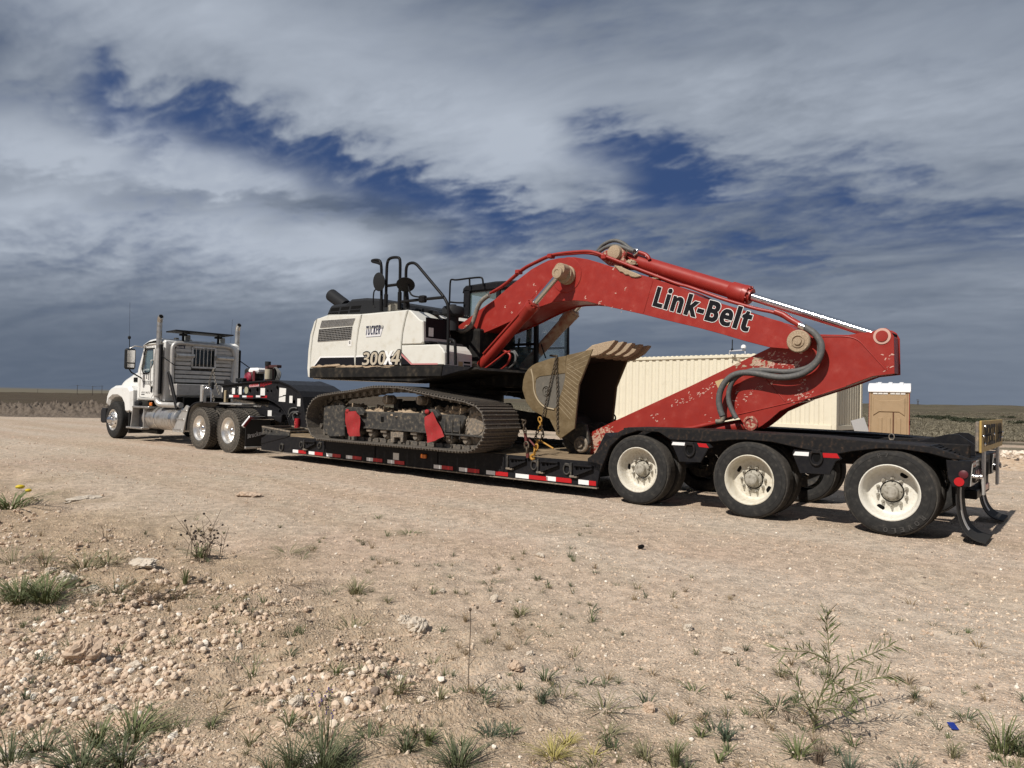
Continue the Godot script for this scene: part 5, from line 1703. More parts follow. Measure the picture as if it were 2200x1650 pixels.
	chain_links(ch, smooth(P3([-16.05,1.958,-0.95,-16.148,1.793,-0.95,-16.219,1.627,-0.95,-16.181,1.461,-0.95,-16.035,1.297,-0.95,-15.943,1.12,-0.95]), 5), 0.05, 0.008)
	chain_links(ch, smooth(P3([-15.996,1.957,-0.93,-15.918,1.737,-0.93,-15.797,1.519,-0.93,-15.653,1.33,-0.93]), 5), 0.05, 0.008)
	part("hanging_chain", ch, mat(L(0.22, 0.2, 0.17), 0.5, 0.5), t, "", true)
	boxp("chain_binder", Vector3(-16.059,1.545,-0.94), Vector3(0.09, 0.2, 0.08), M["plastic"], t, 0.02)
	# fuel tank, steps, boxes under the cab
	var tk := MB.new()
	var tz := -0.45
	tk.lathe(P2([0, -0.93, 0.2, -0.93, 0.27, -0.915, 0.305, -0.88, 0.305, 0.88, 0.27, 0.915, 0.2, 0.93, 0, 0.93]), 36, Transform3D(Basis(Vector3.UP, PI / 2), Vector3(-17.37, 0.65, tz)))
	part("fuel_tank", tk, M["alu"], t)
	for x in [-18.05, -17.55, -16.72, -16.64]:
		var b := MB.new()
		b.lathe(P2([0.306, -0.025, 0.313, -0.025, 0.313, 0.025, 0.306, 0.025]), 36, Transform3D(Basis(Vector3.UP, PI / 2), Vector3(x, 0.65, tz)))
		part("tank_strap", b, M["chrome"], t)
	boxp("cab_step", Vector3(-18.25, 0.93, -0.2), Vector3(1.0, 0.05, 0.22), M["alu"], t, 0.008)
	boxp("cab_step", Vector3(-18.5, 0.36, -0.15), Vector3(0.95, 0.05, 0.22), M["alu"], t, 0.008)
	boxp("step_side", Vector3(-18.78, 0.64, -0.22), Vector3(0.03, 0.6, 0.24), ad, t, 0.006, Basis(Vector3(0, 0, 1), -0.18))
	boxp("step_side", Vector3(-18.1, 0.64, -0.22), Vector3(0.03, 0.56, 0.2), ad, t, 0.006)
	boxp("battery_box", Vector3(-18.42, 0.62, -0.42), Vector3(0.6, 0.5, 0.3), bk, t, 0.02)
	var at2 := MB.new()
	at2.cyl(Vector3(-18.9, 0.3, -0.5), Vector3(-17.9, 0.3, -0.5), 0.1)
	part("air_tank", at2, bk, t)
	boxp("marker_lamp", Vector3(-17.86, 1.02, -0.2), Vector3(0.13, 0.09, 0.04), M["lamp_amber"], t, 0.01)
	var fl := MB.new()
	fl.lathe(P2([0.1, -0.05, 0.1, 0.05, 0.07, 0.07, 0, 0.075]), 18, Transform3D(Basis.from_scale(Vector3(1.3, 0.7, 1)), Vector3(-18.72, 1.02, -0.25)))
	part("side_lamp", fl, M["plastic"], t)
	# steps before the drive wheels, quarter fender, deck plate, handle
	var qp := smooth(P3([-15.58, 0.42, 0, -15.52, 0.75, 0, -15.4, 0.98, 0, -15.15, 1.1, 0, -14.8, 1.13, 0]), 4)
	var qf := MB.new()
	for i in qp.size() - 1:
		qf.bar(qp[i] + Vector3(0, 0, -0.36), qp[i + 1] + Vector3(0, 0, -0.36), 0.62, 0.015)
	part("quarter_fender", qf, ad, t)
	var rim2 := MB.new()
	rim2.tube(PackedVector3Array(Array(qp).map(func(v): return v + Vector3(0, 0, -0.05))), 0.02, 8)
	part("fender_edge", rim2, bk, t)
	var stp := MB.new()
	stp.prism(P2([-16.3, 0.36, -15.75, 0.36, -15.6, 0.75, -15.5, 1.0, -15.62, 1.04, -15.95, 0.8]), -0.34, -0.3)
	stp.prism(P2([-16.3, 0.36, -15.75, 0.36, -15.6, 0.75, -15.5, 1.0, -15.62, 1.04, -15.95, 0.8]), -0.1, -0.06)
	part("step_cheek", stp, ad, t)
	for q in [[-16.05, 0.42, 0.5], [-15.9, 0.68, 0.38], [-15.72, 0.9, 0.28]]:
		boxp("deck_step", Vector3(q[0], q[1], -0.2), Vector3(q[2], 0.035, 0.3), al, t, 0.006)
	pipe("grab_hoop", round_corners(P3([-15.3, 1.1, -0.3, -15.28, 1.48, -0.3, -15.12, 1.48, -0.42, -15.1, 1.1, -0.42]), 0.07), 0.016, M["chrome"], t)
	boxp("deck_plate", Vector3(-14.6, 1.1, zc), Vector3(1.6, 0.04, 1.6), ad, t, 0.008)
	boxp("fifth_wheel", Vector3(-14.35, 1.17, zc), Vector3(1.0, 0.08, 0.9), M["steel"], t, 0.02, Basis(Vector3(0, 0, 1), -0.08))
	boxp("pogo_post", Vector3(-15.75, 1.3, -0.55), Vector3(0.14, 0.5, 0.1), ad, t, 0.01)
	boxp("pogo_post", Vector3(-15.0, 1.25, -0.75), Vector3(0.08, 0.36, 0.08), mat(L(0.3, 0.24, 0.15), 0.6), t, 0.01)
	# rear fender bar, hanger and mud flap
	boxp("rear_frame_arm", Vector3(-13.0, 0.9, -0.8), Vector3(0.9, 0.2, 0.1), bk, t, 0.01, Basis(Vector3(0, 0, 1), -0.2))
	boxp("flap_hanger", Vector3(-12.88, 0.82, -0.5), Vector3(0.05, 0.08, 0.75), M["chrome"], t, 0.01)
	boxp("flap_hanger_end", Vector3(-12.87, 0.72, -0.07), Vector3(0.05, 0.25, 0.08), M["refl_white"], t, 0.01, Basis(Vector3(1, 0, 0), -0.7))
	boxp("reflector_red", Vector3(-12.84, 0.72, -0.08), Vector3(0.012, 0.24, 0.05), mat(L(0.14, 0.01, 0.01), 0.4), t, 0.0, Basis(Vector3(1, 0, 0), -0.7))
	boxp("mud_flap", Vector3(-12.9, 0.47, -0.38), Vector3(0.015, 0.62, 0.62), M["rubber"], t, 0.004)
	boxp("flap_weight", Vector3(-12.885, 0.155, -0.38), Vector3(0.03, 0.05, 0.64), M["alu_dull"], t, 0.006)
	word("flap_lettering", "Bruckner's", Vector3(-12.891, 0.36, -0.12), Vector3(0, 0.1, -0.5), 0.1, Vector3(1, 0, 0), mat(L(0.5, 0.5, 0.5), 0.6), t, "Droid Serif", true, 0.0, null, 0.2)

# links along a path, every other one turned a quarter
func chain_links(b: MB, path: PackedVector3Array, pitch: float, r: float):
	var acc := 0.0
	var k := 0
	for i in path.size() - 1:
		var a := path[i]
		var c := path[i + 1]
		var L0 := (c - a).length()
		while acc <= L0:
			var p := a.lerp(c, acc / maxf(L0, 1e-6))
			var d := (c - a).normalized()
			var u := d.cross(Vector3(0.3, 0.1, 0.95)).normalized()
			if k % 2:
				u = d.cross(u)
			var pts := PackedVector3Array()
			for j in 8:
				var an := TAU * j / 8
				pts.append(p + d * cos(an) * pitch * 0.66 + u * sin(an) * pitch * 0.4)
			b.tube(pts, r, 5, true)
			acc += pitch
			k += 1
		acc -= L0

# a hydraulic cylinder: barrel from a to b, rod on to c
func ram(a: Vector3, b: Vector3, c: Vector3, r: float, rr: float, root: Node3D, paint: Material):
	var d := (c - a).normalized()
	var up := Vector3(0, 0, 1) if absf(d.z) < 0.9 else Vector3.UP
	var bs := Basis(up.cross(d).normalized(), d.cross(up.cross(d).normalized()), d)
	var Lb := (b - a).length()
	var m := MB.new()
	m.lathe(P2([0, 0, r * 0.75, 0, r * 0.95, 0.03, r, 0.06, r, Lb - 0.34, r * 1.02, Lb - 0.33, r * 1.17, Lb - 0.3, r * 1.2, Lb - 0.12, r * 1.24, Lb - 0.115, r * 1.24, Lb - 0.045, r * 0.95, Lb - 0.04, r * 0.95, Lb, rr * 1.1, Lb]), 28, Transform3D(bs, a))
	for k in 10:
		var an := TAU * k / 10
		var q := bs * Vector3(cos(an) * r * 1.1, sin(an) * r * 1.1, 0)
		m.cyl(a + q + d * (Lb - 0.05), a + q + d * (Lb - 0.025), 0.016, 6)
	part("cylinder_barrel", m, paint, root)
	var rb := MB.new()
	rb.cyl(a + d * (Lb - 0.1), c, rr, 20)
	part("cylinder_rod", rb, M["chrome"], root)
func scuffs(called: String, at: Array, z: float, n_each: int, spread: float, size: float, root: Node3D, m: Material):
	var b := MB.new()
	for q in at:
		for k in n_each:
			var c: Vector2 = q + Vector2(rng.randfn(), rng.randfn()) * spread
			var ang := rng.randf_range(-0.3, 1.3)
			var l := size * rng.randf_range(0.3, 1.5)
			var p := PackedVector2Array()
			for j in 9:
				var a := TAU * j / 9
				p.append(c + Vector2(cos(a) * l, sin(a) * l * 0.36).rotated(ang) * rng.randf_range(0.35, 1.1))
			if not Geometry2D.is_polygon_clockwise(p):
				p.reverse()
			b.prism(p, z - 0.001, z + 0.0015 + 0.0004 * rng.randf())
	part(called, b, m, root, "", true)
# heap of caked dirt on a surface: lumpy dome over an outline
func caked(b: MB, c: Vector3, r: Vector3, sd: int):
	var nz := FastNoiseLite.new()
	nz.seed = sd
	nz.frequency = 2.2
	nz.fractal_octaves = 4
	var n := 22
	var m := 12
	var pts := []
	for i in m + 1:
		var row := PackedVector3Array()
		for k in n:
			var a := TAU * k / n
			var e := PI * 0.5 * i / m
			var d := Vector3(cos(a) * cos(e), sin(e), sin(a) * cos(e))
			var q := 0.8 + 0.55 * nz.get_noise_3d(d.x * 1.3 + sd, d.y * 1.3, d.z * 1.3)
			row.append(c + d * r * q)
		pts.append(row)
	var s := b.g
	b.g += 2
	for i in m:
		for k in n:
			var l := (k + 1) % n
			b.quad(pts[i][l], pts[i][k], pts[i + 1][k], pts[i + 1][l], s)

func crawler(t: Node3D, zc: float, near: bool):
	var zn := zc + 0.425
	# loop of the shoes, bottom first, given by the outer face
	var loop := smooth(flat3(P2([-9.45, 0.535, -8.6, 0.53, -7.6, 0.53, -6.6, 0.53, -5.85, 0.535, -5.56, 0.62, -5.405, 0.83, -5.4, 1.0, -5.5, 1.2, -5.78, 1.315, -6.3, 1.385, -6.85, 1.46, -7.35, 1.53, -8.0, 1.535, -8.55, 1.465, -9.2, 1.40, -9.62, 1.33, -9.86, 1.15, -9.93, 0.92, -9.85, 0.7, -9.68, 0.57]), zc), 8, true)
	var total := 0.0
	for i in loop.size():
		total += loop[i].distance_to(loop[(i + 1) % loop.size()])
	var N := 50
	var step := total / N
	var sb := MB.new()
	sb.box(Vector3(0, -0.016, 0), Vector3(step * 0.96, 0.018, 0.85), Basis(), 0.003)
	for k in 3:
		sb.box(Vector3((k - 1) * step * 0.36, 0.0, 0), Vector3(0.02, 0.03, 0.85), Basis(), 0.005)
	for s in [-1, 1]:
		sb.box(Vector3(step * 0.1, -0.055, s * 0.1), Vector3(step * 0.98, 0.075, 0.035), Basis(), 0.006)
		sb.cyl(Vector3(-step * 0.38, -0.055, s * 0.15), Vector3(-step * 0.38, -0.055, s * 0.06), 0.045, 10)
	var shoe := sb.mesh(M["shoe"])
	var acc := 0.0
	var want := 0.0
	for i in loop.size():
		var a := loop[i]
		var b := loop[(i + 1) % loop.size()]
		var l := a.distance_to(b)
		while want < acc + l and want < total - step * 0.5:
			var p := a.lerp(b, (want - acc) / l)
			var d := (b - a).normalized()
			# the loop runs counter-clockwise seen from +z, so the outside is to its right
			var nrm := Vector3(d.y, -d.x, 0)
			inst("track_shoe", shoe, Transform3D(Basis(nrm.cross(Vector3(0, 0, 1)), nrm, Vector3(0, 0, 1)), p), t)
			want += step
		acc += l
	var f := zc + 0.2
	if near:
		var fd: Material = M["frame_dark"]
		plate("track_frame", P2([-8.615,1.066,-8.388,1.094,-7.117,1.1,-6.949,1.115,-6.567,1.098,-6.099,1.103,-6.024,1.143,-5.983,1.043,-6.139,0.806,-6.937,0.777,-8.603,0.792,-8.769,0.796]), zc - 0.2, f, fd, t, 0.02)
		plate("sprocket_guard", P2([-9.623,1.158,-9.57,1.175,-9.059,1.193,-9.005,1.151,-8.981,0.627,-9.049,0.606,-9.398,0.584,-9.544,0.632,-9.629,0.738]), zc - 0.1, f + 0.05, fd, t, 0.015)
		plate("guard_block", P2([-8.961,1.131,-8.877,1.158,-8.544,1.162,-8.41,1.072,-8.424,1.02,-8.538,1.016,-8.64,1.086,-8.958,1.067]), f - 0.02, f + 0.07, fd, t, 0.01)
		plate("guard_block", P2([-6.916,1.145,-6.752,1.178,-6.617,1.172,-6.52,1.081,-6.558,1.032,-6.723,1.131,-6.886,1.088]), f - 0.02, f + 0.07, fd, t, 0.01)
		boxp("frame_slot", Vector3(-7.981,0.966,0.205), Vector3(0.07, 0.09, 0.006), M["dark"], t, 0.0)
		for x in [1430, 1490, 1555]:
			var q := P2([-6.424,0.952,-6.268,0.949,-6.101,0.946])
			boxp("frame_rib", Vector3(q[(x - 1430) / 60].x, 0.86, f + 0.005), Vector3(0.02, 0.3, 0.03), fd, t, 0.004)
		boxp("frame_ledge", Vector3(-7.5, 0.795, f + 0.01), Vector3(4.0, 0.03, 0.06), fd, t, 0.006, Basis(Vector3(0, 0, 1), -0.008))
		plate("track_guide", P2([-7.741,0.759,-7.414,0.764,-7.422,0.596,-7.48,0.592,-7.484,0.672,-7.647,0.663,-7.643,0.583,-7.733,0.578]), f - 0.08, f + 0.02, M["steel"], t, 0.006)
		var ib := MB.new()
		var ic := Vector3(-5.776,0.95,0.18)
		ib.lathe(P2([0.225, -0.1, 0.235, -0.02, 0.225, 0.0, 0.19, 0.004, 0.18, 0.0, 0.155, -0.004, 0.15, 0.006, 0.05, 0.008, 0.0, 0.006]), 36, Transform3D(Basis(), ic))
		for k in 18:
			var a := TAU * k / 18
			ib.cyl(ic + Vector3(cos(a), sin(a), 0) * 0.208, ic + Vector3(cos(a) * 0.208, sin(a) * 0.208, 0.018), 0.016, 6)
		part("final_drive", ib, M["steel"], t)
		var db := MB.new()
		for q in [[-9.0, 1.05, 0.45, 0.2], [-8.3, 1.04, 0.5, 0.17], [-7.55, 1.02, 0.45, 0.16], [-6.75, 1.05, 0.5, 0.19], [-6.3, 1.07, 0.4, 0.2]]:
			caked(db, Vector3(q[0], q[1], zc - 0.02), Vector3(q[2], q[3], 0.24), int(q[0] * -10))
		part("caked_dirt", db, M["mud"], t)
		var cr := P3([-8.009,1.311,0.1,-7.146,1.317,0.1])
		for c in cr:
			var b := MB.new()
			b.lathe(P2([0, 0.04, 0.04, 0.04, 0.075, 0.03, 0.085, 0.0, 0.085, -0.05, 0.07, -0.06, 0.07, -0.1, 0.085, -0.11, 0.085, -0.16, 0.06, -0.2, 0.0, -0.2]), 18, Transform3D(Basis(), c))
			part("carrier_roller", b, M["steel"], t)
			boxp("roller_bracket", c + Vector3(0, -0.12, -0.28), Vector3(0.12, 0.28, 0.12), M["frame_dark"], t, 0.01)
		for k in 9:
			var c := Vector3(-9.1 + k * 0.385, 0.70, zc)
			var b := MB.new()
			b.lathe(P2([0, 0.17, 0.05, 0.17, 0.06, 0.15, 0.075, 0.14, 0.09, 0.12, 0.09, 0.05, 0.07, 0.04, 0.07, -0.04, 0.09, -0.05, 0.09, -0.12, 0.0, -0.15]), 16, Transform3D(Basis(), c))
			part("track_roller", b, M["steel"], t)
			boxp("roller_cap", c + Vector3(0, 0.06, 0.18), Vector3(0.16, 0.07, 0.06), M["steel"], t, 0.012)
	else:
		boxp("track_frame", Vector3(-7.6, 0.95, zc), Vector3(3.9, 0.34, 0.4), M["frame_dark"], t, 0.02)
		boxp("sprocket_guard", Vector3(-9.4, 0.92, zc), Vector3(0.5, 0.5, 0.4), M["frame_dark"], t, 0.02)
	for q in [[-5.88, 0.93, 0.33], [-9.45, 0.95, 0.33]]:
		var b := MB.new()
		b.lathe(P2([0.0, 0.12, 0.2, 0.12, q[2] - 0.05, 0.08, q[2], 0.06, q[2], -0.06, q[2] - 0.05, -0.08, 0, -0.12]), 28, Transform3D(Basis(), Vector3(q[0], q[1], zc)))
		part("idler_wheel", b, M["steel"], t)

func excavator():
	var t := thing("excavator", "red and white tracked excavator chained down on the black lowboy deck", "excavator", Vector3(-7.6, 0.52, -1.3))
	var red: Material = M["red"]
	var wh: Material = M["white"]
	var bk: Material = M["black"]
	var pb: Material = M["pipe_black"]
	crawler(t, 0.0, true)
	crawler(t, -2.6, false)
	# undercarriage centre and slew ring
	boxp("car_body", Vector3(-7.6, 1.1, -1.3), Vector3(1.5, 0.4, 1.6), M["frame_dark"], t, 0.06)
	for s in [-1, 1]:
		for e in [-1, 1]:
			var b := MB.new()
			b.bar(Vector3(-7.6 + e * 0.4, 1.1, -1.3 + s * 0.5), Vector3(-7.6 + e * 1.0, 0.95, -1.3 + s * 1.2), 0.4, 0.3)
			part("body_arm", b, M["frame_dark"], t)
	var ring := MB.new()
	ring.lathe(P2([0, 1.28, 0.72, 1.28, 0.72, 1.44, 0.78, 1.45, 0.78, 1.52, 0.68, 1.53, 0.68, 1.66, 0.0, 1.66]), 40, Transform3D(Basis(Vector3.RIGHT, -PI / 2), Vector3(-7.4, 0, -1.3)))
	part("slew_ring", ring, M["black_mud"], t)
	# upper structure deck
	var zf := 0.18
	plate("platform", P2([-10.256,1.886,-7.594,1.906,-5.798,1.859,-5.752,1.817,-6.206,1.778,-6.61,1.715,-7.237,1.614,-8.342,1.643,-10.229,1.699]), -2.74, 0.16, M["black_mud"], t, 0.02)
	plate("side_skirt", P2([-10.188,1.884,-7.549,1.901,-6.54,1.896,-6.575,1.717,-7.732,1.709,-10.179,1.697]), 0.15, 0.2, M["black_mud"], t, 0.01)
	plate("skirt_nose", P2([-6.533,1.896,-5.896,1.867,-5.985,1.817,-6.18,1.794,-6.57,1.717]), 0.13, 0.19, bk, t, 0.008)
	# counterweight: rounded tail block
	var cw := MB.new()
	var tail := P2([-9.9, 0.13, -10.2, 0.13, -10.34, 0.05, -10.44, -0.25, -10.5, -0.8, -10.52, -1.3, -10.5, -1.8, -10.44, -2.35, -10.34, -2.65, -10.2, -2.73, -9.9, -2.73])
	var lev := [[1.68, 0.1], [1.72, 0.03], [1.8, -0.02], [2.2, -0.02], [2.6, 0.06], [2.78, 0.16], [2.85, 0.28]]
	for j in lev.size() - 1:
		for i in tail.size() - 1:
			var f := func(k: int, l: int) -> Vector3:
				var q := tail[k]
				var inw: float = lev[l][1]
				return Vector3(q.x + inw * clampf((-9.9 - q.x) / 0.5, 0, 1), lev[l][0], -1.3 + (q.y + 1.3) * (1 - inw * 0.05))
			cw.quad(f.call(i + 1, j), f.call(i, j), f.call(i, j + 1), f.call(i + 1, j + 1), 1)
	for i in range(1, tail.size() - 1):
		for l in [0, lev.size() - 1]:
			var g := func(k: int) -> Vector3:
				return Vector3(tail[k].x + lev[l][1] * clampf((-9.9 - tail[k].x) / 0.5, 0, 1), lev[l][0], -1.3 + (tail[k].y + 1.3) * (1 - lev[l][1] * 0.05))
			cw.tri(g.call(0), g.call(i + 1), g.call(i)) if l else cw.tri(g.call(0), g.call(i), g.call(i + 1))
	part("counterweight", cw, wh, t)
	# engine house and its doors
	var house := P2([-10.092,2.84,-9.716,2.906,-8.729,2.861,-7.489,2.863,-7.38,2.787,-7.506,2.263,-7.608,2.119,-7.628,1.917,-10.213,1.908,-10.255,2.201])
	plate("engine_house", house, -2.7, 0.13, M["dark"], t, 0.01)
	var roof := MB.new()
	roof.prism(P2([-10.093,2.853,-9.716,2.918,-8.729,2.873,-7.49,2.874,-7.38,2.798,-7.489,2.856,-8.728,2.849,-9.715,2.892,-10.078,2.829]), -2.7, 0.12, 0.0)
	part("house_roof", roof, wh, t)
	plate("rear_door", P2([-10.015,2.852,-9.647,2.893,-8.679,2.853,-8.757,2.57,-8.8,2.299,-8.82,1.926,-10.19,1.897,-10.183,2.196,-10.136,2.505]), 0.125, 0.18, wh, t, 0.014)
	plate("engine_door", P2([-8.654,2.853,-7.442,2.858,-7.5,2.697,-7.554,2.499,-7.581,2.289,-7.582,1.91,-8.802,1.925,-8.785,2.298,-8.739,2.569]), 0.125, 0.18, wh, t, 0.014)
	plate("bumper_shell", P2([-10.307,1.72,-10.337,1.887,-10.319,2.242,-10.265,2.554,-10.145,2.809,-10.071,2.853,-10.193,2.509,-10.24,2.198,-10.236,1.699]), -0.3, 0.15, wh, t, 0.012)
	plate("tank_box", P2([-7.416,2.86,-7.362,2.851,-7.131,2.681,-7.043,2.651,-7.025,2.298,-7.072,2.267,-7.559,2.27,-7.54,2.471,-7.481,2.696]), -0.5, 0.18, wh, t, 0.016)
	var xe := Vector3(-7.037,2.619,0.18).x
	boxp("tank_recess", Vector3(xe + 0.002, Vector3(-7.031,2.462,0.18).y, -0.18), Vector3(0.012, 0.52, 0.6), M["letter_black"], t, 0.002)
	boxp("step_top", Vector3(Vector3(-7.347,2.781,0).x, Vector3(-7.346,2.777,0).y, -0.12), Vector3(0.3, 0.02, 0.34), mat(L(0.3, 0.3, 0.26), 0.6), t, 0.004, Basis(Vector3(0, 0, 1), -0.62))
	boxp("side_step", Vector3(xe + 0.06, Vector3(-7.025,2.298,0.18).y, -0.15), Vector3(0.14, 0.03, 0.6), bk, t, 0.006)
	plate("tool_box", P2([-7.564,2.257,-6.658,2.247,-6.567,2.17,-6.519,2.108,-6.511,1.904,-7.274,1.917,-7.497,2.077,-7.559,2.129]), -0.5, 0.18, wh, t, 0.016)
	var xs2 := Vector3(-6.513,2.021,0.18).x
	boxp("tread_top", Vector3(Vector3(-6.663,2.222,0.1).x, Vector3(-6.663,2.231,0.1).y, -0.16), Vector3(0.2, 0.02, 0.6), bk, t, 0.006, Basis(Vector3(0, 0, 1), -0.7))
	for k in 4:
		boxp("step_slot", Vector3(xs2 + 0.002, 1.97 - k * 0.06, -0.36), Vector3(0.006, 0.032, 0.16), M["dark"], t, 0.0)
	boxp("warning_decal", Vector3(xs2 + 0.002, 1.88, -0.2), Vector3(0.006, 0.2, 0.11), mat(L(0.5, 0.38, 0.2), 0.6), t, 0.0)
	boxp("paper_decal", Vector3(xe + 0.01, Vector3(-7.057,2.479,0).y, -0.0), Vector3(0.004, 0.15, 0.11), M["sticker"], t, 0.0)
	# door graphics
	var gz := 0.1815
	plate("stripe_edge", P2([-10.074,1.935,-9.884,2.111,-8.84,2.103,-8.839,2.076,-9.863,2.086,-10.012,1.934]), gz - 0.002, gz, M["refl_white"], t)
	plate("black_stripe", P2([-10.056,1.924,-9.863,2.084,-8.839,2.074,-8.826,1.928]), gz - 0.002, gz + 0.0004, M["letter_black"], t)
	plate("stripe_edge", P2([-8.791,2.102,-7.59,2.106,-7.589,2.082,-8.79,2.077]), gz - 0.002, gz, M["refl_white"], t)
	plate("black_stripe", P2([-8.79,2.075,-7.595,2.081,-7.593,1.914,-8.79,1.927]), gz - 0.002, gz + 0.0004, M["letter_black"], t)
	plate("black_stripe", P2([-7.551,2.069,-7.332,1.925,-7.545,1.924]), gz - 0.002, gz + 0.0004, M["letter_black"], t)
	plate("pink_stripe", P2([-7.553,2.118,-7.285,1.941,-6.671,1.936,-6.665,1.913,-7.311,1.919,-7.551,2.078]), gz - 0.002, gz + 0.0002, mat(L(0.5, 0.2, 0.2), 0.6), t)
	var na := Vector3(-8.601,1.928,0.18)
	var nb := Vector3(-7.977,1.92,0.18)
	word("model_number", "300", Vector3(na.x, na.y, gz + 0.001), Vector3(nb.x - na.x, 0, 0), Vector3(-8.27,2.159,0.18).y - na.y, Vector3(0, 0, 1), M["letter_tan"], t, "Droid Sans", true, 0.022, M["letter_black"], 0.14)
	var xa := Vector3(-8.016,1.929,0.18)
	word("model_number", "x", Vector3(xa.x, xa.y, gz + 0.006), Vector3(0.24, 0, 0), 0.24, Vector3(0, 0, 1), M["refl_white"], t, "Droid Sans", true, 0.0, null, 0.1)
	var fa := Vector3(-7.844,1.926,0.18)
	word("model_number", "4", Vector3(fa.x, fa.y, gz + 0.002), Vector3(0.24, 0, 0), Vector3(-7.68,2.178,0.18).y - fa.y, Vector3(0, 0, 1), M["letter_tan"], t, "Droid Sans", true, 0.015, M["letter_black"], 0.25)
	plate("name_panel", P2([-8.539,2.573,-8.051,2.579,-8.109,2.435,-8.511,2.436]), gz - 0.003, gz - 0.0005, mat(L(0.66, 0.66, 0.68), 0.5), t)
	var ta := Vector3(-8.539,2.469,0.18)
	var tb := Vector3(-8.132,2.464,0.18)
	word("name_lettering", "TUCKER", Vector3(ta.x, ta.y, gz), Vector3(tb.x - ta.x, tb.y - ta.y + 0.01, 0), 0.165, Vector3(0, 0, 1), M["letter_navy"], t, "Droid Sans", true, 0.0, null, 0.18)
	for q in [P3([-8.383,2.612,0.182,-8.046,2.615,0.182]), P3([-8.365,2.593,0.182,-8.037,2.589,0.182]), P3([-8.224,2.57,0.182,-8.044,2.571,0.182]), P3([-8.504,2.433,0.182,-8.115,2.435,0.182]), P3([-8.115,2.435,0.182,-8.046,2.615,0.182])]:
		pipe("name_line", q, 0.004, M["letter_navy"], t, 4)
	boxp("vent_label", Vector3(-8.978,2.343,0.182), Vector3(0.11, 0.12, 0.003), M["sticker"], t, 0.0)
	word("label_letter", "G", Vector3(-8.994,2.328,0.184), Vector3(0.035, 0, 0), 0.05, Vector3(0, 0, 1), M["letter_black"], t)
	# grilles: dark well behind a lattice
	for g in [P2([-9.843,2.801,-8.84,2.792,-8.903,2.674,-9.898,2.671]), P2([-9.923,2.637,-8.911,2.645,-8.946,2.409,-9.963,2.402])]:
		plate("grille_well", g, gz - 0.002, gz + 0.001, M["dark"], t)
		var gb := MB.new()
		var nx := 22
		var ny := 7 if g[0].distance_to(g[3]) < 0.4 else 12
		for i in nx + 1:
			var q := float(i) / nx
			var a: Vector2 = g[0].lerp(g[1], q)
			var b: Vector2 = g[3].lerp(g[2], q)
			gb.bar(Vector3(a.x, a.y, gz + 0.004), Vector3(b.x, b.y, gz + 0.004), 0.006, 0.008, Vector3(0, 0, 1))
		for i in ny + 1:
			var q := float(i) / ny
			var a: Vector2 = g[0].lerp(g[3], q)
			var b: Vector2 = g[1].lerp(g[2], q)
			gb.bar(Vector3(a.x, a.y, gz + 0.006), Vector3(b.x, b.y, gz + 0.006), 0.006, 0.009, Vector3(0, 0, 1))
		part("grille_lattice", gb, M["alu_dull"], t, "", true)
	# caked earth along the skirt
	var cb := MB.new()
	for q in P2([-9.802,1.932,-9.472,1.948,-9.087,1.923,-8.747,1.919,-8.329,1.908,-7.901,1.903]):
		caked(cb, Vector3(q.x, q.y - 0.03, 0.16), Vector3(0.42, 0.055, 0.05), int(q.x * -7))
	part("caked_dirt", cb, M["mud"], t)
	# engine hood, exhaust, roof fittings
	var hood := MB.new()
	hood.prism(P2([-10.277,2.964,-10.147,3.154,-10.089,3.172,-9.635,3.177,-9.5,3.244,-9.053,3.239,-8.628,3.194,-8.447,3.126,-8.348,3.011,-8.276,2.88,-9.202,2.893]), -2.3, -0.2, 0.05)
	part("engine_hood", hood, M["plastic"], t)
	for q in [P2([-10.077,3.099,-9.816,3.102,-9.843,3.039,-10.108,3.04]), P2([-9.759,3.102,-9.511,3.101,-9.532,3.046,-9.78,3.045]), P2([-9.443,3.102,-9.149,3.097,-9.178,3.044,-9.467,3.046]), P2([-10.118,3.013,-9.862,3.012,-9.887,2.968,-10.14,2.972]), P2([-9.795,3.021,-9.547,3.018,-9.561,2.97,-9.813,2.972]), P2([-9.482,3.027,-9.177,3.02,-9.201,2.979,-9.496,2.982])]:
		plate("hood_slot", q, -0.205, -0.196, M["dark"], t)
	var ex := MB.new()
	ex.tube(smooth(P3([-10.269,3.219,-0.7,-10.359,3.269,-0.7,-10.467,3.321,-0.7,-10.613,3.398,-0.7,-10.769,3.48,-0.7]), 4), 0.125, 16, false, 0.135)
	part("exhaust_pipe", ex, M["plastic"], t)
	var exm := MB.new()
	var ea := Vector3(-10.776,3.486,-0.7)
	exm.lathe(P2([0.115, 0.004, 0, 0.003]), 16, Transform3D(Basis(Vector3(0.55, 0.8, 0).normalized(), Vector3(0, 0, 1), Vector3(-0.8, 0.55, 0).normalized()), ea))
	part("exhaust_mouth", exm, M["dark"], t)
	boxp("roof_deck", Vector3(-8.35,2.948,-0.3) + Vector3(0, -0.05, -0.6), Vector3(1.5, 0.1, 1.4), bk, t, 0.02)
	var rs := MB.new()
	rs.prism(P2([-8.583,2.954,-8.571,3.033,-8.117,3.016,-8.031,2.995,-7.45,2.939,-7.209,2.887,-7.116,2.81,-7.5,2.851,-8,2.929,-8.086,2.955]), -0.5, -0.3, 0.01)
	part("roof_ledge", rs, bk, t)
	var fc := MB.new()
	var fcp := Vector3(-8.148,3.016,-0.15)
	fc.cyl(fcp + Vector3(0, -0.1, 0), fcp + Vector3(0, 0.03, 0), 0.12)
	fc.cyl(fcp + Vector3(0, 0.03, 0), fcp + Vector3(0, 0.055, 0), 0.09)
	part("filler_cap", fc, M["hub"], t)
	var pc := MB.new()
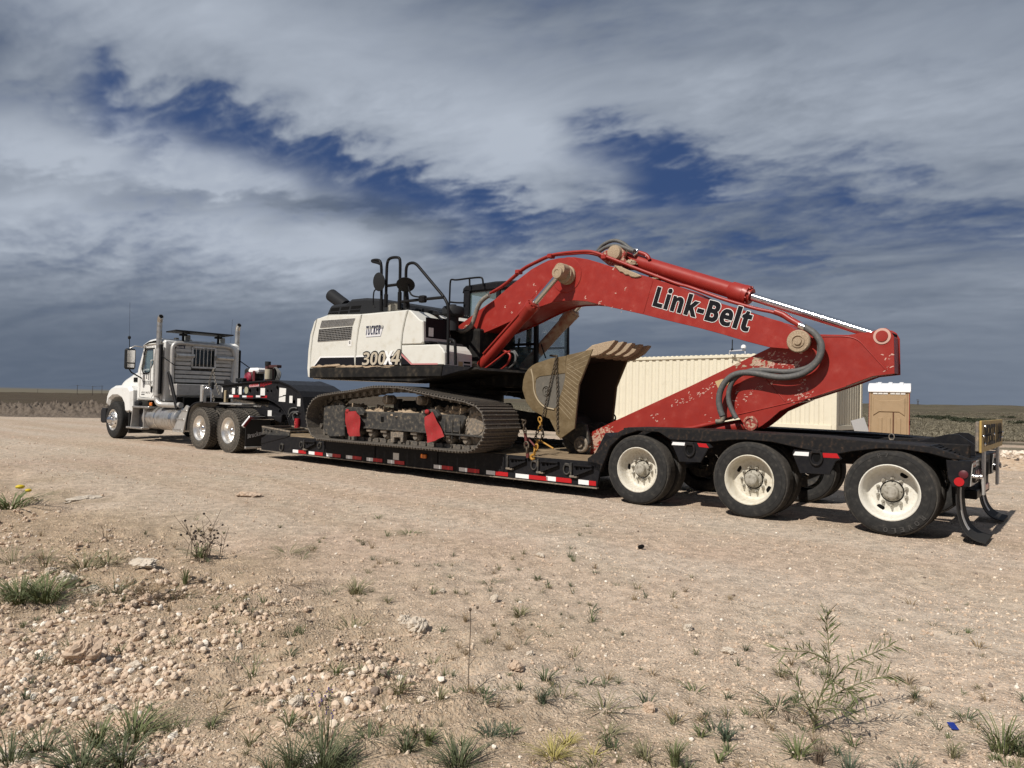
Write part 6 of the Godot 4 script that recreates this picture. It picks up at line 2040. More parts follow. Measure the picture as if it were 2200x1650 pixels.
	var pcp := Vector3(-7.001,2.796,-0.5)
	pc.lathe(P2([0, -0.25, 0.1, -0.25, 0.1, -0.02, 0.16, 0.0, 0.2, 0.03, 0.2, 0.13, 0.17, 0.17, 0.06, 0.19, 0.05, 0.21, 0, 0.21]), 22, Transform3D(Basis(Vector3.RIGHT, -PI / 2), pcp))
	part("pre_cleaner", pc, M["plastic"], t)
	# hand rails
	var rails := [P3([-8.205,2.891,0.1,-8.239,3.718,0.1,-8.287,3.834,0.1,-8.508,3.846,0.1,-8.492,3.817,0.1,-8.358,3.788,0.1,-8.261,3.749,0.1]), P3([-8.093,2.955,0.1,-8.092,3.76,0.1,-8.021,3.84,0.1,-7.778,3.825,0.1,-7.739,3.761,0.1,-7.727,2.894,0.1]), P3([-7.564,2.911,0.1,-7.587,3.633,0.1,-7.514,3.691,0.1,-7.354,3.683,0.1,-6.63,3.028,0.1,-6.528,2.88,0.1,-6.516,1.919,0.1]), P3([-7.655,3.026,0.12,-7.125,3.029,0.12,-6.623,3.028,0.12]), P3([-8.075,3.341,0.1,-7.745,3.342,0.1]), P3([-6.462,2.327,0.12,-6.38,2.307,0.12,-6.336,2.254,0.12,-6.319,1.905,0.12]), P3([-8.22,2.922,-1.65,-8.227,3.112,-1.65,-8.218,3.707,-1.65,-8.175,3.724,-1.65,-8.073,3.698,-1.65,-7.704,3.703,-1.65,-7.415,3.697,-1.65,-7.352,3.667,-1.65,-7.336,3.519,-1.65]), P3([-7.698,3.698,-1.65,-7.685,3.536,-1.65]), P3([-8.227,3.277,-1.65,-8.028,3.247,-1.65,-7.843,3.234,-1.65])]
	for i in rails.size():
		pipe("hand_rail", round_corners(rails[i], 0.12), 0.026 if i < 6 else 0.018, pb, t, 10)
	for q in [P3([-8.093,2.964,0.1,-8.091,3.191,0.1]), P3([-7.727,2.903,0.1,-7.731,3.201,0.1]), P3([-8.211,2.895,0.1,-8.214,3.105,0.1])]:
		pipe("rail_socket", q, 0.036, pb, t, 10)
	plate("rail_plate", P2([-7.687,3.26,-7.592,3.252,-7.534,2.952,-7.532,2.897,-7.679,2.915]), 0.03, 0.06, M["plastic"], t, 0.004)
	for q in [[Vector3(-8.18,3.408,0.2), 0.3, Basis(Vector3.UP, 0.12) * Basis(Vector3.RIGHT, 0.1), Vector3(1.0, 1.2, 1)], [Vector3(-7.475,3.296,0.2), 0.3, Basis(Vector3.UP, 0.75) * Basis(Vector3.RIGHT, 0.85) * Basis(Vector3(0, 0, 1), -0.3), Vector3(1.15, 1.15, 1)]]:
		var b := MB.new()
		b.lathe(P2([0, -0.05, 0.08, -0.045, 0.135, -0.015, 0.14, 0.0, 0.125, 0.006, 0, 0.008]), 24, Transform3D(q[2] * Basis.from_scale(q[3]), q[0]))
		part("mirror", b, M["plastic"], t)
	pipe("mirror_stem", smooth(P3([-8.285,3.398,0.16,-8.301,3.295,0.16,-8.357,3.242,0.16,-8.366,3.032,0.16,-8.317,2.968,0.16]), 4), 0.013, pb, t, 6)
	pipe("mirror_stem", smooth(P3([-7.44,3.35,0.18,-7.394,3.182,0.18,-7.298,3.093,0.18,-7.063,3.053,0.18]), 4), 0.015, pb, t, 6)
	boxp("rail_clamp", Vector3(-7.104,3.03,0.14), Vector3(0.14, 0.12, 0.1), pb, t, 0.02)
	# cab: posts, roof, glass, seat
	var zc := -1.75
	var zcf := -2.72
	var cabo := P2([-7.926,2.917,-7.907,3.46,-7.848,3.549,-7.736,3.567,-6.925,3.543])
	var cf: Material = M["black_mud"]
	var R0 := Vector2(-7.92, 2.0)
	var post := func(a: Vector2, b: Vector2, z: float, w: float, d: float):
		var m := MB.new()
		m.bar(Vector3(a.x, a.y, z), Vector3(b.x, b.y, z), d, w, Vector3(0, 0, 1).cross(Vector3(b.x - a.x, b.y - a.y, 0)).normalized(), 0.015)
		part("cab_post", m, M["black"], t)
	for z in [zc, zcf]:
		post.call(Vector2(-7.86, 1.75), Vector2(-7.82, 3.5), z, 0.16, 0.1)
		post.call(Vector2(-7.05, 1.75), Vector2(-7.02, 3.5), z, 0.09, 0.09)
		post.call(Vector2(-6.1, 1.85), Vector2(-6.12, 2.85), z, 0.08, 0.08)
		post.call(Vector2(-6.12, 2.85), Vector2(-6.38, 3.5), z, 0.08, 0.08)
		post.call(Vector2(-7.86, 1.82), Vector2(-6.08, 1.85), z, 0.14, 0.08)
		post.call(Vector2(-7.02, 2.38), Vector2(-6.12, 2.38), z, 0.05, 0.05)
		plate("cab_glass", P2([-7.76, 2.45, -7.09, 2.45, -7.07, 3.44, -7.74, 3.44]), z - 0.01, z + 0.005, M["glass"], t)
		plate("cab_glass", P2([-6.99, 2.42, -6.14, 2.42, -6.15, 2.85, -6.4, 3.44, -6.97, 3.44]), z - 0.01, z + 0.005, M["glass"], t)
		plate("cab_glass", P2([-6.99, 1.92, -6.14, 1.92, -6.14, 2.34, -6.99, 2.34]), z - 0.01, z + 0.005, M["glass"], t)
		plate("cab_panel", P2([-7.8, 1.85, -7.08, 1.85, -7.08, 2.43, -7.78, 2.43]), z - 0.02, z + 0.01, M["plastic"], t)
	plate("cab_roof", P2([-7.95, 3.44, -7.93, 3.53, -7.86, 3.58, -7.1, 3.6, -6.5, 3.57, -6.35, 3.48, -6.37, 3.43]), zcf - 0.05, zc + 0.05, M["black"], t, 0.03)
	boxp("windscreen", Vector3(-6.09, 2.36, (zc + zcf) / 2), Vector3(0.012, 0.94, 0.88), M["glass"], t, 0.0, Basis(Vector3(0, 0, 1), 0.02))
	boxp("windscreen", Vector3(-6.24, 3.16, (zc + zcf) / 2), Vector3(0.012, 0.64, 0.88), M["glass"], t, 0.0, Basis(Vector3(0, 0, 1), 0.38))
	boxp("cab_rear_wall", Vector3(-7.84, 2.1, (zc + zcf) / 2), Vector3(0.05, 0.6, 0.9), M["plastic"], t)
	boxp("cab_floor", Vector3(-6.95, 1.78, (zc + zcf) / 2), Vector3(1.8, 0.1, 0.95), M["plastic"], t)
	boxp("cab_seat", Vector3(-7.0, 2.2, -2.25), Vector3(0.5, 0.14, 0.5), M["plastic"], t, 0.05)
	boxp("seat_back", Vector3(-7.25, 2.6, -2.25), Vector3(0.14, 0.75, 0.48), M["plastic"], t, 0.05, Basis(Vector3(0, 0, 1), 0.12))
	boxp("console", Vector3(-6.9, 2.2, -1.95), Vector3(0.5, 0.2, 0.12), M["plastic"], t, 0.03)
	pipe("joystick", PackedVector3Array([Vector3(-6.7, 2.25, -1.95), Vector3(-6.66, 2.52, -1.95)]), 0.02, M["plastic"], t)
	pipe("wiper", P3([-5.964,2.375,-1.7,-5.851,2.117,-1.7]), 0.012, pb, t, 5)
	pipe("front_grab_bar", smooth(P3([-6.294,3.153,-2.85,-6.239,2.944,-2.85,-6.194,2.674,-2.85,-6.159,2.284,-2.85]), 4), 0.022, pb, t, 8)
	var cm := MB.new()
	cm.lathe(P2([0, -0.04, 0.1, -0.035, 0.15, -0.01, 0.155, 0.01, 0, 0.02]), 22, Transform3D(Basis(Vector3.UP, 0.4) * Basis(Vector3.RIGHT, -0.6), Vector3(-5.707,3.083,-2.3)))
	part("cab_mirror", cm, M["plastic"], t)
	boxp("cab_base", Vector3(-7.1, 1.62, -2.2), Vector3(2.2, 0.22, 1.0), bk, t, 0.02)
	boxp("pump_block", Vector3(-6.6, 1.75, -1.25), Vector3(1.1, 0.35, 0.8), M["black_mud"], t, 0.03)
	boxp("turret", Vector3(-7.1, 2.1, -1.3), Vector3(0.9, 1.0, 1.0), M["black_mud"], t, 0.03)
	# boom
	var zb := -0.93
	var boom := P2([-7.313,2.64,-7.275,2.686,-6.792,2.937,-6.425,3.106,-6.072,3.321,-5.621,3.56,-5.401,3.635,-5.272,3.671,-5.08,3.685,-4.768,3.672,-4.504,3.609,-4.267,3.526,-3.98,3.415,-3.433,3.234,-2.92,3.035])
	boom.append_array(P2([-2.62,2.874,-2.102,2.69,-1.696,2.538,-1.462,2.463,-1.25,2.323,-1.147,2.257,-1.116,2.181,-1.159,2.121,-1.247,2.09,-1.321,2.099,-1.611,2.13,-1.93,2.22,-2.264,2.33,-2.612,2.434,-3.165,2.582]))
	boom.append_array(P2([-3.509,2.68,-4.252,2.869,-4.488,2.938,-4.75,2.973,-4.998,2.982,-5.167,2.971,-5.425,2.915,-5.689,2.825,-5.961,2.729,-6.53,2.561,-7.16,2.408,-7.265,2.385,-7.333,2.437,-7.364,2.555]))
	var core := MB.inset(MB.ccw(boom), 0.018)
	plate("boom_core", core, -1.66, zb - 0.022, red, t)
	plate("boom_side", boom, zb - 0.022, zb, red, t, 0.004)
	plate("boom_side", boom, -1.68, -1.658, red, t, 0.004)
	pipe("weld_seam", P3([-3.348,3.168,-0.929,-3.495,2.695,-0.929]), 0.005, red, t, 5)
	pipe("weld_seam", P3([-5.96,2.729,-0.929,-5.39,3.264,-0.929]), 0.004, red, t, 5)
	var bp := Vector3(-4.926,3.414,-0.93)
	var bosses := MB.new()
	bosses.lathe(P2([0.29, 0.0, 0.28, 0.012, 0.0, 0.013]), 32, Transform3D(Basis(), Vector3(bp.x + 0.03, bp.y - 0.02, zb)))
	part("boom_pad", bosses, red, t)
	var pin := MB.new()
	pin.lathe(P2([0.15, 0.0, 0.155, 0.05, 0.135, 0.065, 0.148, 0.1, 0.14, 0.13, 0.1, 0.14, 0.095, 0.26, 0.1, 0.3, 0.09, 0.325, 0.05, 0.33, 0.045, 0.32, 0.0, 0.32]), 26, Transform3D(Basis(), Vector3(bp.x + 0.06, bp.y - 0.03, zb)))
	part("boom_pin", pin, M["mud"], t)
	var tp := Vector3(-1.237,2.197,-0.93)
	var tpin := MB.new()
	tpin.lathe(P2([0.142, -0.01, 0.146, 0.05, 0.135, 0.065, 0.085, 0.068, 0.082, 0.08, 0.07, 0.083, 0.066, 0.068, 0.05, 0.068, 0.046, 0.09, 0, 0.092]), 28, Transform3D(Basis(), tp))
	part("arm_pin", tpin, M["mud"], t)
	# lettering
	var la := Vector3(-3.351,2.788,-0.93)
	var lb := Vector3(-1.913,2.343,-0.93)
	var lt := Vector3(-3.288,3.011,-0.93)
	word("boom_lettering", "Link-Belt", Vector3(la.x, la.y, zb + 0.001), Vector3(lb.x - la.x, lb.y - la.y, 0), 0.315, Vector3(0, 0, 1), M["letter_black"], t, "Droid Sans", true, 0.009, M["letter_white"], 0.0, 0.7)
	# boom rams
	var ca := Vector3(-6.526,1.915,-0.72)
	var cg := Vector3(-5.365,2.947,-0.72)
	var ce := Vector3(-4.861,3.41,-0.72)
	ram(ca, cg, ce, 0.095, 0.05, t, red)
	ram(ca + Vector3(0, 0, -1.16), cg + Vector3(0, 0, -1.16), ce + Vector3(0, 0, -1.16), 0.1, 0.05, t, dirty([0.0, L(0.27, 0.04, 0.03), 0.4, L(0.36, 0.2, 0.14), 0.6, L(0.46, 0.35, 0.26), 1.0, L(0.55, 0.46, 0.36)], 0.8, 0.7, 0.0, 52))  # far ram: dusty, and coloured paler to stand in for sunlight on it
	var eye := MB.new()
	eye.cyl(Vector3(ce.x + 0.02, ce.y + 0.03, -0.8), Vector3(ce.x + 0.02, ce.y + 0.03, -0.64), 0.1, 20)
	eye.cyl(Vector3(ca.x - 0.05, ca.y - 0.06, -0.8), Vector3(ca.x - 0.05, ca.y - 0.06, -0.62), 0.12, 20)
	part("ram_eye", eye, M["mud"], t)
	pipe("ram_line", P3([-6.379,2.134,-0.62,-5.408,2.955,-0.62]), 0.018, red, t, 6)
	pipe("ram_line", P3([-6.417,1.836,-0.62,-6.194,1.96,-0.62,-5.874,2.149,-0.62,-5.784,2.164,-0.62]), 0.016, red, t, 6)
	for q in [P3([-6.053,2.189,-0.75,-5.983,2.169,-0.75,-5.888,2.096,-0.75,-5.953,1.963,-0.75,-6.113,1.858,-0.75]), P3([-5.978,2.172,-0.8,-5.862,2.161,-0.8,-5.815,2.097,-0.8,-5.834,1.982,-0.8,-6.015,1.877,-0.8,-6.298,1.843,-0.8]), P3([-5.973,2.203,-0.85,-5.88,2.182,-0.85,-5.809,2.091,-0.85]), P3([-6.397,1.917,-0.8,-6.278,1.989,-0.8,-6.093,2.112,-0.8])]:
		pipe("ram_hose", smooth(q, 4), 0.02, red if q[0].z > -0.79 else M["hose"], t, 7)
	# arm ram on the boom's back
	var aa := Vector3(-4.052,3.648,-1.3)
	var ab := Vector3(-2.007,2.885,-1.3)
	var ac := Vector3(-0.366,2.259,-1.3)
	ram(aa, ab, ac, 0.112, 0.06, t, red)
	for s in [-1, 1]:
		plate("ram_lug", P2([-4.403,3.661,-4.286,3.742,-4.132,3.775,-3.978,3.749,-3.901,3.665,-3.937,3.594,-3.821,3.449,-4.203,3.504]), -1.3 + s * 0.2 - 0.03, -1.3 + s * 0.2 + 0.03, M["red_mud"], t, 0.006)
	var ap := MB.new()
	ap.lathe(P2([0, -0.29, 0.11, -0.29, 0.12, -0.25, 0.12, 0.25, 0.11, 0.29, 0.06, 0.3, 0, 0.3]), 22, Transform3D(Basis(), Vector3(-4.081,3.685,-1.3)))
	part("ram_pin", ap, M["mud"], t)
	var cl := MB.new()
	var k0 := P3([-4.133,3.464,-1.25,-3.979,3.374,-1.25,-3.828,3.335,-1.25,-3.607,3.29,-1.25,-3.427,3.233,-1.25])
	for q in k0:
		for r in 5:
			caked(cl, q + Vector3(rng.randfn() * 0.1, -0.04, 0.1 + rng.randf() * 0.16), Vector3(0.1, 0.035, 0.06), int(q.x * -31) + r)
	cl.prism(P2([-4.009,3.462,-3.97,3.414,-3.904,3.347,-3.852,3.333,-3.811,3.293,-3.747,3.284,-3.71,3.252,-3.646,3.236,-3.583,3.234,-3.53,3.248,-3.561,3.27,-3.612,3.298,-3.721,3.346,-3.813,3.39,-3.906,3.435]), -0.935, -0.905, 0.012)
	var k1 := Vector3(-3.786,3.545,-1.2)
	caked(cl, k1 + Vector3(-0.08, -0.06, 0), Vector3(0.14, 0.1, 0.15), 77)
	part("caked_dirt", cl, M["mud"], t)
	# pipes along the boom and hoses at the joints
	var l1 := P3([-6.57,3.235,-0.98,-6.257,3.353,-0.98,-5.842,3.608,-0.98,-5.268,3.774,-0.98,-4.907,3.773,-0.98,-4.52,3.751,-0.98,-4.361,3.703,-0.98,-4.205,3.632,-0.98,-3.641,3.381,-0.98,-2.945,3.079,-0.98])
	l1.append_array(P3([-2.826,3.049,-0.98,-2.293,2.824,-0.98,-1.795,2.649,-0.98,-1.574,2.6,-0.98,-1.388,2.495,-0.98]))
	pipe("boom_line", round_corners(l1, 0.15), 0.024, red, t, 8)
	var l2 := P3([-6.566,3.258,-1.06,-6.276,3.375,-1.06,-5.86,3.622,-1.06,-5.304,3.779,-1.06,-4.572,3.744,-1.06,-4.254,3.63,-1.06,-3.686,3.379,-1.06,-2.984,3.073,-1.06])
	pipe("boom_line", round_corners(l2, 0.15), 0.02, red, t, 8)
	for q in P3([-5.949,3.554,-1,-5.271,3.753,-1,-4.226,3.621,-1]):
		boxp("pipe_clamp", q, Vector3(0.09, 0.07, 0.12), red, t, 0.01)
	pipe("line_end", P3([-1.567,2.602,-0.96,-1.459,2.559,-0.96,-1.382,2.501,-0.96,-1.224,2.404,-0.96]), 0.04, red, t, 10)
	pipe("hose_fitting", P3([-1.25,2.408,-0.95,-1.176,2.379,-0.95]), 0.045, M["chrome"], t, 10)
	pipe("arm_hose", smooth(P3([-1.194,2.387,-0.96,-1.069,2.302,-0.96,-0.981,2.164,-0.96,-0.986,2.014,-0.96,-1.063,1.887,-0.96,-1.179,1.797,-0.96,-1.311,1.752,-0.96,-1.462,1.737,-0.96,-1.616,1.753,-0.96,-1.774,1.785,-0.96,-1.935,1.802,-0.96,-2.066,1.786,-0.96,-2.165,1.738,-0.96,-2.247,1.649,-0.96,-2.3,1.534,-0.96,-2.314,1.403,-0.96,-2.292,1.289,-0.96,-2.26,1.208,-0.96]), 5), 0.042, M["hose"], t, 12)
	pipe("arm_hose", smooth(P3([-1.139,2.339,-1,-1.036,2.244,-1,-1.006,2.107,-1,-1.033,1.972,-1,-1.133,1.875,-1,-1.265,1.83,-1,-1.43,1.813,-1,-1.631,1.828,-1,-1.853,1.835,-1,-2.015,1.788,-1,-2.13,1.699,-1,-2.186,1.569,-1,-2.193,1.438,-1,-2.153,1.309,-1,-2.08,1.182,-1]), 5), 0.034, M["hose"], t, 12)
	pipe("hose_elbow", smooth(P3([-2.264,1.224,-0.97,-2.257,1.167,-0.97,-2.285,1.134,-0.97,-2.353,1.126,-0.97]), 4), 0.036, M["steel"], t, 10)
	pipe("line_end", P3([-2.332,1.121,-0.98,-2.698,1.026,-0.98,-2.97,0.98,-0.98]), 0.03, red, t, 8)
	pipe("boom_hose", smooth(P3([-7.391,2.722,-0.8,-7.255,2.635,-0.8,-7.083,2.57,-0.8,-6.916,2.6,-0.8,-6.806,2.708,-0.8,-6.724,2.909,-0.8,-6.653,3.035,-0.8,-6.557,3.112,-0.8,-6.436,3.168,-0.8]), 5), 0.04, dirty([0.0, L(0.1, 0.1, 0.095), 0.6, L(0.22, 0.2, 0.17), 0.9, L(0.4, 0.35, 0.28)], 2.0, 0.7, 0.0, 51), t, 10)
	pipe("boom_hose", smooth(P3([-7.473,2.654,-0.9,-7.294,2.53,-0.9,-7.134,2.476,-0.9,-7.03,2.453,-0.9,-6.966,2.469,-0.9]), 5), 0.03, M["hose"], t, 8)
	for q in [[P3([-4.502,3.774,-1.2,-4.405,3.865,-1.2,-4.269,3.913,-1.2,-4.152,3.911,-1.2,-4.037,3.863,-1.2,-3.921,3.774,-1.2,-3.846,3.724,-1.2])], [P3([-4.421,3.746,-1.12,-4.295,3.804,-1.12,-4.141,3.816,-1.12,-4.007,3.787,-1.12,-3.874,3.725,-1.12,-3.781,3.691,-1.12])]]:
		pipe("top_hose", smooth(q[0], 5), 0.03, M["hose"], t, 10)
	pipe("ram_port", smooth(P3([-3.846,3.733,-1.2,-3.781,3.717,-1.2,-3.771,3.683,-1.2,-3.825,3.64,-1.2]), 4), 0.03, M["chrome"], t, 8)
	pipe("ram_port_line", round_corners(P3([-3.743,3.68,-1.2,-3.623,3.634,-1.2,-3.568,3.579,-1.2,-3.558,3.545,-1.2]), 0.05), 0.03, red, t, 8)
	# arm
	var za := -1.12
	var arm := P2([-4.532,0.856,-4.054,1.076,-2.839,1.61])
	arm.append_array(P2([-1.901,2.043,-1.678,2.145,-1.368,2.204,-1.174,2.321,-1.042,2.297,-0.701,2.277,-0.564,2.293,-0.429,2.305,-0.337,2.344,-0.278,2.345,-0.225,2.31,-0.186,2.237,-0.175,1.784,-0.41,1.756,-0.721,1.63,-1.178,1.466,-1.665,1.338,-2.153,1.211,-2.426,1.132,-2.708,1.02,-3.227,0.861]))
	arm.append_array(P2([-4.337,0.639,-4.507,0.507,-4.494,0.629]))
	var acore := MB.inset(MB.ccw(arm), 0.014)
	plate("arm_core", acore, -1.465, za - 0.02, M["red"], t)
	plate("arm_side", arm, za - 0.02, za, M["red"], t, 0.004)
	plate("arm_side", arm, -1.48, -1.46, M["red"], t, 0.004)
	for q in [P3([-1.013,2.268,-1.12,-0.728,2.26,-1.12,-0.59,2.222,-1.12,-0.266,1.832,-1.12]), P3([-1.784,1.784,-1.12,-1.622,1.601,-1.12,-1.464,1.422,-1.12]), P3([-2.153,1.218,-1.12,-1.666,1.344,-1.12,-1.178,1.469,-1.12,-0.721,1.633,-1.12])]:
		pipe("weld_seam", round_corners(q, 0.08), 0.008, red, t, 6)
	boxp("arm_end_opening", Vector3(-0.22,2.033,-1.29), Vector3(0.025, 0.5, 0.27), M["dark"], t, 0.0)
	var rp := MB.new()
	rp.lathe(P2([0.1, 0.0, 0.098, 0.008, 0.07, 0.01]), 26, Transform3D(Basis(), Vector3(-0.316,2.245,-1.12)))
	part("rod_pin_ring", rp, M["scuff"], t)
	var rp2 := MB.new()
	rp2.lathe(P2([0.07, 0.006, 0.066, 0.02, 0.0, 0.022]), 26, Transform3D(Basis(), Vector3(-0.316,2.245,-1.12)))
	part("rod_pin", rp2, red, t)
	for s in [-1, 1]:
		plate("ram_bracket", P2([-1.192,1.458,-1.539,1.291,-1.679,1.163,-1.773,1.088,-1.853,1.044,-1.934,1.054,-2.034,1.117,-2.085,1.181,-2.153,1.208]), -1.3 + s * 0.16 - 0.02, -1.3 + s * 0.16 + 0.02, red, t, 0.004)
	var bq := Vector3(-1.922,1.119,-1.12)
	var bcap := MB.new()
	bcap.lathe(P2([0.1, 0.0, 0.1, 0.025, 0.07, 0.03, 0.065, 0.015, 0.0, 0.016]), 22, Transform3D(Basis(), bq))
	part("bracket_pin", bcap, M["red_mud"], t)
	ram(Vector3(bq.x - 0.02, bq.y - 0.01, -1.3), Vector3(-3.4, 0.82, -1.3), Vector3(-4.3, 0.66, -1.3), 0.09, 0.05, t, red)
	plate("arm_decal", P2([-2.444,1.686,-2.349,1.72,-2.179,1.736,-2.262,1.637,-2.39,1.578]), za, za + 0.002, mat(L(0.5, 0.36, 0.18), 0.6), t)
	var tipb := MB.new()
	tipb.lathe(P2([0.1, 0.0, 0.1, 0.02, 0.075, 0.028, 0.03, 0.03, 0.0, 0.03]), 22, Transform3D(Basis(), Vector3(-4.21,0.848,-1.12)))
	part("linkage_pin", tipb, M["red_mud"], t)
	# scuffs and clinging mud
	scuffs("paint_scuffs", Array(P2([-3.046,1.355,-2.935,1.384,-2.807,1.446,-2.681,1.516,-2.575,1.576,-2.47,1.636])), za, 8, 0.03, 0.018, t, M["scuff"])
	scuffs("paint_scuffs", Array(P2([-2.156,1.408,-2.024,1.476,-1.91,1.542,-1.797,1.607,-1.671,1.672,-1.577,1.704,-1.24,1.704,-1.224,1.596,-1.283,1.534])), za, 8, 0.03, 0.02, t, M["scuff"])
	scuffs("paint_scuffs", Array(P2([-1.867,1.962,-1.754,1.928,-1.643,1.974,-1.548,1.909,-1.456,1.955,-1.364,1.891,-1.548,1.862,-1.424,1.845,-1.303,1.906,-1.658,1.879,-1.229,1.951,-1.676,2.038,-1.488,2.019])), za, 9, 0.045, 0.024, t, M["scuff"])
	scuffs("clinging_mud", Array(P2([-1.868,1.97,-1.77,1.936,-1.706,1.911,-2.064,1.899,-1.899,1.914])), za, 7, 0.04, 0.05, t, mat(L(0.4, 0.31, 0.22), 0.9))
	scuffs("paint_scuffs", Array(P2([-1.208,1.504,-1.267,1.487,-1.388,1.47,-1.149,1.52,-0.309,2.227,-0.255,2.008,-0.24,1.864,-3.309,1.103,-3.39,1.206,-2.393,1.22,-2.532,1.148,-2.159,1.539,-2.45,1.519])), za, 5, 0.03, 0.02, t, M["scuff"])
	scuffs("clinging_mud", Array(P2([-4.467,0.805,-4.402,0.755,-4.357,0.838,-4.296,0.894,-4.417,0.701,-4.325,0.786,-4.173,0.913,-4.463,0.631,-4.414,0.581])), za, 9, 0.04, 0.045, t, mat(L(0.42, 0.27, 0.2), 0.9))
	scuffs("paint_scuffs", Array(P2([-5.546,3.277,-5.854,2.997,-6.024,2.863,-6.192,2.964,-4.017,3.402,-3.971,3.048,-3.824,3.069,-4.529,3.008,-4.253,2.913,-4.271,2.89,-6.959,2.614,-7.034,2.522,-5.498,3.171])), zb, 3, 0.012, 0.02, t, M["scuff"])
	scuffs("paint_scuffs", Array(P2([-6.779,2.55,-6.386,2.644,-5.373,2.631,-4.155,2.849,-4.041,2.809,-3.891,2.783,-3.707,2.732])), zb, 4, 0.02, 0.012, t, M["scuff"])
	scuffs("clinging_mud", Array(P2([-7.27,2.532,-7.214,2.452,-7.166,2.585,-7.09,2.658])), zb, 8, 0.03, 0.035, t, mat(L(0.4, 0.31, 0.22), 0.9))
	bucket(t)
	red_flags()

func bucket(t: Node3D):
	var zn := -0.72
	var zf := -1.87
	var bm: Material = M["bucket"]
	var side := P2([-4.696,2.077,-4.228,2.158,-4.47,1.614,-4.539,0.943,-4.791,0.773,-4.874,0.835,-5.03,1.07,-5.149,1.107,-5.374,1.196,-5.509,1.331,-5.595,1.538,-5.581,1.692,-5.54,1.803,-5.481,1.872,-5.403,1.927,-5.309,1.967,-5.04,2.037])
	plate("bucket_side", side, zn - 0.03, zn, bm, t, 0.005)
	plate("bucket_side", side, zf, zf + 0.03, bm, t, 0.005)
	# shell swept between the side plates: lip, floor, heel, back
	var shell := P2([-4.228,2.158,-4.696,2.077,-5.04,2.037,-5.309,1.967,-5.403,1.927,-5.481,1.872,-5.54,1.803,-5.581,1.692,-5.595,1.538,-5.509,1.331,-5.374,1.196,-5.149,1.107,-5.03,1.07,-4.944,0.952])
	var inner := PackedVector2Array()
	for i in range(shell.size() - 1, -1, -1):
		var d := (shell[mini(i + 1, shell.size() - 1)] - shell[maxi(i - 1, 0)]).normalized()
		inner.append(shell[i] - Vector2(d.y, -d.x) * 0.035)
	var pl := PackedVector2Array(shell)
	pl.append_array(inner)
	plate("bucket_shell", pl, zf + 0.031, zn - 0.031, bm, t)
	var shade_sheet := PackedVector2Array()  # added dark sheet, its colour stands in for the shade inside the bucket
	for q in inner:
		shade_sheet.append(q)
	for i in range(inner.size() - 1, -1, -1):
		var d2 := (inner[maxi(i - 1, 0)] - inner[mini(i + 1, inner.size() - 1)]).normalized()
		shade_sheet.append(inner[i] - Vector2(d2.y, -d2.x) * 0.006)
	plate("bucket_shade_sheet", shade_sheet, zf + 0.034, zn - 0.034, mat(L(0.045, 0.034, 0.024), 0.8), t)
	plate("bucket_shade_sheet", MB.inset(MB.ccw(side), 0.03), zf + 0.0305, zf + 0.034, mat(L(0.045, 0.034, 0.024), 0.8), t)  # the same painted shade over the far side plate
	# thick cheek plate with hatched hard facing, the bare grey panel, weld beads
	plate("side_cutter", P2([-4.704,2.08,-4.222,2.163,-4.465,1.616,-4.529,0.938,-4.791,0.765,-4.883,0.835,-4.863,1.33,-4.771,1.545,-4.727,1.732,-4.722,1.958]), zn, zn + 0.022, bm, t, 0.004)
	plate("wear_band", P2([-4.733,1.958,-4.729,1.801,-5.235,1.749,-5.302,1.719,-5.321,1.65,-5.48,1.844,-5.403,1.913,-5.309,1.953,-5.039,2.024,-4.72,2.07]), zn, zn + 0.009, bm, t, 0.003)
	plate("grey_panel", P2([-4.734,1.792,-4.735,1.705,-4.776,1.545,-4.863,1.344,-4.91,1.249,-4.968,1.237,-5.12,1.277,-5.241,1.363,-5.299,1.472,-5.32,1.596,-5.305,1.699,-5.234,1.744]), zn, zn + 0.004, M["bucket_grey"], t)
	var w := MB.new()
	w.tube(smooth(P3([-5.415,1.871,-0.714,-5.377,1.76,-0.714,-5.356,1.636,-0.714,-5.344,1.526,-0.714,-5.298,1.417,-0.714,-5.218,1.323,-0.714,-5.115,1.257,-0.714,-4.93,1.224,-0.714]), 4), 0.014, 6)
	part("weld_bead", w, M["weld"], t)
	var h := MB.new()
	var cutter := MB.inset(MB.ccw(P2([-4.704,2.08,-4.222,2.163,-4.465,1.616,-4.529,0.938,-4.791,0.765,-4.883,0.835,-4.863,1.33,-4.771,1.545,-4.727,1.732,-4.722,1.958])), 0.015)
	for k in 12:
		var off := k * 0.075
		var a := P2([-4.694,1.998,-4.316,1.991,-4.471,1.653,-4.532,1.298,-4.854,1.29,-4.727,1.705])
		# lines slope down to the right across the cutter
		var p := Vector2(lerpf(a[0].x, a[4].x, k / 11.0) + 0.02, a[0].y - 0.06 - off * 0.8)
		var q := p + Vector2(0.36 - 0.012 * k, -0.20)
		for cut in Geometry2D.intersect_polyline_with_polygon(PackedVector2Array([p, q]), cutter):
			h.tube(flat3(cut, zn + 0.0225), 0.003, 5)
	for k in 4:
		var p := P2([-4.69,1.838,-4.657,1.825,-4.331,1.992,-4.441,2.046])
		for cut in Geometry2D.intersect_polyline_with_polygon(PackedVector2Array([Vector2(p[0].x, p[0].y - 0.05 + 0.07 * k), Vector2(p[0].x + 0.45, p[0].y + 0.12 + 0.07 * k)]), cutter):
			h.tube(flat3(cut, zn + 0.0225), 0.003, 5)
	part("hatch_welds", h, M["weld"], t, "", true)
	var em := MB.new()
	var ec := Vector3(-5.093,1.522,-0.714)
	em.lathe(P2([0.085, -0.002, 0.085, 0.012, 0.07, 0.014, 0.068, -0.002]), 24, Transform3D(Basis(), ec))
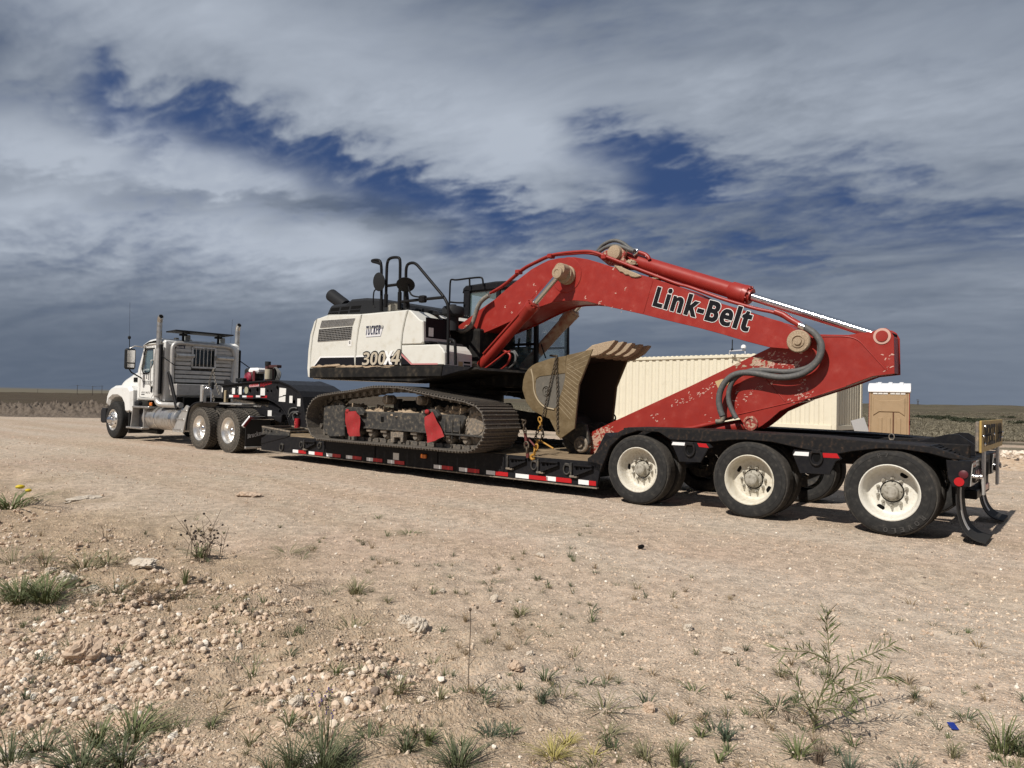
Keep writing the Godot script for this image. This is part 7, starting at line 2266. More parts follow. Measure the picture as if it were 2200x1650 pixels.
	for s in [-1, 1]:
		em.lathe(P2([0.03, 0.0, 0.03, 0.012, 0.018, 0.012, 0.017, 0.0]), 14, Transform3D(Basis(), ec + Vector3(0, s * 0.027, 0)))
	part("emblem", em, M["bucket_grey"], t)
	# lip and five teeth
	var la := Vector3(-4.225,2.158,-0.72)
	var lip := MB.new()
	lip.bar(Vector3(la.x - 0.08, la.y - 0.02, zn), Vector3(la.x - 0.08, la.y - 0.02, zf), 0.3, 0.045, Vector3(-0.28, 1, 0).normalized())
	part("bucket_lip", lip, bm, t)
	var tb := MB.new()
	var pr := P2([-0.06, -0.075, 0.1, -0.085, 0.24, -0.05, 0.37, 0.03, 0.375, 0.05, 0.2, 0.075, 0.05, 0.085, -0.06, 0.075])
	tb.prism(pr, -0.06, 0.06, 0.007)
	tb.prism(P2([-0.16, -0.06, 0.02, -0.095, 0.06, -0.09, 0.06, 0.085, -0.02, 0.092, -0.16, 0.045]), -0.07, 0.07, 0.015)
	var tooth := tb.mesh(M["mud"])
	for k in 5:
		var z := lerpf(zn - 0.06, zf + 0.06, k / 4.0)
		inst("bucket_tooth", tooth, Transform3D(Basis(Vector3(0, 0, 1), 0.26), Vector3(la.x + 0.02, la.y - 0.015, z)), t)
	# hinge ears, pin, link
	for z in [-1.02, -1.6]:
		plate("hinge_ear", P2([-5.077,0.915,-4.877,0.978,-4.602,1.03,-4.513,0.993,-4.47,0.862,-4.438,0.717,-4.479,0.608,-4.59,0.585,-4.672,0.636,-4.871,0.747,-4.988,0.755]), z - 0.03, z + 0.03, M["frame_dark"], t, 0.006)
	var pn := MB.new()
	pn.lathe(P2([0.13, -0.02, 0.13, 0.03, 0.11, 0.045, 0.09, 0.045, 0.085, 0.03, 0.055, 0.03, 0.05, 0.07, 0, 0.072]), 24, Transform3D(Basis(), Vector3(-4.585,0.682,-1)))
	part("bucket_pin", pn, M["steel"], t)
	var lk := P3([-4.973,0.654,-1.15,-4.639,0.497,-1.15])
	boxp("bucket_link", (lk[0] + lk[1]) / 2, Vector3(0.55, 0.16, 0.1), M["frame_dark"], t, 0.03, Basis(Vector3(0, 0, 1), -0.62))

# red warning cloths tied to the near track frame
func red_flags():
	var spec := [[P2([-8.925,1.057,-8.75,1.083,-8.568,1.095,-8.457,1.008,-8.435,0.812,-8.441,0.65,-8.73,0.631,-8.833,0.689]), "red warning cloth tied by the sprocket end of the track frame", -9.0], [P2([-6.811,1.043,-6.638,1.143,-6.541,1.052,-6.443,0.897,-6.346,0.752,-6.528,0.677,-6.714,0.627,-6.763,0.845]), "red warning cloth, pointed, tied midway along the track frame", -6.9]]
	for k in 2:
		var poly: PackedVector2Array = MB.ccw(spec[k][0])
		var b := MB.new()
		var bb := Rect2(poly[0], Vector2.ZERO)
		for p in poly:
			bb = bb.expand(p)
		var n := 14
		var g := func(i: int, j: int) -> Vector3:
			# clamp a grid to the outline so that the cloth keeps its shape and folds
			var q := bb.position + bb.size * Vector2(float(i) / n, float(j) / n)
			if not Geometry2D.is_point_in_polygon(q, poly):
				var best := 9.0
				var bq := q
				for m in poly.size():
					var e := Geometry2D.get_closest_point_to_segment(q, poly[m], poly[(m + 1) % poly.size()])
					if e.distance_to(q) < best:
						best = e.distance_to(q)
						bq = e
				q = bq
			return Vector3(q.x, q.y, 0.31 + 0.014 * sin(q.x * 22.0 + q.y * 6.0 + k) + 0.01 * sin(q.y * 18.0 - q.x * 9.0))
		for i in n:
			for j in n:
				b.quad(g.call(i, j), g.call(i + 1, j), g.call(i + 1, j + 1), g.call(i, j + 1), 1)
		var c := thing("warning_flag", spec[k][1], "flag", Vector3(bb.get_center().x, bb.position.y, 0.3), "red warning cloths on the track")
		part("cloth", b, M["flag"], c)
		var kn := MB.new()
		kn.ball(Vector3(poly[0].x, bb.end.y - 0.01, 0.3), Vector3(0.05, 0.04, 0.03))
		part("knot", kn, M["flag"], c)

func chains():
	var zc := -0.67
	var t := thing("bucket_chain", "thin rusty chain slung over the bucket down to the yellow binder", "chain", Vector3(-4.895,2.059,-0.68))
	var b := MB.new()
	chain_links(b, smooth(P3([-4.888,2.049,-0.675,-4.921,1.918,-0.675,-4.973,1.731,-0.675,-5.018,1.542,-0.675,-5.056,1.38,-0.675,-5.093,1.23,-0.675,-5.124,1.108,-0.675,-5.156,1.053,-0.675]), 3), 0.036, 0.006)
	chain_links(b, smooth(P3([-4.886,2.049,-0.672,-4.881,1.864,-0.672,-4.862,1.65,-0.672,-4.846,1.41,-0.672,-4.84,1.117,-0.672,-4.825,0.878,-0.672]), 3), 0.036, 0.006)
	chain_links(b, smooth(PackedVector3Array([Vector3(-4.888,2.049,-0.675), Vector3(-4.929,2.073,-0.75), Vector3(-5.321,2.114,-1.2), Vector3(-5.904,2.177,-1.9)]), 4), 0.036, 0.006)
	part("chain_links", b, M["chain"], t, "", true)
	var y := thing("yellow_chain_binder", "yellow ratchet chain binder hooked to the deck edge below the bucket", "chain binder", Vector3(-4.786,0.503,0.02))
	var yb := MB.new()
	yb.tube(smooth(P3([-4.894,0.754,-0.25,-4.917,0.688,-0.25,-4.923,0.636,-0.25]), 3), 0.02, 8)
	yb.tube(P3([-4.991,0.751,-0.4,-4.704,0.631,-0.4]), 0.014, 8)
	part("handle", yb, M["chain_yellow"], y)
	var yl := MB.new()
	chain_links(yl, P3([-4.795,0.657,-0.08,-4.817,0.592,-0.08,-4.828,0.54,-0.08]), 0.075, 0.014)
	chain_links(yl, P3([-5.05,1.058,-0.5,-5.023,0.979,-0.5,-5.046,0.912,-0.5]), 0.07, 0.013)
	part("links", yl, M["chain_yellow"], y, "", true)
	var hk := MB.new()
	hk.tube(smooth(P3([-4.748,0.556,0.02,-4.795,0.541,0.02,-4.813,0.508,0.02,-4.785,0.484,0.02,-4.751,0.499,0.02]), 4), 0.02, 8)
	part("hook", hk, M["chain_yellow"], y)
	var rl := MB.new()
	for k in 3:
		chain_links(rl, smooth(P3([-4.918,0.946,-0.35,-4.989,0.864,-0.35,-5.011,0.758,-0.35,-4.945,0.736,-0.35,-4.866,0.844,-0.35,-4.909,0.933,-0.35]), 3), 0.05, 0.009)
	part("wrapped_chain", rl, M["chain"], y, "", true)
	var r := thing("red_chain_binder", "dark red load chain and turnbuckle from track shoe to deck edge", "chain binder", Vector3(-4.858,0.492,0.03))
	var r1 := MB.new()
	r1.tube(P3([-4.954,0.899,0,-4.935,0.798,0,-4.919,0.697,0]), 0.024, 10)
	r1.tube(P3([-4.873,0.574,0.03,-4.861,0.499,0.03]), 0.026, 10)
	r1.tube(P3([-4.937,0.79,-0.05,-4.797,0.677,-0.05]), 0.016, 8)
	part("turnbuckle", r1, M["chain_red"], r)
	var r2 := MB.new()
	chain_links(r2, P3([-4.9,0.686,0.02,-4.882,0.63,0.02,-4.874,0.573,0.02]), 0.085, 0.016)
	chain_links(r2, smooth(P3([-4.915,0.908,0.05,-4.928,0.964,0.05,-4.938,1.015,0.05,-4.915,1.048,0.05,-4.947,1.059,0.05]), 3), 0.06, 0.013)
	part("links", r2, M["chain"], r, "", true)
	# loose chain and tackle that shows past the bucket's far edge
	var f := thing("far_chain", "dark chain bundle hanging behind the bucket's far edge", "chain", Vector3(-4.632,1.134,-2))
	var fb := MB.new()
	chain_links(fb, smooth(P3([-4.676,1.226,-2,-4.633,1.177,-2,-4.615,1.12,-2,-4.597,1.063,-2,-4.647,1.047,-2]), 3), 0.07, 0.014)
	part("links", fb, M["chain"], f, "", true)

func rock_mesh(sd: int, n: int, m: Material, rough := 0.45) -> ArrayMesh:
	var nz := FastNoiseLite.new()
	nz.seed = sd
	nz.frequency = 1.0
	nz.fractal_octaves = 4
	var r := RandomNumberGenerator.new()
	r.seed = sd
	var cuts := []
	for k in 9:
		cuts.append([Vector3(r.randfn(), r.randfn(), r.randfn()).normalized(), r.randf_range(0.55, 0.85)])
	var b := MB.new()
	var rows := []
	for i in n + 1:
		var e := PI * i / n - PI / 2
		var row := PackedVector3Array()
		for k in n * 2:
			var a := TAU * k / (n * 2)
			var d := Vector3(cos(a) * cos(e), sin(e), sin(a) * cos(e))
			var q := 1.0
			for c in cuts:
				var f: float = d.dot(c[0])
				if f * q > c[1]:
					q = c[1] / f
			q *= 1.0 + rough * (0.4 * nz.get_noise_3d(d.x * 1.6, d.y * 1.6, d.z * 1.6) + 0.3 * nz.get_noise_3d(d.x * 4.5, d.y * 4.5, d.z * 4.5))
			row.append(d * q)
		rows.append(row)
	for i in n:
		for k in n * 2:
			var l := (k + 1) % (n * 2)
			b.quad(rows[i][l], rows[i][k], rows[i + 1][k], rows[i + 1][l])
	return b.mesh(m)
func stones():
	# stones one can pick out, each placed on its own
	var rk: Material = M["rock"]
	var rp: Material = M["rock_pink"]
	var one := func(g: PackedVector2Array, w: float, h: float, d: float, sd: int, m: Material, label: String, n := 12, sink := 0.25):
		var p := g[0]
		var mi := MeshInstance3D.new()
		mi.mesh = rock_mesh(sd, n + 4, m, 0.8)
		mi.name = "rock"
		var y := gh(p.x, p.y)
		mi.position = Vector3(p.x, y + h * (1.0 - sink) * 0.34, p.y)
		mi.rotation.y = sd * 1.7
		mi.scale = Vector3(w, h, d) * 0.5 * 0.9
		add_child(mi, true)
		tag(mi, label, "rock", "single rocks on the gravel")
	one.call(P2([-1.492,5.427]), 0.15, 0.13, 0.14, 3, rk, "white craggy rock in front, the larger of the touching pair", 16, 0.1)
	one.call(P2([-1.644,5.395]), 0.13, 0.075, 0.1, 5, rk, "small brownish rock touching the big white craggy rock")
	one.call(P2([-1.476,4.73]), 0.075, 0.075, 0.07, 6, rk, "white fist-size rock right of the craggy pair")
	one.call(P2([-1.897,4.811]), 0.06, 0.05, 0.05, 7, rk, "small white stone behind the craggy pair")
	one.call(P2([-0.615,5.567]), 0.1, 0.07, 0.09, 8, rp, "crumbly brown clod among the middle weeds")
	one.call(P2([-2.02,3.493]), 0.1, 0.05, 0.07, 9, rk, "flat white stone alone on the open gravel")
	one.call(P2([-0.726,5.314]), 0.055, 0.035, 0.05, 10, rk, "pale flat pebble just above the crumbly clod")
	one.call(P2([0.135,5.544]), 0.075, 0.06, 0.07, 11, rp, "brown stone low down, left of the tall weed")
	one.call(P2([-2.336,6.967]), 0.2, 0.19, 0.18, 12, rp, "big pinkish boulder among the stony tread marks", 16, 0.2)
	one.call(P2([-3.983,5.959]), 0.3, 0.09, 0.2, 13, rk, "flat white slab of rock below the seed-head weed", 14)
	one.call(P2([-4.085,6.459]), 0.16, 0.11, 0.14, 14, rk, "grey rock at the right edge of the big grass clump")
	one.call(P2([-3.699,6.407]), 0.2, 0.12, 0.15, 15, rk, "white rock half hidden in a grass tuft", 14)
	one.call(P2([-8.309,4.819]), 0.6, 0.1, 0.4, 16, rk, "long flat pale rock far out beside the yellow flower", 16, 0.35)
	one.call(P2([-7.076,3.282]), 0.42, 0.09, 0.3, 17, rp, "long pinkish rock lying in the open gravel ahead of the truck", 16, 0.35)
	one.call(P2([-1.012,6.602]), 0.085, 0.06, 0.07, 18, rk, "rounded pale rock at the edge of the smooth sand patch")
	one.call(P2([-1.554,7.51]), 0.12, 0.06, 0.1, 19, rk, "flat white rock at the lower left corner")
	one.call(P2([-0.56,6.843]), 0.08, 0.06, 0.08, 20, rk, "pale rock at the bottom under the big dark tuft")
	one.call(P2([-0.696,6.988]), 0.09, 0.05, 0.08, 21, rk, "pale flat rock at the very bottom, left of the dark tuft")
	one.call(P2([0.1,4.563]), 0.1, 0.05, 0.08, 22, rk, "pale split stone left of the tall weed")
	one.call(P2([0.528,4.309]), 0.08, 0.06, 0.06, 23, rk, "white stone caught in the tall weed's branches")
	one.call(P2([1.048,4.463]), 0.05, 0.04, 0.045, 24, rk, "small white stone right of the tall weed")
	one.call(P2([-0.245,4.348]), 0.1, 0.06, 0.08, 25, rk, "white stone on the gravel, far left of the tall weed")
	one.call(P2([-4.548,6.404]), 0.11, 0.06, 0.09, 26, rk, "small white stone behind the grey rock")
	one.call(P2([-3.088,6.336]), 0.1, 0.08, 0.09, 27, rp, "brown stone below the dead grass mat")
	one.call(P2([-1.714,7.088]), 0.075, 0.05, 0.06, 28, rk, "white stone in the thick of the stony band")
	one.call(P2([-1.945,7.212]), 0.085, 0.045, 0.06, 29, rk, "white oval stone in the stony band at left")
	one.call(P2([-2.09,6.821]), 0.09, 0.05, 0.07, 30, rk, "pale stone right of the pinkish boulder")
	var lump := MeshInstance3D.new()
	lump.mesh = rock_mesh(40, 8, M["dark"])
	lump.name = "black_lump"
	var lp := P2([-1.572,2.525])
	lump.position = Vector3(lp[0].x, gh(lp[0].x, lp[0].y) + 0.02, lp[0].y)
	lump.scale = Vector3(0.032, 0.026, 0.03)
	add_child(lump)
	tag(lump, "small round black lump lying alone on the gravel", "debris")
	var cp := P2([1.209,4.82])
	var cap := MB.new()
	cap.box(Vector3(0, 0.012, 0), Vector3(0.03, 0.006, 0.045), Basis(Vector3.UP, 0.6) * Basis(Vector3.RIGHT, 0.25), 0.002)
	var cmi := part("blue_scrap", cap, mat(L(0.01, 0.03, 0.22), 0.4), self)
	cmi.position = Vector3(cp[0].x, gh(cp[0].x, cp[0].y), cp[0].y)
	tag(cmi, "scrap of bright blue plastic on the sand at the lower right", "litter")
	var c2 := P2([-3.197,6.853])
	var cap2 := MB.new()
	cap2.box(Vector3(0, 0.01, 0), Vector3(0.075, 0.006, 0.03), Basis(Vector3.UP, 0.2) * Basis(Vector3.RIGHT, 0.2), 0.002)
	var cm2 := part("dark_scrap", cap2, mat(L(0.06, 0.065, 0.09), 0.4), self)
	cm2.position = Vector3(c2[0].x, gh(c2[0].x, c2[0].y), c2[0].y)
	tag(cm2, "flat blue-grey scrap lying in the tread marks at left", "litter")
	# loose gravel and stones of the pad
	var gm := mat(Color.WHITE, 0.95)
	gm.vertex_color_use_as_albedo = true
	gm.metallic_specular = 0.2
	var meshes := [rock_mesh(101, 4, gm), rock_mesh(102, 4, gm), rock_mesh(103, 5, gm)]
	var xs := [[], [], []]
	var cs := [[], [], []]
	for i in 460000:
		var dep := 2.2 * pow(9.0, rng.randf())
		var lat := rng.randf_range(-0.85, 0.85) * dep
		var p := ahead(lat, dep)
		var k := rocky(p.x, p.z)
		var keep := 0.42 + 0.3 * hn2.get_noise_2d(p.x * 0.5, p.z * 0.5) + k
		var soft := smoothstep(4.6, 6.2, p.z - 0.06 * p.x)
		if soft > 0.3 and k < 0.15:
			keep *= 0.4
		if rng.randf() > keep:
			continue
		var s := 0.0028 * pow(1.0 / maxf(rng.randf(), 0.004), 0.36)
		s *= lerpf(0.75, 1.25, smoothstep(3.0, 20.0, dep))
		if k > 0.3 and rng.randf() < 0.2 * k:
			s = 0.006 + 0.024 * pow(rng.randf(), 2.0)
		if p.z < 0.3 and p.z > -3.0 and p.x < 1.0:
			s = minf(s, 0.014)
		var j := rng.randi() % 3
		xs[j].append(Transform3D(Basis.from_euler(Vector3(rng.randf() * 6.28, rng.randf() * 6.28, rng.randf() * 6.28)) * Basis.from_scale(Vector3(s, s * rng.randf_range(0.5, 0.9), s * rng.randf_range(0.7, 1.1))), p + Vector3(0, s * 0.25, 0)))
		var t := rng.randf()
		var c := Color(0.57, 0.44, 0.33).lerp(Color(0.7, 0.6, 0.48), t * t)
		if rng.randf() < 0.2: c = Color(0.52, 0.4, 0.3)
		if rng.randf() < 0.05: c = Color(0.76, 0.7, 0.61)
		if rng.randf() < 0.04: c = Color(0.2, 0.16, 0.13)
		cs[j].append(c)
	for j in 3:
		scatter("gravel", meshes[j], xs[j], cs[j], "loose pinkish and white gravel covering the pad", "gravel")
	var bx := []
	var bc := []
	for i in 420:
		var p := ahead(rng.randf_range(11.0, 18.5), rng.randf_range(16.2, 19.8))
		var s := 0.02 + 0.07 * pow(rng.randf(), 2.0)
		var q := (p - ahead(10.6, 17.0)).dot((ahead(19.0, 19.5) - ahead(10.6, 17.0)).normalized())
		var cl := ahead(10.6, 17.0) + (ahead(19.0, 19.5) - ahead(10.6, 17.0)).normalized() * q
		var v := Vector2(p.x - cl.x, p.z - cl.z).length() / 2.2
		bx.append(Transform3D(Basis.from_euler(Vector3(rng.randf() * 6.28, rng.randf() * 6.28, 0)) * Basis.from_scale(Vector3(s, s * 0.7, s)), p + Vector3(0, 0.34 * maxf(0, 1 - v * v), 0)))
		bc.append(Color(0.6, 0.49, 0.38).lerp(Color(0.74, 0.67, 0.57), rng.randf()))
	scatter("bank_stones", meshes[2], bx, bc, "pale stones strewn over the gravel bank", "stones")

func plants():
	var gm := mat(L(0.1, 0.115, 0.035), 0.7)
	var gmats := {
		"green": mat(L(0.115, 0.135, 0.05), 0.7), "olive": mat(L(0.17, 0.16, 0.08), 0.75), "dark": mat(L(0.085, 0.1, 0.045), 0.7),
		"dry": mat(L(0.2, 0.14, 0.08), 0.85), "yellow": mat(L(0.34, 0.29, 0.09), 0.7), "blue": mat(L(0.06, 0.085, 0.05), 0.7), "twig": mat(L(0.11, 0.08, 0.055), 0.85)}
	for k in gmats:
		gmats[k].backlight_enabled = true
		gmats[k].backlight = Color(0.05, 0.06, 0.02)
	# kind, spread m, height m, blades, place, label
	var tuft := func(g: PackedVector2Array, kind: String, w: float, h: float, n: int, label: String, stiff := 0.5, bw := 0.006):
		var p := g[0]
		var mi := MeshInstance3D.new()
		mi.mesh = tuft_mesh(int(n * 0.62) + 4, h * 0.8, w * 0.5, bw * 0.8, gmats[kind], int(absf(p.x * 131 + p.y * 77)), stiff)
		mi.name = "grass_tuft"
		mi.position = Vector3(p.x, gh(p.x, p.y) - 0.005, p.y)
		add_child(mi, true)
		tag(mi, label, "grass tuft", "grass tufts on the edge of the pad")
	tuft.call(P2([-8.113,5.682]), "green", 1.0, 0.25, 120, "dark green low clump with a yellow flower, far out at left", 0.4, 0.02)
	tuft.call(P2([-4.465,6.201]), "olive", 0.6, 0.2, 120, "olive tuft above the pale flat slab", 0.5, 0.008)
	tuft.call(P2([-4.49,6.018]), "olive", 0.5, 0.12, 70, "low olive tuft leaning right of the olive one", 0.3, 0.008)
	tuft.call(P2([-4.795,6.366]), "olive", 0.3, 0.17, 40, "thin grey-green tuft between the big clump and the olive tuft", 0.7)
	tuft.call(P2([-4.965,6.536]), "olive", 0.5, 0.17, 60, "loose olive tuft at the left edge", 0.6)
	tuft.call(P2([-3.842,6.815]), "green", 0.55, 0.2, 260, "big bright green grass clump at left, its left half", 0.45, 0.008)
	tuft.call(P2([-3.683,6.717]), "green", 0.55, 0.2, 260, "big bright green grass clump at left, its right half", 0.4, 0.008)
	tuft.call(P2([-5.314,5.727]), "twig", 0.3, 0.2, 24, "dry wispy twigs standing alone above the olive tuft", 0.8, 0.004)
	tuft.call(P2([-4.166,5.423]), "green", 0.35, 0.13, 90, "green foot of leaves under the seed-head weed", 0.4, 0.01)
	tuft.call(P2([-3.657,4.909]), "olive", 0.65, 0.08, 90, "low spreading tuft right of the seed-head weed", 0.3, 0.006)
	tuft.call(P2([-4.248,5.818]), "olive", 0.22, 0.08, 40, "small tuft just above the white slab", 0.5)
	tuft.call(P2([-3.516,6.352]), "dark", 0.38, 0.15, 110, "dark tuft growing round the half hidden white rock", 0.6)
	tuft.call(P2([-3.4,5.922]), "green", 0.12, 0.13, 40, "upright green sprig beside the dead grass mat", 0.8, 0.008)
	tuft.call(P2([-3.231,6.252]), "dry", 0.35, 0.1, 120, "brown dead grass mat, left part", 0.25, 0.006)
	tuft.call(P2([-3.186,6.091]), "dry", 0.4, 0.09, 120, "brown dead grass mat, right part", 0.2, 0.006)
	tuft.call(P2([-3.011,5.831]), "dry", 0.3, 0.07, 70, "small brown dead tuft right of the mat", 0.3)
	tuft.call(P2([-2.84,5.473]), "dry", 0.5, 0.06, 80, "flattened brown grass at the middle distance", 0.2)
	tuft.call(P2([-1.522,6.51]), "green", 0.16, 0.13, 9, "single plant of long thin leaves on bare sand", 0.7, 0.007)
	tuft.call(P2([-1.206,6.248]), "green", 0.14, 0.07, 90, "feathery round green tuft beside the smooth sand patch", 0.6, 0.004)
	tuft.call(P2([-1.354,7.138]), "green", 0.32, 0.14, 150, "leaning grass tuft below the stony band", 0.45, 0.006)
	tuft.call(P2([-1.323,7.284]), "green", 0.16, 0.16, 90, "upright grass tuft left of the leaning one", 0.7, 0.006)
	tuft.call(P2([-1.289,7.018]), "olive", 0.16, 0.05, 60, "low thin tuft right of the leaning one", 0.3, 0.004)
	tuft.call(P2([-1.48,7.425]), "dark", 0.25, 0.12, 80, "dark sparse tuft in the stony band at lower left", 0.5, 0.006)
	tuft.call(P2([-1.464,7.535]), "dark", 0.24, 0.14, 90, "dark tuft at the lower left corner", 0.5, 0.006)
	tuft.call(P2([-1.151,7.41]), "dark", 0.35, 0.12, 170, "broad dark tuft cut by the bottom edge at left", 0.5, 0.006)
	tuft.call(P2([-1.096,7.289]), "dark", 0.26, 0.14, 130, "dark tuft just right of the broad bottom one", 0.5, 0.006)
	tuft.call(P2([-1.161,6.902]), "olive", 0.08, 0.05, 30, "tiny tuft on bare sand above the bottom tufts", 0.5, 0.004)
	tuft.call(P2([-0.876,6.727]), "green", 0.13, 0.07, 60, "small green tuft left of the purple-flowered stalks", 0.5, 0.005)
	tuft.call(P2([-0.503,6.84]), "dark", 0.28, 0.19, 200, "large dark tuft at the bottom with thin stalks", 0.6, 0.005)
	tuft.call(P2([-0.601,6.895]), "dark", 0.2, 0.13, 110, "dark tuft hard left of the large bottom one", 0.5, 0.005)
	tuft.call(P2([-0.889,6.894]), "olive", 0.12, 0.07, 40, "sparse tuft between bare sand and dark tufts", 0.5, 0.005)
	tuft.call(P2([-1.57,6.968]), "blue", 0.1, 0.04, 60, "small grey-green mat in the stony band", 0.3, 0.004)
	tuft.call(P2([-2.468,7.139]), "blue", 0.16, 0.06, 60, "small grey-green mat left of the pinkish boulder", 0.3, 0.005)
	tuft.call(P2([-2.574,6.948]), "olive", 0.18, 0.08, 50, "thin tuft just behind the pinkish boulder", 0.5, 0.005)
	tuft.call(P2([-2.22,6.58]), "olive", 0.2, 0.06, 24, "few blades among the tread marks", 0.4, 0.006)
	tuft.call(P2([-2.368,5.206]), "olive", 0.3, 0.12, 110, "olive tuft left of the craggy rock pair", 0.5, 0.006)
	tuft.call(P2([-1.809,5.682]), "olive", 0.3, 0.1, 60, "loose sprawling weed left of the craggy pair", 0.3, 0.007)
	tuft.call(P2([-1.966,5.258]), "olive", 0.12, 0.06, 30, "small tuft behind the craggy pair", 0.5)
	tuft.call(P2([-1.636,4.031]), "dark", 0.1, 0.06, 26, "dark star-shaped sprig on the open gravel", 0.5, 0.007)
	tuft.call(P2([-1.201,4.79]), "olive", 0.2, 0.08, 40, "olive sprig right of the white fist-size rock", 0.5, 0.008)
	tuft.call(P2([-1.817,4.406]), "dark", 0.25, 0.05, 24, "flat straggling sprig on the gravel", 0.2, 0.008)
	tuft.call(P2([-2.402,4.375]), "dark", 0.16, 0.04, 14, "few dark blades lying on the gravel", 0.2, 0.007)
	tuft.call(P2([-3.64,3.53]), "green", 0.35, 0.05, 40, "low green line of grass far out on the gravel", 0.25, 0.01)
	tuft.call(P2([-4.547,3.17]), "green", 0.2, 0.06, 22, "tiny green sprig farthest out on the gravel", 0.4, 0.012)
	tuft.call(P2([-2.727,4.508]), "olive", 0.12, 0.05, 30, "little tuft behind the white stones", 0.5, 0.006)
	tuft.call(P2([-1.047,5.736]), "olive", 0.16, 0.07, 34, "thin tuft left of the tall bare stalk", 0.5, 0.005)
	tuft.call(P2([-1.196,6.103]), "green", 0.15, 0.06, 50, "green sprig at the edge of the smooth sand", 0.5, 0.005)
	tuft.call(P2([-1.048,6.067]), "dark", 0.14, 0.035, 24, "low dark rosette near the smooth sand", 0.3, 0.008)
	tuft.call(P2([-0.823,6.186]), "olive", 0.2, 0.09, 90, "bushy olive tuft below the low rosette", 0.55, 0.005)
	tuft.call(P2([-0.599,6.14]), "olive", 0.13, 0.07, 60, "rounded tuft right of the bushy olive one", 0.6, 0.005)
	tuft.call(P2([-0.643,5.901]), "green", 0.14, 0.05, 30, "leafy foot of the tall bare stalk", 0.5, 0.007)
	tuft.call(P2([-0.42,5.583]), "dark", 0.18, 0.08, 40, "dark broad-bladed tuft near the middle", 0.5, 0.008)
	tuft.call(P2([-0.244,5.846]), "blue", 0.14, 0.1, 70, "feathery grey-green weed below the broad-bladed tuft", 0.7, 0.004)
	tuft.call(P2([-0.235,5.485]), "dark", 0.14, 0.045, 24, "left of two dark star sprigs", 0.4, 0.007)
	tuft.call(P2([-0.17,5.439]), "dark", 0.12, 0.05, 24, "right of two dark star sprigs", 0.5, 0.007)
	tuft.call(P2([0.006,5.712]), "olive", 0.28, 0.08, 60, "wide olive tuft below the two star sprigs", 0.4, 0.006)
	tuft.call(P2([0.197,6.107]), "yellow", 0.14, 0.04, 40, "thin yellowish sprig near the yellow patch", 0.5, 0.004)
	tuft.call(P2([-0.376,6.542]), "dark", 0.14, 0.1, 90, "thick dark tuft at the bottom with the feathery plant", 0.6, 0.005)
	tuft.call(P2([-0.361,6.438]), "green", 0.1, 0.08, 120, "feathery green plant right of the thick dark tuft", 0.8, 0.004)
	tuft.call(P2([-0.226,6.221]), "blue", 0.2, 0.08, 110, "grey-green ferny weed near the bottom", 0.4, 0.004)
	tuft.call(P2([-0.146,6.188]), "dark", 0.14, 0.04, 30, "few broad blades right of the ferny weed", 0.3, 0.008)
	tuft.call(P2([0.092,6.226]), "yellow", 0.2, 0.07, 150, "yellow straw-like tuft at the bottom", 0.4, 0.004)
	tuft.call(P2([0.055,6.083]), "yellow", 0.14, 0.06, 90, "smaller yellow tuft above the straw-like one", 0.4, 0.004)
	tuft.call(P2([-0.133,6.509]), "dark", 0.26, 0.12, 190, "wide dark tuft cut by the bottom edge in the middle", 0.55, 0.005)
	tuft.call(P2([-0.46,6.77]), "dark", 0.14, 0.1, 80, "dark tuft at the bottom beside the purple stalks", 0.5, 0.005)
	tuft.call(P2([-0.537,6.596]), "dark", 0.22, 0.06, 50, "straggling dark weed near the bottom", 0.3, 0.006)
	tuft.call(P2([0.452,5.939]), "green", 0.1, 0.11, 140, "upright feathery plant at the bottom", 0.85, 0.004)
	tuft.call(P2([0.351,5.978]), "olive", 0.16, 0.08, 70, "sparse tuft left of the upright feathery plant", 0.5, 0.005)
	tuft.call(P2([0.148,5.923]), "olive", 0.18, 0.05, 50, "scattered blades above the yellow tufts", 0.4, 0.006)
	tuft.call(P2([0.448,4.742]), "olive", 0.16, 0.06, 50, "small spiky tuft left of the tall weed", 0.5, 0.005)
	tuft.call(P2([0.548,5.089]), "dark", 0.24, 0.06, 40, "dark spreading rosette left of the tall weed's foot", 0.35, 0.008)
	tuft.call(P2([0.651,5.22]), "twig", 0.14, 0.08, 40, "dry thin tuft between rosette and tall weed", 0.6, 0.003)
	tuft.call(P2([0.416,5.623]), "green", 0.1, 0.06, 30, "small bright sprig at lower left of the tall weed", 0.6, 0.007)
	tuft.call(P2([0.517,5.601]), "blue", 0.12, 0.09, 60, "leafy grey-green weed beside the bright sprig", 0.6, 0.006)
	tuft.call(P2([0.78,5.542]), "green", 0.18, 0.09, 40, "broad-leaved green tuft below the tall weed", 0.55, 0.01)
	tuft.call(P2([0.855,5.528]), "twig", 0.13, 0.12, 90, "brown twiggy tuft right of the broad-leaved one", 0.7, 0.003)
	tuft.call(P2([1.25,5.121]), "olive", 0.12, 0.08, 90, "fine dry tuft below the blue scrap", 0.6, 0.003)
	tuft.call(P2([1.395,4.937]), "green", 0.26, 0.19, 70, "tall arching grass clump at the right edge", 0.45, 0.008)
	tuft.call(P2([1.45,4.924]), "dark", 0.16, 0.1, 90, "dark grass at the right edge behind the arching clump", 0.5, 0.006)
	tuft.call(P2([0.965,5.515]), "blue", 0.15, 0.1, 90, "lacy weed at the bottom under the tall weed", 0.5, 0.003)
	tuft.call(P2([1.127,5.37]), "blue", 0.2, 0.09, 90, "lacy weed at the bottom, right of the other lacy one", 0.4, 0.003)
	tuft.call(P2([0.563,5.789]), "green", 0.1, 0.06, 24, "few green blades at the bottom left of the tall weed", 0.5, 0.008)
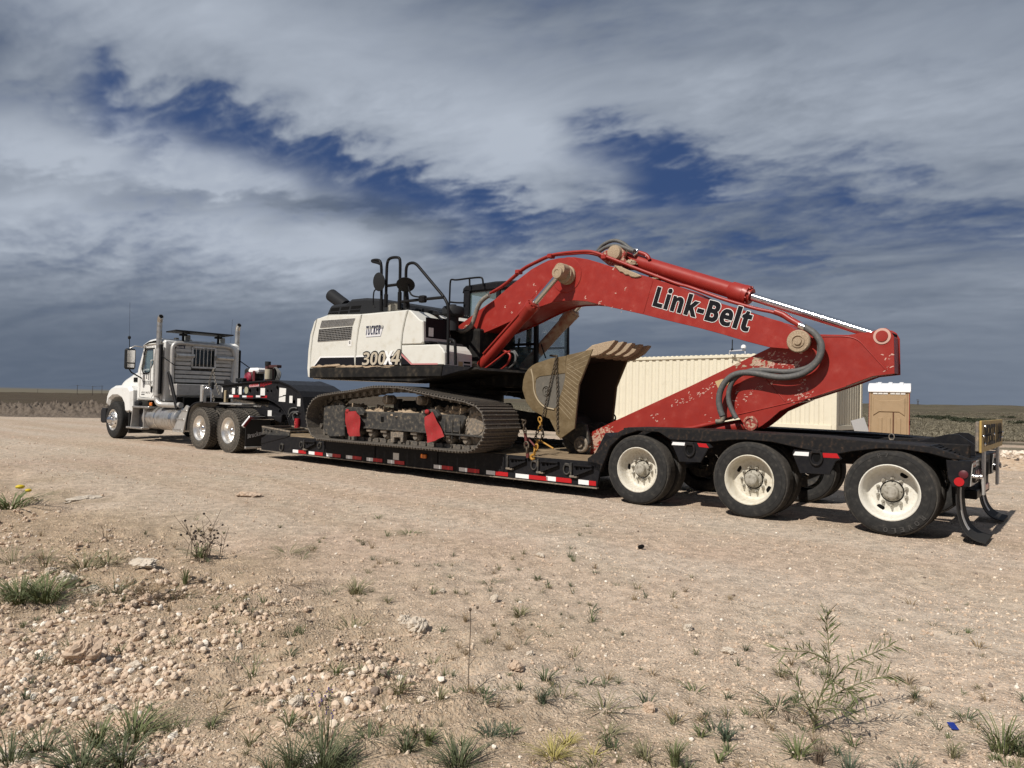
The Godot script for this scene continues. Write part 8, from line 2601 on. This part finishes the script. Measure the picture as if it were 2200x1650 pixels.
	tuft.call(P2([0.5,5.93]), "dark", 0.1, 0.06, 50, "dark tuft at the bottom edge, mid right", 0.5, 0.005)
	# the tall weed with its narrow leaves in pairs
	var wp := P2([0.749,5.24])
	var base := Vector3(wp[0].x, gh(wp[0].x, wp[0].y), wp[0].y)
	var weed := thing("tall_weed", "tall branching weed with narrow leaves throwing its shadow on the sand", "weed", base)
	var stem := MB.new()
	var leaf := MB.new()
	var right := Vector3(0.775, 0, -0.631)
	var axes := [
		[Vector3(0, 0, 0), right * 0.02 + Vector3(0, 0.12, 0), right * 0.07 + Vector3(0, 0.28, 0.02), right * 0.06 + Vector3(0, 0.42, 0.0), right * 0.05 + Vector3(0, 0.5, 0)],
		[right * 0.03 + Vector3(0, 0.12, 0), right * 0.14 + Vector3(0, 0.2, 0.05), right * 0.26 + Vector3(0, 0.25, 0.06), right * 0.36 + Vector3(0, 0.28, 0.08)],
		[right * 0.06 + Vector3(0, 0.2, 0), right * 0.14 + Vector3(0, 0.28, -0.06), right * 0.22 + Vector3(0, 0.31, -0.12), right * 0.3 + Vector3(0, 0.34, -0.16)],
		[right * 0.07 + Vector3(0, 0.3, 0), right * 0.0 + Vector3(0, 0.36, 0.06), right * -0.1 + Vector3(0, 0.37, 0.1)],
		[right * 0.02 + Vector3(0, 0.06, 0), right * -0.02 + Vector3(0, 0.16, 0.06), right * -0.05 + Vector3(0, 0.28, 0.1)],
		[right * 0.02 + Vector3(0, 0.1, 0), right * 0.12 + Vector3(0, 0.14, 0.1), right * 0.2 + Vector3(0, 0.15, 0.16)],
		[right * 0.06 + Vector3(0, 0.24, 0), right * 0.15 + Vector3(0, 0.23, 0.1), right * 0.25 + Vector3(0, 0.2, 0.16)]]
	for ax in axes:
		var pts := PackedVector3Array()
		for q in ax:
			pts.append(base + q)
		pts = smooth(pts, 5)
		stem.tube(pts, 0.0035, 5, false, 0.0015)
		for i in range(1, pts.size()):
			var d := (pts[i] - pts[i - 1]).normalized()
			for s in [-1, 1]:
				for rep in 2:
					var out := (d.cross(Vector3(rng.randfn(), rng.randfn(), rng.randfn())).normalized() * 0.8 + d * 0.6 + Vector3(0, 0.15, 0)).normalized()
					var l := rng.randf_range(0.035, 0.095)
					var w := out.cross(Vector3(rng.randfn(), rng.randfn(), rng.randfn())).normalized() * 0.003
					var a: Vector3 = pts[i]
					var m := a + out * l * 0.5 + Vector3(0, 0.002, 0)
					leaf.tri(a, m - w, m + w)
					leaf.tri(m - w, a + out * l, m + w)
	part("stem", stem, gmats["olive"], weed)
	part("leaves", leaf, gmats["green"], weed)
	# dry weed with dark round seed heads
	var sp := P2([-4.136,5.439])
	var sb := Vector3(sp[0].x, gh(sp[0].x, sp[0].y), sp[0].y)
	var seed_w := thing("seed_head_weed", "thin branching weed with dark round seed heads on bare gravel", "weed", sb)
	var st2 := MB.new()
	var hd := MB.new()
	for k in 15:
		var foot := sb + right * rng.randf_range(-0.2, 0.2) + Vector3(rng.randfn() * 0.05, 0, rng.randfn() * 0.05)
		foot.y = gh(foot.x, foot.z)
		var lean := right * rng.randf_range(-0.16, 0.14) + Vector3(rng.randfn() * 0.06, 0, rng.randfn() * 0.06)
		var h := rng.randf_range(0.2, 0.38)
		var p := smooth(PackedVector3Array([foot, foot + lean * 0.3 + right * rng.randfn() * 0.02 + Vector3(0, h * 0.5, 0), foot + lean + Vector3(0, h, 0)]), 4)
		st2.tube(p, 0.0032, 4, false, 0.0018)
		for br in 3:
			var at: Vector3 = p[3 + br]
			var tip := at + right * rng.randfn() * 0.06 + Vector3(rng.randfn() * 0.04, rng.randf_range(0.03, 0.12), rng.randfn() * 0.04)
			st2.tube(PackedVector3Array([at, at.lerp(tip, 0.5) + Vector3(0, 0.01, 0), tip]), 0.002, 4, false, 0.0014)
			if rng.randf() < 0.75:
				hd.ball(tip, Vector3.ONE * rng.randf_range(0.007, 0.011), 7, 5)
	part("stems", st2, gmats["twig"], seed_w, "", true)
	part("seed_heads", hd, mat(L(0.03, 0.022, 0.018), 0.9), seed_w, "", true)
	# lone tall stalk, purple-flowered stalks, yellow flower
	var lpp := P2([-0.656,5.885])
	var l0 := Vector3(lpp[0].x, gh(lpp[0].x, lpp[0].y), lpp[0].y)
	var lone := thing("bare_stalk", "single tall bare stalk with dark tips on the open sand", "weed", l0)
	var lsb := MB.new()
	lsb.tube(smooth(PackedVector3Array([l0, l0 + Vector3(0.0, 0.15, 0), l0 + Vector3(0.005, 0.3, 0), l0 + Vector3(0.0, 0.4, 0)]), 3), 0.0022, 5)
	lsb.tube(PackedVector3Array([l0 + Vector3(0, 0.13, 0), l0 + right * 0.03 + Vector3(0, 0.17, 0)]), 0.0015, 4)
	lsb.ball(l0 + Vector3(0, 0.4, 0), Vector3(0.008, 0.01, 0.008), 8, 5)
	lsb.ball(l0 + right * 0.035 + Vector3(0, 0.41, 0), Vector3(0.007, 0.008, 0.007), 8, 5)
	part("stalk", lsb, gmats["twig"], lone)
	var vp := P2([-0.589,6.751])
	var v0 := Vector3(vp[0].x, gh(vp[0].x, vp[0].y), vp[0].y)
	var vio := thing("purple_flowers", "thin stalks with small purple flowers rising from the large dark tuft", "wild flower", v0)
	var vs := MB.new()
	var vf := MB.new()
	for k in 7:
		var lean := Vector3(rng.randfn() * 0.035, 0, rng.randfn() * 0.035)
		var h := rng.randf_range(0.12, 0.27)
		vs.tube(PackedVector3Array([v0 + lean * 0.2, v0 + lean + Vector3(0, h, 0)]), 0.0016, 4)
		for q in 4:
			vf.ball(v0 + lean + Vector3(rng.randfn() * 0.006, h - q * 0.008, rng.randfn() * 0.006), Vector3.ONE * 0.0034, 6, 4)
	part("stalks", vs, gmats["olive"], vio, "", true)
	part("petals", vf, mat(L(0.09, 0.06, 0.2), 0.7), vio, "", true)
	var yp := P2([-8.19,5.566])
	var y0 := Vector3(yp[0].x, gh(yp[0].x, yp[0].y), yp[0].y)
	var yf := thing("yellow_flower", "small yellow flower head above the far dark green clump", "wild flower", y0)
	var yb := MB.new()
	yb.ball(y0 + Vector3(0, 0.2, 0), Vector3(0.05, 0.025, 0.05), 10, 5)
	yb.ball(y0 + right * 0.1 + Vector3(0, 0.16, 0), Vector3(0.035, 0.02, 0.035), 10, 5)
	part("petals", yb, mat(L(0.6, 0.45, 0.02), 0.6), yf)
	# thin scatter of small blades over the soft ground
	var sm := mat(Color.WHITE, 0.75)
	sm.vertex_color_use_as_albedo = true
	var sc := [tuft_mesh(14, 0.05, 0.05, 0.004, sm, 71, 0.4), tuft_mesh(10, 0.06, 0.07, 0.005, sm, 72, 0.2), tuft_mesh(20, 0.04, 0.04, 0.003, sm, 73, 0.6)]
	for j in 3:
		var xf := []
		var cs := []
		for i in 900:
			var dep := 2.3 + 6.0 * pow(rng.randf(), 1.6)
			var lat := rng.randf_range(-0.8, 0.8) * dep
			var p := ahead(lat, dep)
			var dens := smoothstep(7.5, 3.0, dep - 0.0 + (1.2 if lat > 0.2 * dep else -1.0)) * 0.75
			if rng.randf() > dens * (0.5 + hn2.get_noise_2d(p.x * 1.3, p.z * 1.3) * 1.4):
				continue
			var s := rng.randf_range(0.5, 1.3)
			xf.append(Transform3D(Basis(Vector3.UP, rng.randf() * TAU) * Basis.from_scale(Vector3(s, s * rng.randf_range(0.6, 1.2), s)), p - Vector3(0, 0.003, 0)))
			var c := [Color(0.09, 0.11, 0.04), Color(0.14, 0.13, 0.06), Color(0.22, 0.16, 0.09), Color(0.06, 0.08, 0.035)]
			cs.append(c[rng.randi() % 4])
		scatter("small_weeds", sc[j], xf, cs, "thin scatter of small weeds and blades on the sand", "grass")
